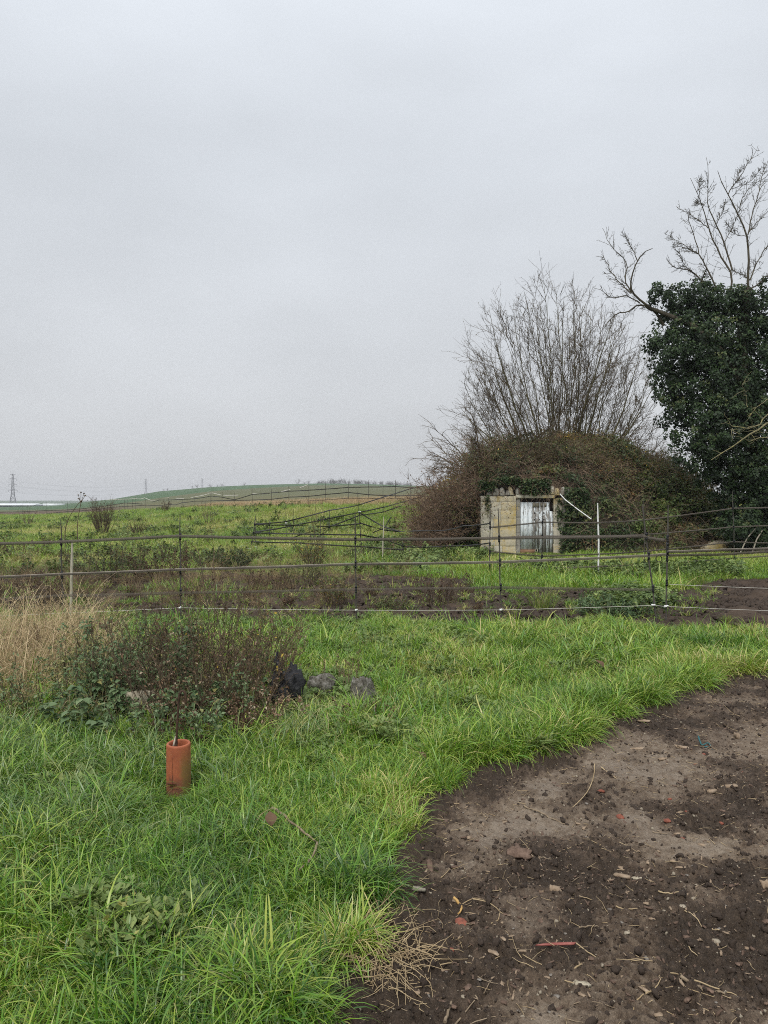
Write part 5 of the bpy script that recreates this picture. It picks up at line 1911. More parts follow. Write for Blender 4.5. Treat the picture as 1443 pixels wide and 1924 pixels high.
# far side, up the slope towards the mound
for k, (bx, by, tx, ty, ins) in {'S1': (538, 1012, 537, 962, (980,)), 'S2': (551, 1005, 551, 957, (988,)), 'S3': (619.5, 999, 619, 957, (973, 990)), 'S4': (674, 966, 672, 923, (949,)), 'S5': (720, 973, 719.5, 914, (934, 953)), 'S6': (770, 952, 771, 906, (939,))}.items():
    pstake(k, bx, by, tx, ty, .011, ins=ins)
    foot[k] = G(bx, by)[1]
fa = foot
tq = lambda lst: [P(a, b_, d) for a, b_, d in lst]
mtp = M['tape_dark']
ribbon(pad, org, tq([(477, 986, fa['A']), (540, 986.5, 26.5), (610, 989, 25.5), (677, 984, fa['B'])]), .045, mtp, 'tape', .002, .25)
ribbon(pad, org, tq([(475, 1001, fa['A']), (604, 1004, fa['N2']), (679, 1005, fa['B']), (721, 1013, 23), (758, 1026, fa['C'])]), .045, mtp, 'tape', .002, .2)
ribbon(pad, org, tq([(472, 1018, fa['A']), (560, 1020, 25), (680, 1027, fa['B']), (758, 1033, fa['C'])]), .045, mtp, 'tape', .003, .2)
ribbon(pad, org, tq([(677, 964, fa['B']), (700, 978, 23), (721, 990, 22.6), (751, 998.5, 22), (796, 997, 21)]), .04, mtp, 'tape', .002, .2)
ribbon(pad, org, tq([(677, 983, fa['B']), (700, 990, 23), (721, 995.5, 22.6), (752, 999, 22)]), .04, mtp, 'tape', .002, .2)
ribbon(pad, org, tq([(796, 997, 21), (840, 996, 20), (870, 988, 19), (921, 983, fa['D'])]), .03, mtp, 'tape', .01, .25)
ribbon(pad, org, tq([(758, 1027, fa['C']), (840, 1026, 20), (921, 1020, fa['D'])]), .03, mtp, 'tape', .01, .25)
ribbon(pad, org, tq([(700, 1001, 23), (722, 992, 22.8), (735, 971, 22.8)]), .03, mtp, 'tape', .0, .2)
for ys, tw in (((991, 981, 982, 977, 955, 952), .05), ((1036, 1045, 1041, 1036, 1018, 1022), .05), ((1064, 1067.5, 1064.5, 1060, 1049, 1040), .05), ((1010, 1007, 1007, 1004.5, 990, 985), .03)):
    ribbon(pad, org, tq([(921, ys[0], fa['D']), (1019, ys[1], fa['E']), (1124, ys[2], fa['F'] - .05), (1211, ys[3], fa['H2']), (1378, ys[4], fa['Hh']), (1500, ys[5], 20)]), .036, M['tape'], 'tape', .003, tw)
ribbon(pad, org, tq([(480, 985, fa['A']), (537, 980, fa['S1']), (619, 959, fa['S3']), (673, 949, fa['S4']), (720, 934, fa['S5']), (771, 918, fa['S6']), (800, 912, 46)]), .055, mtp, 'tape', .002, .15)
ribbon(pad, org, tq([(478, 1000, fa['A']), (551, 987.5, fa['S2']), (619, 974, fa['S3']), (720, 953, fa['S5']), (771, 939, fa['S6']), (800, 932, 46)]), .055, mtp, 'tape', .002, .15)
ribbon(pad, org, tq([(545, 1012, 30), (570, 1003, 31), (619, 990, fa['S3']), (676, 968, 34), (720, 962, fa['S5']), (755, 950, 38)]), .055, mtp, 'tape', .002, .15)
cord(pad, org, tq([(465, 1031, fa['A']), (540, 1034, 26), (600, 1036, 25)]), .008, M['string'], 'white_string', .004)
for a, b_, d in ((467, 1031, 26.5), (480, 1028, 26.6), (668, 1051, 22.5), (752, 1049, 22), (538, 983, 28), (676, 962, 22.8)):
    mb = MB()
    mb.box(P(a, b_, d), (.08, .03, .03), jit=.006)
    mb.build('white_clip', M['white'], pad, org)

# far fence along the crest
fpx = [(-40, 972, 947), (42, 970, 947), (87, 968, 943), (127, 966, 944), (180, 962, 941), (210, 960, 939), (234, 959.5, 937), (239, 959.5, 937), (249, 960, 938), (255, 958, 931), (273, 957, 936), (299, 956.5, 932), (316, 956, 933), (342, 955, 931), (366, 954, 931), (396, 953, 922), (417, 953, 924), (441, 952, 925), (474, 950.5, 916),
       (510, 949, 918), (543, 947.5, 912), (580, 946, 905), (611, 945, 905), (655, 943, 903), (693, 942.5, 902), (743, 943.5, 901.5), (772, 944, 906), (808, 945, 905), (850, 945, 904)]
FUX = np.array([-60, 87, 273, 396, 580, 743, 850])
FDX = np.array([108, 100, 84, 64, 54, 48, 47.])
org = P(396, 953, 64)
far = thing('tape_fence', org, 'distant three-strand electric fence running along the crest of the meadow', 'fence', 'electric tape fences')


def fd(px):
    return float(np.interp(px, FUX, FDX))


for (px, by, ty) in fpx:
    d = fd(px)
    a = P(px, by, d)
    a[2] = min(a[2], float(H(a[0], a[1]))) - .1
    stake(far, org, a, P(px + RNG.normal(0, .4), ty, d), .017, M['post'])


def fline(lst, w, mat, name='tape'):
    pts = [P(a, b_, fd(a) - .03) for a, b_ in lst]
    return ribbon(far, org, pts, w, mat, name, .003, .04, seg=6, th=.006)


fline([(-40, 962), (42, 961.5), (87, 959), (127, 958), (180, 953), (234, 945), (255, 946), (268, 947)], .07, mtp)
fline([(285, 943.5), (299, 939.5), (342, 938), (366, 937), (396, 932), (417, 934), (441, 939), (474, 929), (510, 926), (543, 923), (580, 921), (611, 919), (655, 915.5), (693, 915), (743, 914), (790, 917)], .06, mtp)
fline([(87, 965), (127, 961), (180, 957.5), (210, 953), (234, 951.5), (273, 949), (299, 950), (316, 947.5), (330, 948.5), (342, 944.5), (366, 941.5), (396, 941), (441, 940), (474, 939.5), (510, 938), (543, 934), (580, 932.5), (611, 929), (655, 925), (693, 929.5), (743, 931.5), (790, 931)], .06, mtp)
fline([(180, 961), (234, 958.5), (273, 957), (316, 956), (342, 952.5), (366, 949), (396, 948.5), (441, 947), (474, 945.5), (510, 944.5), (543, 942), (580, 941), (655, 936), (720, 936), (743, 936.5), (790, 938)], .05, mtp)
wt_ = [[(200, 939.5), (230, 938), (257, 937)], [(257, 937.5), (266, 937.5), (272, 935.5), (283, 940), (291, 940)], [(330, 936.5), (342, 937), (346, 936.8)], [(358, 935.5), (367, 933.5), (385, 930), (395, 926.5), (400, 926.5), (416, 930.5)], [(420, 931), (448, 930.5)], [(474, 928), (500, 928), (508, 926)], [(528, 924), (540, 921), (545, 920)],
       [(563, 917), (578, 911)], [(310, 936), (318, 935.3)]]
for l_ in wt_:
    fline(l_, .065, M['string'], 'white_tape')

# ------------------------------------------------------------------ clay pipe with an iron hook standing in it
pb = PIPE + np.array([0, 0, -.06])
pr, ph = .0655, .345
ptop = pb[2] + ph


def pipe():
    n_, k_ = 14, 40
    t = thing('clay_pipe', pb, 'upright terracotta drain pipe standing in the long grass', 'pipe')
    mb = MB()
    prof = [(pr * 1.03, 0), (pr * 1.025, .05), (pr * 1.0, .15), (pr * .99, .28), (pr * .99, ph - .012), (pr * .975, ph - .003), (pr * .93, ph), (pr * .80, ph), (pr * .76, ph - .005), (pr * .75, ph - .02), (pr * .75, .06), (0.001, .055)]
    a = np.linspace(0, 2 * math.pi, k_, endpoint=False)
    V = []
    for (r_, z_) in prof:
        rr = r_ * (1 + .012 * np.sin(a * 2 + 1) + RNG.normal(0, .002, k_))
        if 0.05 < z_ < ph - .004 and r_ > pr * .9:
            rr = rr - .003 * np.exp(-((a - 4.45) / .05) ** 2)
        V.append(np.stack([pb[0] + rr * np.cos(a) - .004 * z_, pb[1] + rr * np.sin(a), pb[2] + z_ + .003 * np.sin(a) * (z_ > ph - .02)], -1))
    V = np.concatenate(V)
    i, j = np.meshgrid(np.arange(len(prof) - 1), np.arange(k_), indexing='ij')
    mb.add(V, [np.stack([i * k_ + j, i * k_ + (j + 1) % k_, (i + 1) * k_ + (j + 1) % k_, (i + 1) * k_ + j], -1).reshape(-1, 4)])
    mb.build('pipe_body', M['clay'], t, smooth=True)
    mb = MB()
    zz = np.linspace(.10, ph - .06, 9)
    aa = 4.45 + np.cumsum(RNG.normal(0, .012, 9))
    mb.tubes(np.stack([pb[0] + pr * 1.0 * np.cos(aa), pb[1] + pr * 1.0 * np.sin(aa), pb[2] + zz], -1), taper(.0012, .0006, 9), 4)
    zz = np.full(7, .115) + RNG.normal(0, .003, 7)
    aa = np.linspace(4.40, 5.1, 7)
    mb.tubes(np.stack([pb[0] + pr * 1.012 * np.cos(aa), pb[1] + pr * 1.012 * np.sin(aa), pb[2] + zz], -1), taper(.0016, .0007, 7), 4)
    mb.build('crack', M['rust'], t)


pipe()
dpi = PIPE[1]
hk = [P(331, 1470, dpi), P(331, 1400, dpi), P(333, 1360, dpi), P(335.5, 1320, dpi), P(337, 1303, dpi), P(341, 1295.5, dpi), P(346, 1296, dpi), P(348.5, 1302, dpi), P(349, 1312, dpi), P(347.5, 1320, dpi)]
t = thing('iron_hook', hk[0], 'rusty iron rod with a hooked top standing in the clay pipe', 'hook')
mb = MB()
q = smooth_path(hk, 40)
mb.tubes(q, .0072 + RNG.normal(0, .0004, (1, 40)), 8, cap=True)
mb.build('rod', M['rust'], t, smooth=True)
mb = MB()
mb.box(P(327.5, 1396, dpi) + [0, .0, 0], (.009, .012, .075), np.array([[.97, 0, .24], [0, 1, 0], [-.24, 0, .97]]), jit=.001)
mb.build('wooden_wedge', M['whitewood'], t)


# ------------------------------------------------------------------ stones, stump, rubble
def rock_mb(c, s, rough=.12, nu=14, nv=9, flat=0.0):
    mb = MB()
    u = np.linspace(0, 2 * math.pi, nu, endpoint=False)
    v = np.linspace(0, math.pi, nv)
    ph0 = RNG.uniform(0, 99, 4)
    V = []
    for k, vv in enumerate(v):
        d = np.stack([np.sin(vv) * np.cos(u), np.sin(vv) * np.sin(u), np.full(nu, np.cos(vv))], -1)
        r_ = 1 + rough * 4 * (fbm(d[:, 0] * 1.1 + ph0[0] + d[:, 2], d[:, 1] * 1.1 + ph0[1] - d[:, 2] * .7, .8, 4, 2) - .5) + RNG.normal(0, rough * .22, nu)
        r_ = r_ + rough * 2.6 * (fbm(d[:, 0] * 1.1 + ph0[2] + d[:, 2] * .6, d[:, 1] * 1.1 + ph0[3] - d[:, 2], .27, 3, 6) - .5)
        q_ = d * r_[:, None]
        if k in (0, nv - 1):
            q_[:] = q_.mean(0)
        V.append(q_)
    V = np.concatenate(V)
    V = V + rough * .55 * (fbm(V[:, 0] * 2 + V[:, 1] + ph0[2], V[:, 2] * 2 - V[:, 1] + ph0[3], .5, 3, 5) - .5)[:, None] * V * 2
    if flat:
        nrm = norm(RNG.normal(size=(5, 3)) + [0, -.3, .4])
        for n_ in nrm:
            dd = V @ n_
            V = V - np.maximum(dd - flat, 0)[:, None] * n_ * .85
    V = V @ rotz(RNG.uniform(0, 6.28)).T * np.asarray(s) + np.asarray(c)
    i, j = np.meshgrid(np.arange(nv - 1), np.arange(nu), indexing='ij')
    mb.add(V, [np.stack([i * nu + j, (i + 1) * nu + j, (i + 1) * nu + (j + 1) % nu, i * nu + (j + 1) % nu], -1).reshape(-1, 4)])
    return mb


def rock(name, c, s, mat, label, cat, rough=.12, group=None, flat=.75, smooth=False):
    o = rock_mb(c, s, rough, 26, 17, flat=flat).build(name, mat, None, c, smooth)
    return props(o, label, cat, group)


M['charred'] = mat_noise('charred_wood', [(0.3, (0.010, 0.010, 0.012)), (0.58, (0.028, 0.027, 0.03)), (0.75, (0.10, 0.10, 0.10))], 22, rough=.6, spec=.4, bmp=.9, dist=.02)
M['rubble'] = mat_noise('weathered_rubble', [(0.3, (0.04, 0.04, 0.03)), (0.46, (0.12, 0.11, 0.085)), (0.58, (0.25, 0.235, 0.205)), (0.72, (0.40, 0.38, 0.34))], 19, bmp=1.0, dist=.04, nrough=.75)
M['limestone'] = mat_noise('pale_rubble', [(0.3, (0.26, 0.22, 0.15)), (0.55, (0.46, 0.41, 0.31)), (0.8, (0.58, 0.54, 0.45))], 18, bmp=.9, dist=.02)
g = G(545, 1330)
rock('charred_stump', g + [0, 0, .15], (.085, .07, .17), M['charred'], 'blackened lumpy stump half hidden beside the dark weeds', 'stump', .36, flat=1.05)
rock('charred_stump', G(519, 1330) + [0, .0, .14], (.055, .06, .19), M['charred'], 'smaller black stump piece behind the dead leaves', 'stump', .36, flat=1.05)
g = G(606, 1306)
rock('grey_stone', g + [0, .04, .05], (.105, .09, .15), M['rubble'], 'grey jagged stone between the black stump and the pitted stone', 'stone', .34, flat=.72)
g = G(683, 1322)
rock('pitted_stone', g + [0, .04, .05], (.135, .10, .14), M['rubble'], 'pitted grey stone at the right end of the stones in the grass', 'stone', .34, flat=.72)
g = G(262, 1352)
rock('limestone_block', g + [0, .0, .14], (.15, .08, .13), M['limestone'], 'cream coloured crumbling stone among the nettles', 'stone', .22, flat=.5)
g = G(1340, 1040)
rock('yellow_stone', g + [0, 0, .16], (.42, .3, .24), M['stone'], 'rounded yellowish stone at the foot of the mound', 'stone', .15)
rock('rubble_slab', P(1358, 1019, g[1] + .3), (.5, .2, .12), M['limestone'], 'pale tilted slab on the stones beside the ivy', 'stone', .2, flat=.4)
rock('brown_stone', P(1385, 1026, g[1] + .4), (.26, .2, .30), M['redwood'], 'reddish brown stone block next to the leaning rods', 'stone', .15, flat=.5)
rock('grey_boulder', P(1410, 1032, g[1] + .4) - [0, 0, .02], (.25, .2, .25), M['stone_grey'], 'small grey boulder under the leaning rods', 'stone', .15, flat=.7)
for (a, b_, c_, d_, lb) in ((1419, 993, 1388, 1030, 'left one of two pale rods leaning against the ivy trunk'), (1432, 997, 1411, 1031, 'right one of two pale rods leaning against the ivy trunk')):
    mb = MB()
    mb.tubes([P(c_, d_, 23.3) - [0, 0, .25], P((a + c_) / 2, (b_ + d_) / 2, 23.45), P(a, b_, 23.6)], .022, 6, cap=True)
    props(mb.build('leaning_rod', M['oldwood']), lb, 'rod')


# ------------------------------------------------------------------ weeds
def gl(px, py, dz=-.03):
    g_ = G(px, py)
    return g_ + [0, 0, dz]


def hpx(px, py, h):
    return h / F_PX * G(px, py)[1]


def dead_weed(px, py, h, label, nst=16, spread=.45, col='stalk', leaf=None, nleaf=0, ls=.04, cnt=(7, 4), r=.006, name='dead_weed', cat='dead weed', group=None, basew=None, tonef=None, up=.05, tmpl=OVAL, ang=.5):
    b_ = gl(px, py)
    hh = hpx(px, py, h)
    return shrub(name, label, cat, b_, nst, hh, spread, max(r, .00035 * b_[1]), M[col], group, 2 if cnt[1] else 1, cnt, M[leaf] if leaf else None, nleaf, ls, up, .10, basew if basew else hh * .15, ang, tmpl, tonef)


GW = 'dead weeds on the trampled paddock'
dead_weed(192, 1006, 72, 'dark bushy dead shrub standing on the meadow above the second fence panel', 46, .38, cnt=(10, 5), leaf='deadleaf', nleaf=900, ls=.05, name='dead_shrub', cat='shrub', tonef=lambda c: .15)
dead_weed(51, 988, 36, 'small spreading bare shrub on the far left of the meadow', 9, .8, cnt=(6, 4), name='bare_shrub', cat='shrub', r=.02)
dead_weed(258, 1004, 34, 'low brown patch of dead stalks right of the dark bushy shrub', 40, .75, cnt=(6, 3), cat='dead weed')
dead_weed(312, 962, 24, 'dark little tuft of weeds below the far fence', 20, .5, cnt=(6, 3), leaf='deadleaf', nleaf=120, ls=.1, tonef=lambda c: .1)
dead_weed(392, 986, 46, 'thin twiggy sapling on the meadow right of the second stake', 8, .5, cnt=(9, 4), name='bare_sapling', cat='sapling')
dead_weed(602, 1030, 96, 'thin leaning sapling behind the tape near the middle stake', 5, .22, cnt=(9, 5), name='bare_sapling', cat='sapling', r=.012)
dead_weed(588, 1066, 62, 'dark weed clump with yellow leaves under the upper tape left of the middle stake', 42, .7, cnt=(7, 4), leaf='bramble', nleaf=900, ls=.05, tonef=lambda c: .3 + .6 * RNG.random(len(c)))
dead_weed(822, 1136, 66, 'wide dark brown dead weed in the mud before the shed', 52, .62, cnt=(7, 4), leaf='deadleaf', nleaf=700, ls=.035, basew=.3, tonef=lambda c: .1)
dead_weed(420, 1072, 46, 'dark green bramble hump behind the middle tape', 40, .8, leaf='bramble', nleaf=1800, ls=.06, basew=.5, cat='brambles', name='bramble_hump', tonef=lambda c: .15)
dead_weed(205, 1096, 84, 'large dark tangle of dead stems right of the wooden post', 70, .65, leaf='bramble', nleaf=1500, ls=.05, basew=.55, tonef=lambda c: .25)
dead_weed(300, 1092, 66, 'purplish brown tangle of stems between wooden post and second stake', 60, .7, leaf='deadleaf', nleaf=900, ls=.05, basew=.45, tonef=lambda c: .1)
dead_weed(318, 1062, 50, 'tangle of brown stems crossing the second stake', 44, .7, leaf='bramble', nleaf=700, ls=.06, basew=.45, tonef=lambda c: .35)
dead_weed(628, 1138, 60, 'yellowish brown weed clump just left of the middle stake', 40, .5, leaf='bramble', nleaf=1000, ls=.035, basew=.18, tonef=lambda c: .4 + .4 * RNG.random(len(c)))
dead_weed(735, 1148, 34, 'low greenish weed clump in the mud right of the middle stake', 36, .7, leaf='bramble', nleaf=800, ls=.035, basew=.2, tonef=lambda c: .4)
dead_weed(505, 1108, 46, 'brown weed clump between the second and the middle stake', 40, .7, leaf='deadleaf', nleaf=500, ls=.035, basew=.3, tonef=lambda c: .2)
dead_weed(565, 1100, 56, 'olive weed clump under the middle tape', 40, .6, leaf='bramble', nleaf=900, ls=.04, basew=.3, tonef=lambda c: .45)
dead_weed(40, 1050, 44, 'dark brown dead weeds under the upper tape at the left edge', 46, .8, leaf='deadleaf', nleaf=700, ls=.05, basew=.6, tonef=lambda c: .1)
dead_weed(75, 1160, 92, 'reddish brown dock stalks left of the wooden post', 34, .35, leaf='deadleaf', nleaf=1600, ls=.022, basew=.35, name='dock_stalks', cat='dead weed', tonef=lambda c: .25, cnt=(7, 6))
dead_weed(20, 1140, 70, 'brown dock stalks at the left edge of the view', 24, .35, leaf='deadleaf', nleaf=900, ls=.022, basew=.3, name='dock_stalks', cat='dead weed', tonef=lambda c: .2, cnt=(7, 6))
dead_weed(1136, 1156, 44, 'leafy green weed clump in front of the lower tape near the gate stakes', 40, .8, leaf='nettle', nleaf=1100, ls=.05, basew=.3, name='leafy_weed', cat='weed', tonef=lambda c: .5)
dead_weed(1185, 1160, 40, 'dark leafy weed beside the leaning gate stake', 36, .8, leaf='nettle', nleaf=900, ls=.045, basew=.25, name='leafy_weed', cat='weed', tonef=lambda c: .25)
for k, (px, py, h) in enumerate(((470, 1130, 36), (700, 1120, 30), (900, 1150, 20), (360, 1125, 40), (540, 1140, 30), (250, 1128, 44), (160, 1135, 40), (880, 1118, 26), (60, 1100, 34), (120, 1062, 30), (445, 1050, 26), (90, 1030, 26))):
    dead_weed(px, py, h, 'small brown dead weed on the trampled paddock', 22, .7, leaf='deadleaf', nleaf=260, ls=.03, group=GW, tonef=lambda c: .3)
# tall dry hogweed with umbels
t = thing('dry_hogweed', G(122, 1030), 'tall dry umbel plant rising above the horizon at the left', 'dry plant')
dh = G(122, 1030)[1] - 1
heads = [(147, 930), (152, 925), (158, 927), (148, 937), (160, 931), (153, 941)]
stems = [[(124, 1036), (121, 1008), (124, 985), (133, 965), (145, 949), (152, 941)], [(148, 1040), (145, 1000), (146, 975), (150, 955), (153, 940)]]
mb = MB()
for s_ in stems:
    mb.tubes(smooth_path([P(a, b_, dh) for a, b_ in s_], 14), taper(.018, .010, 14), 5)
for (a, b_) in heads:
    mb.tubes([P(152, 946, dh), P((a + 152) / 2, (b_ + 944) / 2, dh), P(a, b_, dh)], taper(.009, .007, 3), 4)
mb.build('stem', M['stalk'], t)
for (a, b_) in heads:
    mb = MB()
    rm = rock_mb(P(a, b_, dh), (.035, .035, .022), .2, 7, 5)
    rm.build('umbel', M['stalk'], t)

# foreground thicket of weeds
fg = dict(name='dead_weed', cat='dead weed')
dead_weed(392, 1345, 205, 'dark bare twiggy weed bush in the middle of the foreground thicket', 52, .62, cnt=(9, 5), r=.0040, basew=.48, leaf='deadleaf', nleaf=900, ls=.025, tonef=lambda c: .35 + .5 * RNG.random(len(c)), **fg)
dead_weed(445, 1335, 195, 'dark bare twiggy weed bush beside the black stump', 36, .5, cnt=(9, 5), r=.0040, basew=.28, leaf='bramble', nleaf=900, ls=.028, tonef=lambda c: .45 + .3 * RNG.random(len(c)), **fg)
dead_weed(330, 1320, 215, 'tall thin dark weed stalks behind the hooked rod', 34, .45, cnt=(8, 5), r=.0040, basew=.45, leaf='deadleaf', nleaf=500, ls=.025, tonef=lambda c: .2, **fg)
dead_weed(410, 1290, 170, 'brown twiggy weeds at the back of the foreground thicket', 40, .55, cnt=(9, 5), r=.004, basew=.5, leaf='bramble', nleaf=1500, ls=.028, tonef=lambda c: .35 + .4 * RNG.random(len(c)), **fg)
dead_weed(430, 1358, 92, 'drooping dead leaved weed in front of the black stump', 70, .8, cnt=(5, 3), r=.0035, basew=.5, leaf='deadleaf', nleaf=2600, ls=.026, tonef=lambda c: .45 + .6 * fbm(c[:, 0], c[:, 2], .15, 2, 1), tmpl=OVAL, **fg)
dead_weed(395, 1385, 70, 'dark shaded weeds with curled leaves behind the clay pipe', 46, .8, cnt=(5, 3), r=.004, basew=.3, leaf='deadleaf', nleaf=1300, ls=.035, tonef=lambda c: .15, **fg)  # dark leaf tone: shade beneath the thicket is put into the colour
dead_weed(262, 1330, 165, 'green leafy bush in the weeds left of the hooked rod', 54, .5, cnt=(8, 5), r=.004, basew=.30, leaf='nettle', nleaf=3600, ls=.036, tonef=lambda c: .35 + .35 * fbm(c[:, 0], c[:, 2], .2, 2, 1), name='leafy_weed', cat='weed')
dead_weed(200, 1310, 150, 'olive leafy weeds mixed with dry grass at the left of the thicket', 50, .5, cnt=(7, 4), r=.004, basew=.35, leaf='nettle', nleaf=2000, ls=.03, tonef=lambda c: .75 + .25 * RNG.random(len(c)), name='leafy_weed', cat='weed')
dead_weed(120, 1240, 100, 'pale brown seed stalks rising from the dry grass', 46, .35, cnt=(5, 4), r=.0035, col='cane', basew=.6, leaf='deadleaf', nleaf=1500, ls=.018, tonef=lambda c: .8, **fg)
dead_weed(480, 1300, 150, 'loose brown stalks with pale seed leaves at the right end of the thicket', 34, .6, cnt=(8, 4), r=.0035, col='cane', basew=.30, leaf='deadleaf', nleaf=900, ls=.022, tonef=lambda c: .5 + .5 * RNG.random(len(c)), **fg)
dead_weed(330, 1372, 110, 'low mixed green and brown weeds behind the hooked rod', 60, .7, cnt=(6, 4), r=.0035, basew=.5, leaf='nettle', nleaf=2600, ls=.035, tonef=lambda c: .3 + .6 * fbm(c[:, 0], c[:, 2], .2, 2, 1), name='leafy_weed', cat='weed')
dead_weed(110, 1330, 120, 'green and straw coloured weeds at the left front of the thicket', 60, .6, cnt=(6, 4), r=.0035, basew=.55, leaf='nettle', nleaf=2600, ls=.03, tonef=lambda c: .5 + .5 * RNG.random(len(c)), name='leafy_weed', cat='weed')
dead_weed(640, 1290, 75, 'sparse dry stalks between the two grey stones', 16, .35, cnt=(4, 2), r=.003, col='cane', basew=.15, leaf='deadleaf', nleaf=150, ls=.02, tonef=lambda c: .6, **fg)
dead_weed(690, 1365, 60, 'flattened dry stems in front of the pitted stone', 22, .9, cnt=(4, 2), r=.003, col='cane', basew=.2, leaf='deadleaf', nleaf=200, ls=.03, tonef=lambda c: .5, **fg)
for (px, py, tx, ty) in ((385, 1300, 318, 1072), (415, 1310, 372, 1030), (400, 1290, 400, 1010), (440, 1300, 470, 1085), (360, 1300, 345, 1060), (300, 1290, 262, 1090)):
    a = G(px, py)
    e_ = P(tx, ty, a[1] + .2)
    t = thing('dead_stalk', a, 'tall thin bare weed stalk reaching across the fence tapes', 'dead stalk', 'tall bare stalks in the foreground thicket')
    pth = smooth_path([a, a * .55 + e_ * .45 + [RNG.normal(0, .05), 0, .05], e_], 14)
    mb = MB()
    mb.tubes(pth, taper(.0042, .0022, 14), 5)
    mb.build('stem', M['stalk'], t)
    s_, dd, tt, idx = spawn(pth[None], 13, .3, .98, .55)
    mb = MB()
    Q = grow(s_, dd, RNG.uniform(.06, .24, len(idx)), 5, .14, .05)
    mb.tubes(Q, .0018, 4)
    c = Q[:, 3:].reshape(-1, 3)
    mb.build('side_twigs', M['stalk'], t)
    mb = MB()
    mb.cards(c, RNG.normal(0, 1, c.shape), RNG.normal(0, 1, c.shape), .02, *OVAL, tone=RNG.random(len(c)))
    mb.build('seed_pods', M['deadleaf'], t)


def nettle(px, py, topy, label, npair=6, leaf=.075, group=None, lean=0.0):
    b_ = gl(px, py, -.02)
    h = hpx(px, py, py - topy)
    t = thing('nettle', b_, label, 'nettle', group)
    pth = smooth_path([b_, b_ + [lean * .4 * h, RNG.normal(0, .02), h * .5], b_ + [lean * h, RNG.normal(0, .03), h]], 10)
    mb = MB()
    mb.tubes(pth, taper(.004, .0022, 10), 5)
    mb.build('stem', M['nettle'], t)
    cs, als, sz = [], [], []
    for k in range(npair):
        tt = .28 + .72 * k / (npair - 1)
        f = tt * 9
        i = min(int(f), 8)
        p = pth[i] * (1 - (f - i)) + pth[i + 1] * (f - i)
        a0 = (k % 2) * math.pi / 2 + RNG.uniform(-.4, .4)
        for s_ in range(2 if tt < .85 else 4):
            a = a0 + s_ * (math.pi if tt < .85 else math.pi / 2)
            for rep in range(2 if tt > .5 else 1):
                ar = a + RNG.normal(0, .35)
                cs.append(p + np.array([math.cos(ar), math.sin(ar), 0]) * .012)
                als.append([math.cos(ar), math.sin(ar), RNG.uniform(-.75, .15)])
                sz.append(leaf * RNG.uniform(.6, 1.1) * (1.25 - .45 * tt))
    mb = MB()
    mb.cards(np.array(cs), np.array(als), np.tile([0, 0, 1.], (len(cs), 1)) + RNG.normal(0, .25, (len(cs), 3)), np.array(sz), *HEART, tone=np.clip(RNG.normal(.55, .18, len(cs)), 0, 1))
    mb.build('leaves', M['nettle'], t)


nettle(352, 1330, 1192, 'tall single nettle with drooping top leaves above the hooked rod', 7, .08)
nettle(240, 1330, 1222, 'tall nettle in front of the green leafy bush', 8, .085)
NG = 'nettles at the left front of the thicket'
for (px, py, ty) in ((146, 1360, 1282), (165, 1380, 1300), (180, 1352, 1272), (205, 1360, 1290), (120, 1350, 1296), (135, 1392, 1335), (190, 1395, 1345), (215, 1345, 1285), (160, 1345, 1290), (100, 1370, 1318), (228, 1362, 1306)):
    nettle(px, py, ty, 'grey-green nettle at the left front of the thicket', 6, .085, NG, RNG.normal(0, .15))
NG2 = 'nettles behind the clay pipe'
for (px, py, ty) in ((312, 1370, 1290), (330, 1365, 1285), (365, 1370, 1290), (380, 1360, 1275), (300, 1385, 1320), (356, 1390, 1340), (395, 1372, 1310)):
    nettle(px, py, ty, 'grey-green nettle close behind the clay pipe', 6, .075, NG2, RNG.normal(0, .15))
nettle(505, 1330, 1270, 'green nettle beside the black stump', 6, .09)


# single bright tufts in the mud
def tuft(px, py, w_px, h_px, label, tint, mat='grass'):
    b_ = gl(px, py, -.01)
    w_ = w_px / F_PX * b_[1] / 2
    h_ = h_px / F_PX * b_[1]
    mb = clump(170, w_, h_ * 1.25, .006, 1.0, 5, .7)
    mb.v = [v + b_ for v in mb.v]
    mm = M['tuft']
    o = mb.build('grass_tuft', mm, None, b_)
    return props(o, label, 'grass tuft')


M['tuft'] = mat_leaf('tuft_blades', [(0.0, (0.085, 0.15, 0.025)), (0.6, (0.16, 0.23, 0.035)), (1.0, (0.33, 0.30, 0.09))], transl=.35)
tuft(1018, 1142, 46, 38, 'bright yellow-green grass tuft alone in the mud before the shed', 0)
tuft(1310, 1100, 34, 22, 'round grass tuft at the far edge of the mud right of the gate stakes', 0)
tuft(1195, 1318, 70, 36, 'pale green grass tuft on the lawn edge by the bare earth', 0)
tuft(1085, 1340, 60, 40, 'dense dark grass tuft where the lawn meets the bare earth', 0)
tuft(1365, 1168, 18, 12, 'tiny grass tuft in the bare mud on the right', 0)

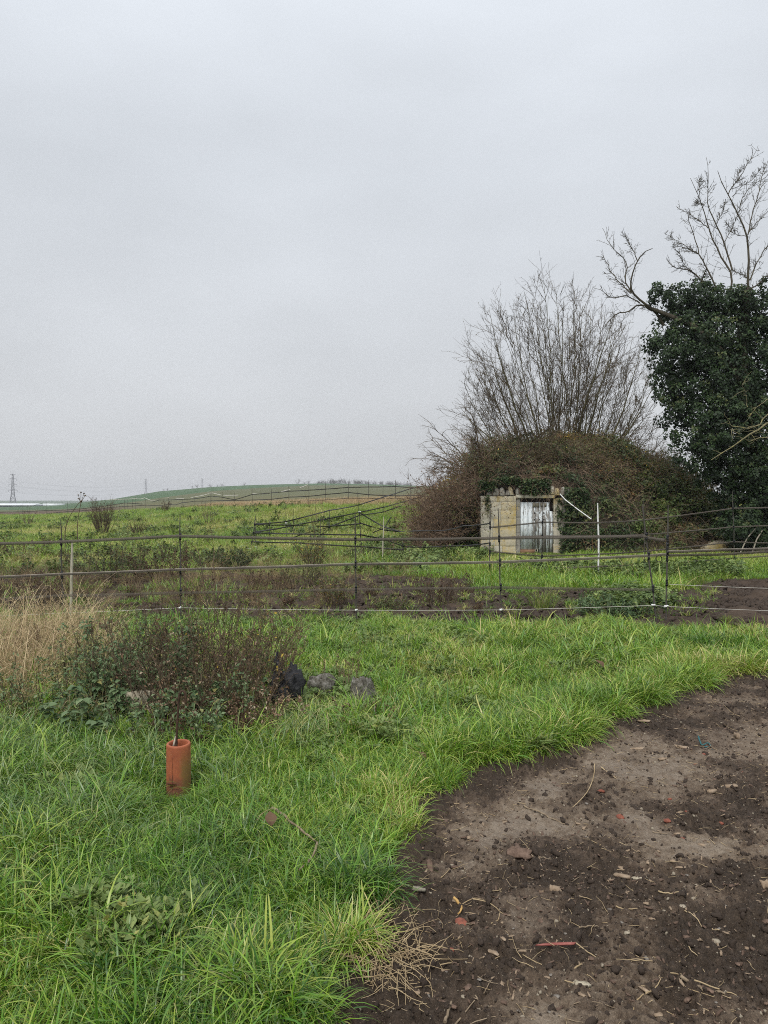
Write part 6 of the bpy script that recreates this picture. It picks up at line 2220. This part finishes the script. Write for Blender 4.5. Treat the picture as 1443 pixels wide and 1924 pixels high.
# ------------------------------------------------------------------ debris on the lawn and the bare earth
M['woodchip'] = mat_noise('wood_chip', [(0.3, (0.17, 0.12, 0.08)), (0.55, (0.30, 0.225, 0.155)), (0.8, (0.44, 0.36, 0.27))], 40, stretch=(1, 1, 1), bmp=.4, dist=.004)
M['barkchip'] = mat_noise('bark_chip', [(0.3, (0.08, 0.052, 0.038)), (0.6, (0.17, 0.115, 0.085)), (0.8, (0.26, 0.185, 0.145))], 45, bmp=.6, dist=.006)
M['brick'] = mat_noise('red_brick', [(0.3, (0.13, 0.05, 0.035)), (0.6, (0.25, 0.085, 0.055)), (0.8, (0.30, 0.16, 0.115))], 55, bmp=.5, dist=.004)
M['pebble'] = mat_noise('pale_pebble', [(0.3, (0.19, 0.16, 0.12)), (0.6, (0.33, 0.285, 0.215)), (0.8, (0.50, 0.45, 0.36))], 50, bmp=.4, dist=.004)
M['grit'] = mat_noise('grey_pebble', [(0.3, (0.12, 0.105, 0.09)), (0.7, (0.24, 0.215, 0.185))], 50, bmp=.4, dist=.004)
M['redplastic'] = mat_noise('faded_red_plastic', [(0.3, (0.20, 0.05, 0.04)), (0.7, (0.32, 0.12, 0.10))], 40, rough=.5, bmp=.1)
M['twine'] = mat_noise('blue_green_twine', [(0.3, (0.02, 0.09, 0.10)), (0.7, (0.05, 0.16, 0.17))], 80, bmp=0)
M['root'] = mat_noise('yellow_root', [(0.3, (0.36, 0.21, 0.07)), (0.7, (0.52, 0.34, 0.13))], 50, bmp=.2)
M['drystick'] = mat_noise('dry_stick', [(0.3, (0.13, 0.095, 0.062)), (0.55, (0.24, 0.185, 0.125)), (0.8, (0.36, 0.29, 0.2))], 35, bmp=.3, dist=.003)


def soilpt(px, py, dz=0.0):
    g_ = G(px, py)
    return np.array([g_[0], g_[1], soil_top(g_[0], g_[1]) + dz])


def chip_mb(c, L, W, Hh, az, tilt=.15):
    """split flake of wood or bark: uneven outline, thickness and a slight cup"""
    n_ = 12
    mb = MB()
    a = np.linspace(0, 2 * math.pi, n_, endpoint=False) + RNG.normal(0, .1, n_)
    rx = np.sign(np.cos(a)) * np.abs(np.cos(a)) ** .55 * L / 2 * RNG.uniform(.68, 1.15, n_)
    ry = np.sign(np.sin(a)) * np.abs(np.sin(a)) ** .7 * W / 2 * RNG.uniform(.6, 1.25, n_)
    up_ = np.stack([rx * .95, ry * .9, Hh / 2 + RNG.normal(0, Hh * .3, n_)], -1)
    lo = np.stack([rx, ry, -Hh / 2 + 0 * rx], -1)
    V = np.vstack([up_, lo, [[0, 0, Hh * .75]], [[0, 0, -Hh / 2]]])
    ct, st = math.cos(tilt), math.sin(tilt)
    V = V @ np.array([[1, 0, 0], [0, ct, -st], [0, st, ct]]).T @ rotz(az).T + np.asarray(c) + [0, 0, Hh * .35]
    k = np.arange(n_)
    mb.add(V, [np.stack([k, k + n_, (k + 1) % n_ + n_, (k + 1) % n_], -1), np.stack([k, (k + 1) % n_, np.full(n_, 2 * n_)], -1), np.stack([(k + 1) % n_ + n_, k + n_, np.full(n_, 2 * n_ + 1)], -1)])
    return mb


def chip(name, px, py, Lpx, Wpx, mat, label, cat, az=0.0, tilt=.2, Hk=.3, group=None):
    c = soilpt(px, py)
    s = c[1] / F_PX
    o = chip_mb(c, Lpx * s, Wpx * s * 1.5, max(Wpx * s * Hk, .004), az, tilt).build(name, M[mat], None, c)
    return props(o, label, cat, group)


def stone(name, px, py, wpx, mat, label, cat, group=None, sq=.7):
    c = soilpt(px, py)
    r_ = wpx * c[1] / F_PX / 2
    o = rock_mb(c + [0, 0, r_ * .05], (r_, r_ * RNG.uniform(.6, 1), r_ * sq * .75), .2, 9, 7, flat=.5).build(name, M[mat], None, c, smooth=False)
    return props(o, label, cat, group)


def twig(name, pxs_, r, mat, label, cat, group=None, lift=.006, grass=0.0):
    pts_ = []
    for (a, b_) in pxs_:
        g_ = soilpt(a, b_, lift) if not grass else G(a, b_) + [0, 0, grass]
        pts_.append(g_)
    n_ = max(6, 3 * len(pts_))
    q_ = smooth_path(pts_, n_)
    q_[1:-1, 2] += RNG.normal(0, r * .5, n_ - 2)
    mb = MB()
    mb.tubes(q_, taper(r, r * .55, n_) * RNG.uniform(.85, 1.15, (1, n_)), 6, cap=True)
    return props(mb.build(name, M[mat], None, q_[0]), label, cat, group)


chip('bark_chunk', 977, 1603, 46, 17, 'barkchip', 'large weathered bark chunk alone on a smooth patch of earth', 'bark', -.25, .45, .3)
chip('bark_chunk', 975, 1593, 26, 16, 'barkchip', 'brown bark flake leaning behind the large bark chunk', 'bark', 1.2, .7, .3)
chip('bark_flake', 735, 1634, 34, 12, 'barkchip', 'rusty curled bark flake at the lawn edge left of the splinter', 'bark', .3, .5)
chip('bark_flake', 762, 1625, 34, 14, 'barkchip', 'reddish brown bark flake lying by the little seedling', 'bark', -.2, .6)
chip('bark_flake', 808, 1634, 12, 22, 'barkchip', 'upright bark flake right of the little seedling', 'bark', .2, .8)
chip('plank_splinter', 772, 1675, 66, 9, 'oldwood', 'long grey plank splinter at the lawn edge', 'splinter', -.28, .1, .5)
twig('yellow_root', [(853, 1690), (862, 1698), (868, 1711), (867, 1717), (861, 1723)], .006, 'root', 'bright yellow bent root above the pinkish stone', 'root', lift=.014)
stone('pinkish_stone', 863, 1737, 30, 'brick', 'pinkish crumbly stone under the yellow root', 'stone', sq=.5)
stone('pinkish_stone', 890, 1734, 22, 'barkchip', 'brown lump right of the pinkish crumbly stone', 'stone', sq=.5)
stone('brick_fragment', 849, 1790, 14, 'brick', 'small red brick piece low on the dark soil left of the red strip', 'brick')
chip('red_strip', 1050, 1795, 82, 4.5, 'redplastic', 'faded red plastic strip lying on the earth', 'plastic strip', .06, .1, .5)
for k, (a, b_, s_) in enumerate(((1216, 1905, 13), (1227, 1899, 12), (1237, 1906, 11), (1222, 1913, 12), (1233, 1896, 9))):
    stone('white_pebble', a, b_, s_, 'pebble', 'whitish pebble of the small cluster near the bottom right', 'stone', 'cluster of whitish pebbles')
stone('cream_stone', 1344, 1777, 22, 'pebble', 'cream coloured stone pair at the lower right', 'stone')
stone('cream_stone', 1395, 1627, 13, 'pebble', 'single cream stone on the smooth patch at upper right', 'stone')
chip('stone_slab', 1437, 1660, 22, 14, 'woodchip', 'tan block cut off by the right edge', 'wood block', .1, .1, .8)
stone('mottled_stone', 1177, 1752, 15, 'pebble', 'yellowish stone below the dark green one', 'stone')
stone('dark_stone', 1186, 1722, 17, 'grit', 'dark greenish stone above the yellowish one', 'stone', sq=1.0)
stone('mottled_stone', 1281, 1717, 15, 'pebble', 'tan mottled stone right of the dark greenish stone', 'stone')
stone('mottled_stone', 1303, 1690, 12, 'pebble', 'pale yellow stone above the tan mottled stone', 'stone')
chip('white_chip', 1200, 1654, 32, 5, 'limestone', 'whitish splintered wood chip beside brown sticks', 'wood chip', .12, .1, .5)
chip('brown_chip', 1169, 1647, 34, 7, 'woodchip', 'brown stick end touching the whitish chip', 'wood chip', -.35, .1, .6)
chip('brown_chip', 1165, 1627, 16, 6, 'woodchip', 'light wood flake above the whitish chip', 'wood chip', -.7, .1, .5)
chip('wood_stub', 1044, 1673, 26, 12, 'woodchip', 'short yellowish wood stub on dark soil', 'wood', -.05, .3, .8)
chip('pale_stub', 1092, 1862, 36, 11, 'limestone', 'pale weathered wood stub low in the middle of the earth', 'wood', -.1, .2, .6)
twig('stick', [(985, 1514), (1010, 1525), (1035, 1538), (1062, 1548)], .005, 'drystick', 'long straight twig beside a light patch of earth', 'twig')
twig('stick', [(1278, 1850), (1310, 1859), (1335, 1866), (1362, 1872)], .006, 'drystick', 'olive twig lying at the lower right', 'twig')
twig('stick', [(836, 1922), (842, 1900), (848, 1880)], .006, 'drystick', 'brown stick pointing up at the bottom edge', 'twig')
twig('bent_straw', [(1117, 1445), (1117, 1465), (1110, 1490), (1095, 1510), (1076, 1521)], .0035, 'straw', 'long curved straw bent like a bow', 'straw', lift=.02)
twig('stick', [(1125, 1443), (1140, 1456), (1158, 1469)], .0045, 'straw', 'pale stalk running from the curved straw', 'twig')
twig('twine', [(1312, 1386), (1318, 1398), (1330, 1394), (1338, 1398), (1330, 1403), (1318, 1399), (1342, 1402)], .005, 'twine', 'tangled blue-green twine on the earth', 'twine', lift=.012)
for (a, b_, L_, W_, az, lb) in ((1197, 1408, 35, 6, .25, 'pale split stick in the upper part of the earth'), (1281, 1405, 26, 7, -.5, 'reddish bark strip right of the pale split stick'), (1246, 1432, 24, 5, .4, 'grey split stick below the reddish bark strip'), (1210, 1360, 24, 5, -.1, 'tan chip near the lawn edge at the top of the earth'),
                               (1384, 1385, 6, 16, 0, 'yellow wood piece standing near the right side'), (1335, 1494, 26, 8, -.2, 'flat tan bark piece by the tyre marks'), (1372, 1484, 40, 7, .2, 'pale straw-like stick right of the flat bark piece'), (1277, 1524, 20, 5, .5, 'white curved chip above the red brick pieces')):
    chip('wood_strip', a, b_, L_, W_, 'woodchip', lb, 'wood chip', az, .15, .5)
for (a, b_, s_, lb) in ((1130, 1498, 16, 'flat red brick chip left of the bright one'), (1166, 1541, 20, 'bright red brick fragment on dark earth'), (1256, 1548, 18, 'oval orange brick fragment'), (1281, 1575, 13, 'small orange pebble below the oval brick fragment'),
                        (1352, 1546, 18, 'brick fragment beside a small green sprout'), (1322, 1415, 9, 'tiny red brick bit below the blue-green twine'), (1396, 1454, 12, 'rusty red fragment near the right edge'), (1308, 1433, 11, 'thin pink brick sliver'), (1290, 1534, 10, 'brick and mortar crumb near the white curved chip'),
                        (1257, 1506, 11, 'dull orange stone above the oval brick fragment')):
    stone('brick_fragment', a, b_, s_, 'brick', lb, 'brick', sq=.55)
twig('lawn_stick', [(512, 1556), (545, 1580), (575, 1606), (596, 1625)], .0075, 'drystick', 'dry forked stick lying across the dark lawn', 'stick', grass=.10)
o_ = twig('stick_end', [(596, 1625), (590, 1650), (575, 1668), (562, 1680)], .006, 'drystick', 'broken lower end of the stick on the lawn', 'stick', grass=.10)
twig('lawn_straw', [(484, 1580), (492, 1566), (512, 1556)], .003, 'straw', 'thin curved straw at the tip of the lawn stick', 'straw', grass=.10)


def dleaf(px, py, size, az, label, dz=.12, mat='deadleaf'):
    g_ = G(px, py) + [0, 0, dz]
    mb = MB()
    n_ = 6
    ys = np.linspace(0, 1, n_)
    w_ = np.array([.05, .3, .38, .32, .18, .0])
    L_ = np.stack([-w_, ys, .08 * np.sin(ys * 5) + w_ * .35], -1)
    R_ = np.stack([w_, ys, .08 * np.sin(ys * 5) + w_ * .35], -1)
    C_ = np.stack([0 * w_, ys, .08 * np.sin(ys * 5)], -1)
    V = np.concatenate([L_, C_, R_]) * size
    i = np.arange(n_ - 1)
    V = V @ np.array([[1, 0, 0], [0, .75, -.66], [0, .66, .75]]).T @ rotz(az).T + g_
    mb.add(V, [np.concatenate([np.stack([i, i + n_, i + n_ + 1, i + 1], -1), np.stack([i + n_, i + 2 * n_, i + 2 * n_ + 1, i + n_ + 1], -1)])], tone=.5)
    return props(mb.build('fallen_leaf', M[mat], None, g_), label, 'leaf')


dleaf(510, 1600, .075, .3, 'brown fallen leaf standing in the lawn under the stick')
dleaf(800, 1450, .06, 1.2, 'brown fallen leaf in the lawn near the tip of the bare earth', .08)
dleaf(1133, 1274, .10, .8, 'tan fallen leaf in the far part of the lawn', .10)
dleaf(328, 1498, .07, 2.6, 'pale curled leaf at the foot of the clay pipe', .05)

LAND = [('the red plastic strip', 1050, 1795), ('the yellow root', 862, 1705), ('the torn grass roots', 745, 1810), ('the large bark chunk', 977, 1600), ('the bow-shaped straw', 1100, 1480), ('the blue-green twine', 1325, 1393),
        ('the bright red brick', 1166, 1541), ('the oval brick fragment', 1256, 1548), ('the whitish splintered chip', 1200, 1654), ('the dark greenish stone', 1186, 1722), ('the whitish pebble cluster', 1227, 1905), ('the cream stone pair', 1344, 1777),
        ('the tan block at the right edge', 1437, 1660), ('the grey plank splinter', 772, 1675), ('the pale split stick', 1197, 1408), ('the pale wood stub', 1092, 1862), ('the single cream stone', 1395, 1627)]
BITS = {}
ORD = ['front', 'second from the front', 'third from the front', 'fourth from the front', 'fifth from the front', 'sixth from the front', 'seventh from the front', 'eighth from the front', 'ninth from the front', 'tenth from the front', 'eleventh from the front', 'twelfth from the front']


def bit(o, look, px, py):
    nm = min(LAND, key=lambda l: math.hypot(l[1] - px, l[2] - py))[0]
    BITS.setdefault('%s near %s' % (look, nm), []).append((-py, o))


# countless alike bits: individually placed, of three kinds
GC, GS, GT = 'small wood chips scattered on the bare earth', 'small stones scattered on the bare earth', 'thin twigs and stalks scattered on the bare earth'
cnt_ = [0, 0, 0]
tries = 0
while sum(cnt_) < 210 and tries < 4000:
    tries += 1
    py = 1290 + 634 * RNG.random() ** .8
    px = RNG.uniform(640, 1443)
    g_ = G(px, py)
    if soil_sd(g_[0:1], g_[1:2])[0] < .06:
        continue
    s = F_PX / g_[1]
    r_ = RNG.random()
    if r_ < .42:
        mt_ = RNG.choice(['woodchip', 'barkchip', 'woodchip'])
        o_ = chip('wood_chip', px, py, RNG.uniform(.018, .05) * s, RNG.uniform(.006, .013) * s, mt_, 'small wood chip scattered on the bare earth', 'wood chip', RNG.uniform(-1.2, 1.2), RNG.uniform(0, .4), .45, GC)
        bit(o_, 'small pale wood chip' if mt_ == 'woodchip' else 'small dark bark chip', px, py)
        cnt_[0] += 1
    elif r_ < .72:
        mt_ = RNG.choice(['pebble', 'grit', 'grit', 'grit'])
        o_ = stone('small_stone', px, py, RNG.uniform(.010, .024) * s, mt_, 'small stone scattered on the bare earth', 'stone', GS)
        bit(o_, 'small cream stone' if mt_ == 'pebble' else 'small grey stone', px, py)
        cnt_[1] += 1
    else:
        a = RNG.uniform(-1.3, 1.3)
        L_ = RNG.uniform(.05, .15) * s
        p1 = (px + L_ * math.cos(a), py + L_ * math.sin(a) * .45)
        mt_ = RNG.choice(['straw', 'drystick', 'drystick'])
        o_ = twig('thin_twig', [(px, py), ((px + p1[0]) / 2 + RNG.normal(0, 3), (py + p1[1]) / 2 + RNG.normal(0, 2)), p1], RNG.uniform(.0016, .0034), mt_, 'thin dry twig scattered on the bare earth', 'twig', GT, .004)
        bit(o_, 'thin straw stalk' if mt_ == 'straw' else 'thin brown twig', px, py)
        cnt_[2] += 1

for lb_, lst in BITS.items():
    lst.sort(key=lambda q: q[0])
    for k, (_, o_) in enumerate(lst):
        o_['label'] = lb_ if len(lst) == 1 else '%s, %s%s' % (lb_, ORD[min(k, 11)], ' one' if k == 0 else '')

# straw and fibre litter, pale grit
K_FLAKE = []
for k in range(6):
    K_FLAKE.append(chip_mb((0, 0, 0), 1.0, RNG.uniform(.25, .5), .12, 0, .2))
K_FLAKE = proto_coll('bark_crumb', K_FLAKE, M['barkchip'])
K_FLAKE2 = proto_coll('wood_crumb', [chip_mb((0, 0, 0), 1.0, RNG.uniform(.15, .4), .12, 0, .2) for _ in range(5)], M['woodchip'])
for coll_, nm_, n_, lb_ in ((K_FLAKE, 'bark_crumbs', 9000, 'brown bark crumbs trodden into the bare earth'), (K_FLAKE2, 'wood_crumbs', 5200, 'light wood crumbs trodden into the bare earth')):
    x, y = sector(n_, 1.8, 8.4, -.2, .62, 1.6)
    sdv = soil_sd(x, y)
    k = (sdv > -.05) & (RNG.random(len(x)) < .25 + .75 * sstep(.45, .6, fbm(x, y, .5, 3, 3)))
    x, y = x[k], y[k]
    scatter(nm_, coll_, np.stack([x, y, H(x, y) + soil_z(x, y)[0] + .001], -1), np.minimum(RNG.exponential(.009, len(x)) + .006, .035), 0, .35, lb_, 'bark litter')
x, y = sector(17000, 1.8, 8.4, -.2, .6, 1.7)
sdv = soil_sd(x, y)
k = (sdv > -.03) & (RNG.random(len(x)) < .16 + .5 * np.exp(-(sdv / .22) ** 2))
x, y = x[k], y[k]
z = H(x, y) + soil_z(x, y)[0] + .004
n = len(x)
a = RNG.uniform(0, 6.28, n)
Q = grow(np.stack([x, y, z], -1), np.stack([np.cos(a), np.sin(a), RNG.normal(.05, .12, n)], -1), np.minimum(RNG.exponential(.028, n) + .012, .15), 4, .18, -.02)
Q[:, :, 2] = np.maximum(Q[:, :, 2], (z - .003)[:, None])
mb = MB()
mb.tubes(Q, taper(RNG.uniform(.0008, .0021, n), .0007, 4), 3)
mb.build('straw_litter', M['straw'], kind='stuff')
K_PEB = proto_coll('grit_grain', [clod_mesh() for _ in range(4)], M['pebble'], True)
x, y = sector(9000, 1.8, 8.4, -.2, .6, 1.6)
k = (soil_sd(x, y) > .02)
x, y = x[k], y[k]
z = H(x, y) + soil_z(x, y)[0]
s_ = np.minimum(RNG.pareto(2.6, len(x)) * .0016 + .0016, .008)
scatter('pale_grit', K_PEB, np.stack([x, y, z], -1), s_, 0, .5, 'pale grit and shell crumbs sprinkled over the bare earth', 'gravel')
# heap of dry roots where turf was torn off at the lawn edge
n = 420
hx, hy = [], []
for (px, py, w_) in ((745, 1810, 36), (760, 1800, 30), (715, 1740, 26), (700, 1830, 24), (1270, 1290, 20), (1330, 1285, 24)):
    g_ = G(px, py)
    hx.append(g_[0] + RNG.normal(0, w_ / F_PX * g_[1], n // 6))
    hy.append(g_[1] + RNG.normal(0, .05, n // 6))
x, y = np.concatenate(hx), np.concatenate(hy)
z = H(x, y) + soil_z(x, y)[0]
a = RNG.uniform(0, 6.28, len(x))
Q = grow(np.stack([x, y, z + RNG.uniform(0, .03, len(x))], -1), np.stack([np.cos(a), np.sin(a), RNG.uniform(0, .7, len(x))], -1), RNG.uniform(.06, .2, len(x)), 6, .28, -.16)
mb = MB()
mb.tubes(Q, taper(RNG.uniform(.001, .0024, len(x)), .0008, 6), 4)
mb.build('torn_grass_roots', M['straw'], kind='stuff')

# ------------------------------------------------------------------ far things: pylons, cables, wood, building
def pylon():
    t = thing('electricity_pylon', (0, 0, 0), 'nearest and tallest of the three lattice pylons, at the far left', 'pylon', 'electricity pylons on the horizon')
    mb = MB()
    lv = [(0, 4.6), (7, 3.5), (13, 2.6), (19, 2.0), (25, 1.75), (31, 1.5), (37, 1.3), (43, 1.0), (48, .35)]
    cn = [(1, 1), (-1, 1), (-1, -1), (1, -1)]
    for k in range(len(lv) - 1):
        (z0, w0), (z1, w1) = lv[k], lv[k + 1]
        for q in range(4):
            a = np.array([cn[q][0] * w0, cn[q][1] * w0, z0])
            b_ = np.array([cn[q][0] * w1, cn[q][1] * w1, z1])
            c = np.array([cn[(q + 1) % 4][0] * w0, cn[(q + 1) % 4][1] * w0, z0])
            d = np.array([cn[(q + 1) % 4][0] * w1, cn[(q + 1) % 4][1] * w1, z1])
            mb.tubes([a, b_], .36, 4)
            mb.tubes([a, d], .2, 4)
            mb.tubes([c, b_], .2, 4)
            mb.tubes([b_, d], .13, 4)
    mb.build('lattice_tower', M['steel'], t)
    for z_, L_ in ((22, 6.5), (31, 6.0), (39.5, 5.6), (46, 4.0)):
        mb = MB()
        for sgn in (-1, 1):
            for yy in (-1, 1):
                mb.tubes([[0, yy, z_], [sgn * L_, 0, z_ + .3]], .17, 4)
                mb.tubes([[0, yy, z_ + 1.9], [sgn * L_, 0, z_ + .3]], .14, 4)
            for f in (.3, .6):
                mb.tubes([[sgn * L_ * f, 0, z_], [sgn * L_ * f, 0, z_ + 1.9 * (1 - f)]], .1, 4)
        mb.build('cross_arm', M['steel'], t)
        if z_ < 45:
            for sgn in (-1, 1):
                mb = MB()
                mb.tubes([[sgn * (L_ - .2), 0, z_ + .2], [sgn * (L_ - .2), 0, z_ - 2.6]], .2, 5)
                mb.build('insulator_string', M['steel'], t)
    return t


py1 = pylon()
PYL = [(24, 1170, 890, 50), (274, 2050, 900, 50), (380, 2750, 899, 50)]
pl_pos = []
for k, (px, d, ty, h) in enumerate(PYL):
    o = py1 if k == 0 else copy_tree(py1)
    tp_ = P(px, ty, d)
    o.location = (tp_[0], tp_[1], tp_[2] - 48)
    o.rotation_euler = (0, 0, R((20, 25, 28)[k]))
    pl_pos.append(np.array(o.location))
    if k:
        o['label'] = ('middle pylon rising behind the left slope of the green hill', 'smallest pylon, farthest right on the ridge of the hill')[k - 1]
p0 = pl_pos[0] + (pl_pos[0] - pl_pos[1]) * np.array([.9, .45, 0]) + [0, 0, -3]
span = [p0] + pl_pos
for k in range(3):
    A_, B_ = span[k], span[k + 1]
    for z_, L_ in ((22, 6.3), (31, 5.8), (39.5, 5.4)):
        for sgn in (-1, 1):
            ra = rotz(R(22))
            a = A_ + ra @ np.array([sgn * L_, 0, z_ - 2.7])
            b_ = B_ + ra @ np.array([sgn * L_, 0, z_ - 2.7])
            tt = np.linspace(0, 1, 24)[:, None]
            q = a * (1 - tt) + b_ * tt
            q[:, 2] -= 11 * 4 * (tt * (1 - tt))[:, 0]
            mb = MB()
            mb.tubes(q, .055, 4)
            props(mb.build('power_cable', M['steel'], None, a), '%s %s power cable sagging %s' % ({22: 'lowest', 31: 'middle', 39.5: 'topmost'}[z_], 'left' if sgn < 0 else 'right', ('left of the tallest pylon', 'between tallest and middle pylon', 'between middle and smallest pylon')[k]), 'cable', 'power cables between the pylons')


def far_tree_mb(base, h, w, n=46):
    mb = MB()
    base = np.asarray(base, float)
    mb.tubes([base, base + [0, 0, h * .4], base + [RNG.normal(0, .2), 0, h * .85]], taper(h * .03, h * .008, 3), 4)
    st = base + np.stack([np.zeros(n), np.zeros(n), RNG.uniform(.15, .7, n) * h], -1)
    a = RNG.uniform(0, 6.28, n)
    e = RNG.uniform(.2, 1.3, n)
    Q = grow(st, np.stack([np.cos(a) * np.cos(e), np.sin(a) * np.cos(e), np.sin(e)], -1), w * RNG.uniform(.4, .8, n), 4, .2, .05)
    mb.tubes(Q, taper(h * .010, h * .006, 4), 3)
    s, dd, t_, i_ = spawn(Q, 4, .2, 1, .7)
    Q2 = grow(s, dd, w * RNG.uniform(.12, .3, len(i_)), 3, .2, .05)
    mb.tubes(Q2, h * .006, 3)
    return mb


def ridge_z(px, d):
    x_ = (px - CX) / F_PX * d
    return np.array([x_, d, float(H(x_, d))])


wood = MB()
for k in range(60):
    px = RNG.uniform(598, 760) if k < 44 else RNG.uniform(690, 775)
    d = RNG.uniform(860, 960)
    b_ = ridge_z(px, d)
    toppy = np.interp(px, [598, 615, 640, 680, 700, 730, 760, 775], [904, 901, 899.5, 902, 904, 904.5, 908, 910]) + RNG.uniform(0, 2.5)
    h = float(P(px, toppy, d)[2]) - b_[2]
    t2 = far_tree_mb(b_, max(h, 3), 6.5, 26)
    for v_ in t2.v:
        pass
    off = wood.n
    wood.v += t2.v
    for kk in (3, 4):
        wood.f[kk] += [f_ + off for f_ in t2.f[kk]]
    wood.n += t2.n
wood.build('distant_wood', M['woods'], kind='stuff')
for (px, ty, w_) in ((370, 911, 3.2), (362, 913, 2.0), (395, 911, 3.5), (417, 910, 3.6), (409, 912.5, 2.4), (460, 908.5, 3.2), (560, 904, 5.5), (579, 905, 3.4), (572, 906, 2.5), (308, 919, 2.0), (315, 918.5, 2.2)):
    d = 560
    b_ = ridge_z(px, d)
    h = max(float(P(px, ty, d)[2]) - b_[2], 2.0)
    o = far_tree_mb(b_, h, w_, 22).build('far_tree', M['woods'], None, b_)
    props(o, 'tiny bare tree on the skyline of the green hill', 'tree', 'bare trees on the hill skyline')
# long low building with a white roof at the far left
d = 400.0
bx0, bx1 = (-260 - CX) / F_PX * d, (62 - CX) / F_PX * d
gz0 = float(H(bx1, d))
barn = thing('low_building', ((bx0 + bx1) / 2, d, gz0), 'long low grey building with a white roof on the plain at the far left', 'building')
zt = float(P(30, 946.2, d)[2])
zr = float(P(30, 949.6, d)[2])
mb = MB()
mb.box(((bx0 + bx1) / 2, d + 6, (gz0 - .5 + zr) / 2), (bx1 - bx0, 12, zr - gz0 + .5))
mb.build('wall', M['wallgrey'], barn)
mb = MB()
prof = [(-.5, zr - .02), (-.5, zr + .12), (6, zt + .15), (12.5, zr + .12), (12.5, zr - .02)]
V = np.array([[x_, d + p_[0], p_[1]] for x_ in (bx0 - .5, bx1 + .5) for p_ in prof])
mb.add(V, [np.array([[0, 5, 6, 1], [1, 6, 7, 2], [2, 7, 8, 3], [3, 8, 9, 4], [4, 9, 5, 0]]), np.array([[0, 1, 2], [0, 2, 3], [0, 3, 4], [5, 7, 6], [5, 8, 7], [5, 9, 8]])])
mb.build('roof', M['poly'], barn)
mb = MB()
mb.box(((bx1 + (93 - CX) / F_PX * d) / 2 + .6, d + 14, gz0 + .75), ((93 - 62) / F_PX * d, 8, 1.5))
props(mb.build('low_polytunnel', M['poly'], None, (bx1, d, gz0)), 'low white polytunnel strip right of the long grey building', 'polytunnel')

# ------------------------------------------------------------------ the damp air
hz = MB()
hz.box((0, 0, 36), (9000, 9000, 78))
mh = bpy.data.materials.new('haze_air')
mh.use_nodes = True
nt = mh.node_tree
for n_ in list(nt.nodes):
    if n_.type != 'OUTPUT_MATERIAL':
        nt.nodes.remove(n_)
pv = nt.nodes.new('ShaderNodeVolumePrincipled')
pv.inputs['Color'].default_value = (0.93, 0.95, 0.98, 1)
pv.inputs['Density'].default_value = 0.00034
nt.links.new(pv.outputs[0], nt.nodes['Material Output'].inputs['Volume'])
hz.build('haze', mh, kind='stuff')

# things alike in look are told apart by their order from the left
ORL = ['leftmost', 'second', 'third', 'fourth', 'fifth', 'sixth', 'seventh', 'eighth', 'ninth', 'tenth', 'eleventh', 'twelfth', 'thirteenth']
byl = {}
for o in COL.objects:
    if o.parent is None and o.get('label') and o.get('group') and 'fence' not in o['group']:
        byl.setdefault(o['label'], []).append(o)
for lb_, lst in byl.items():
    if len(lst) > 1:
        lst.sort(key=lambda o: o.location[0] / max(o.location[1], .1))
        for k, o in enumerate(lst):
            o['label'] = lb_ + (', leftmost one' if k == 0 else (', rightmost one' if k == len(lst) - 1 else ', %s from the left' % ORL[min(k, 12)]))
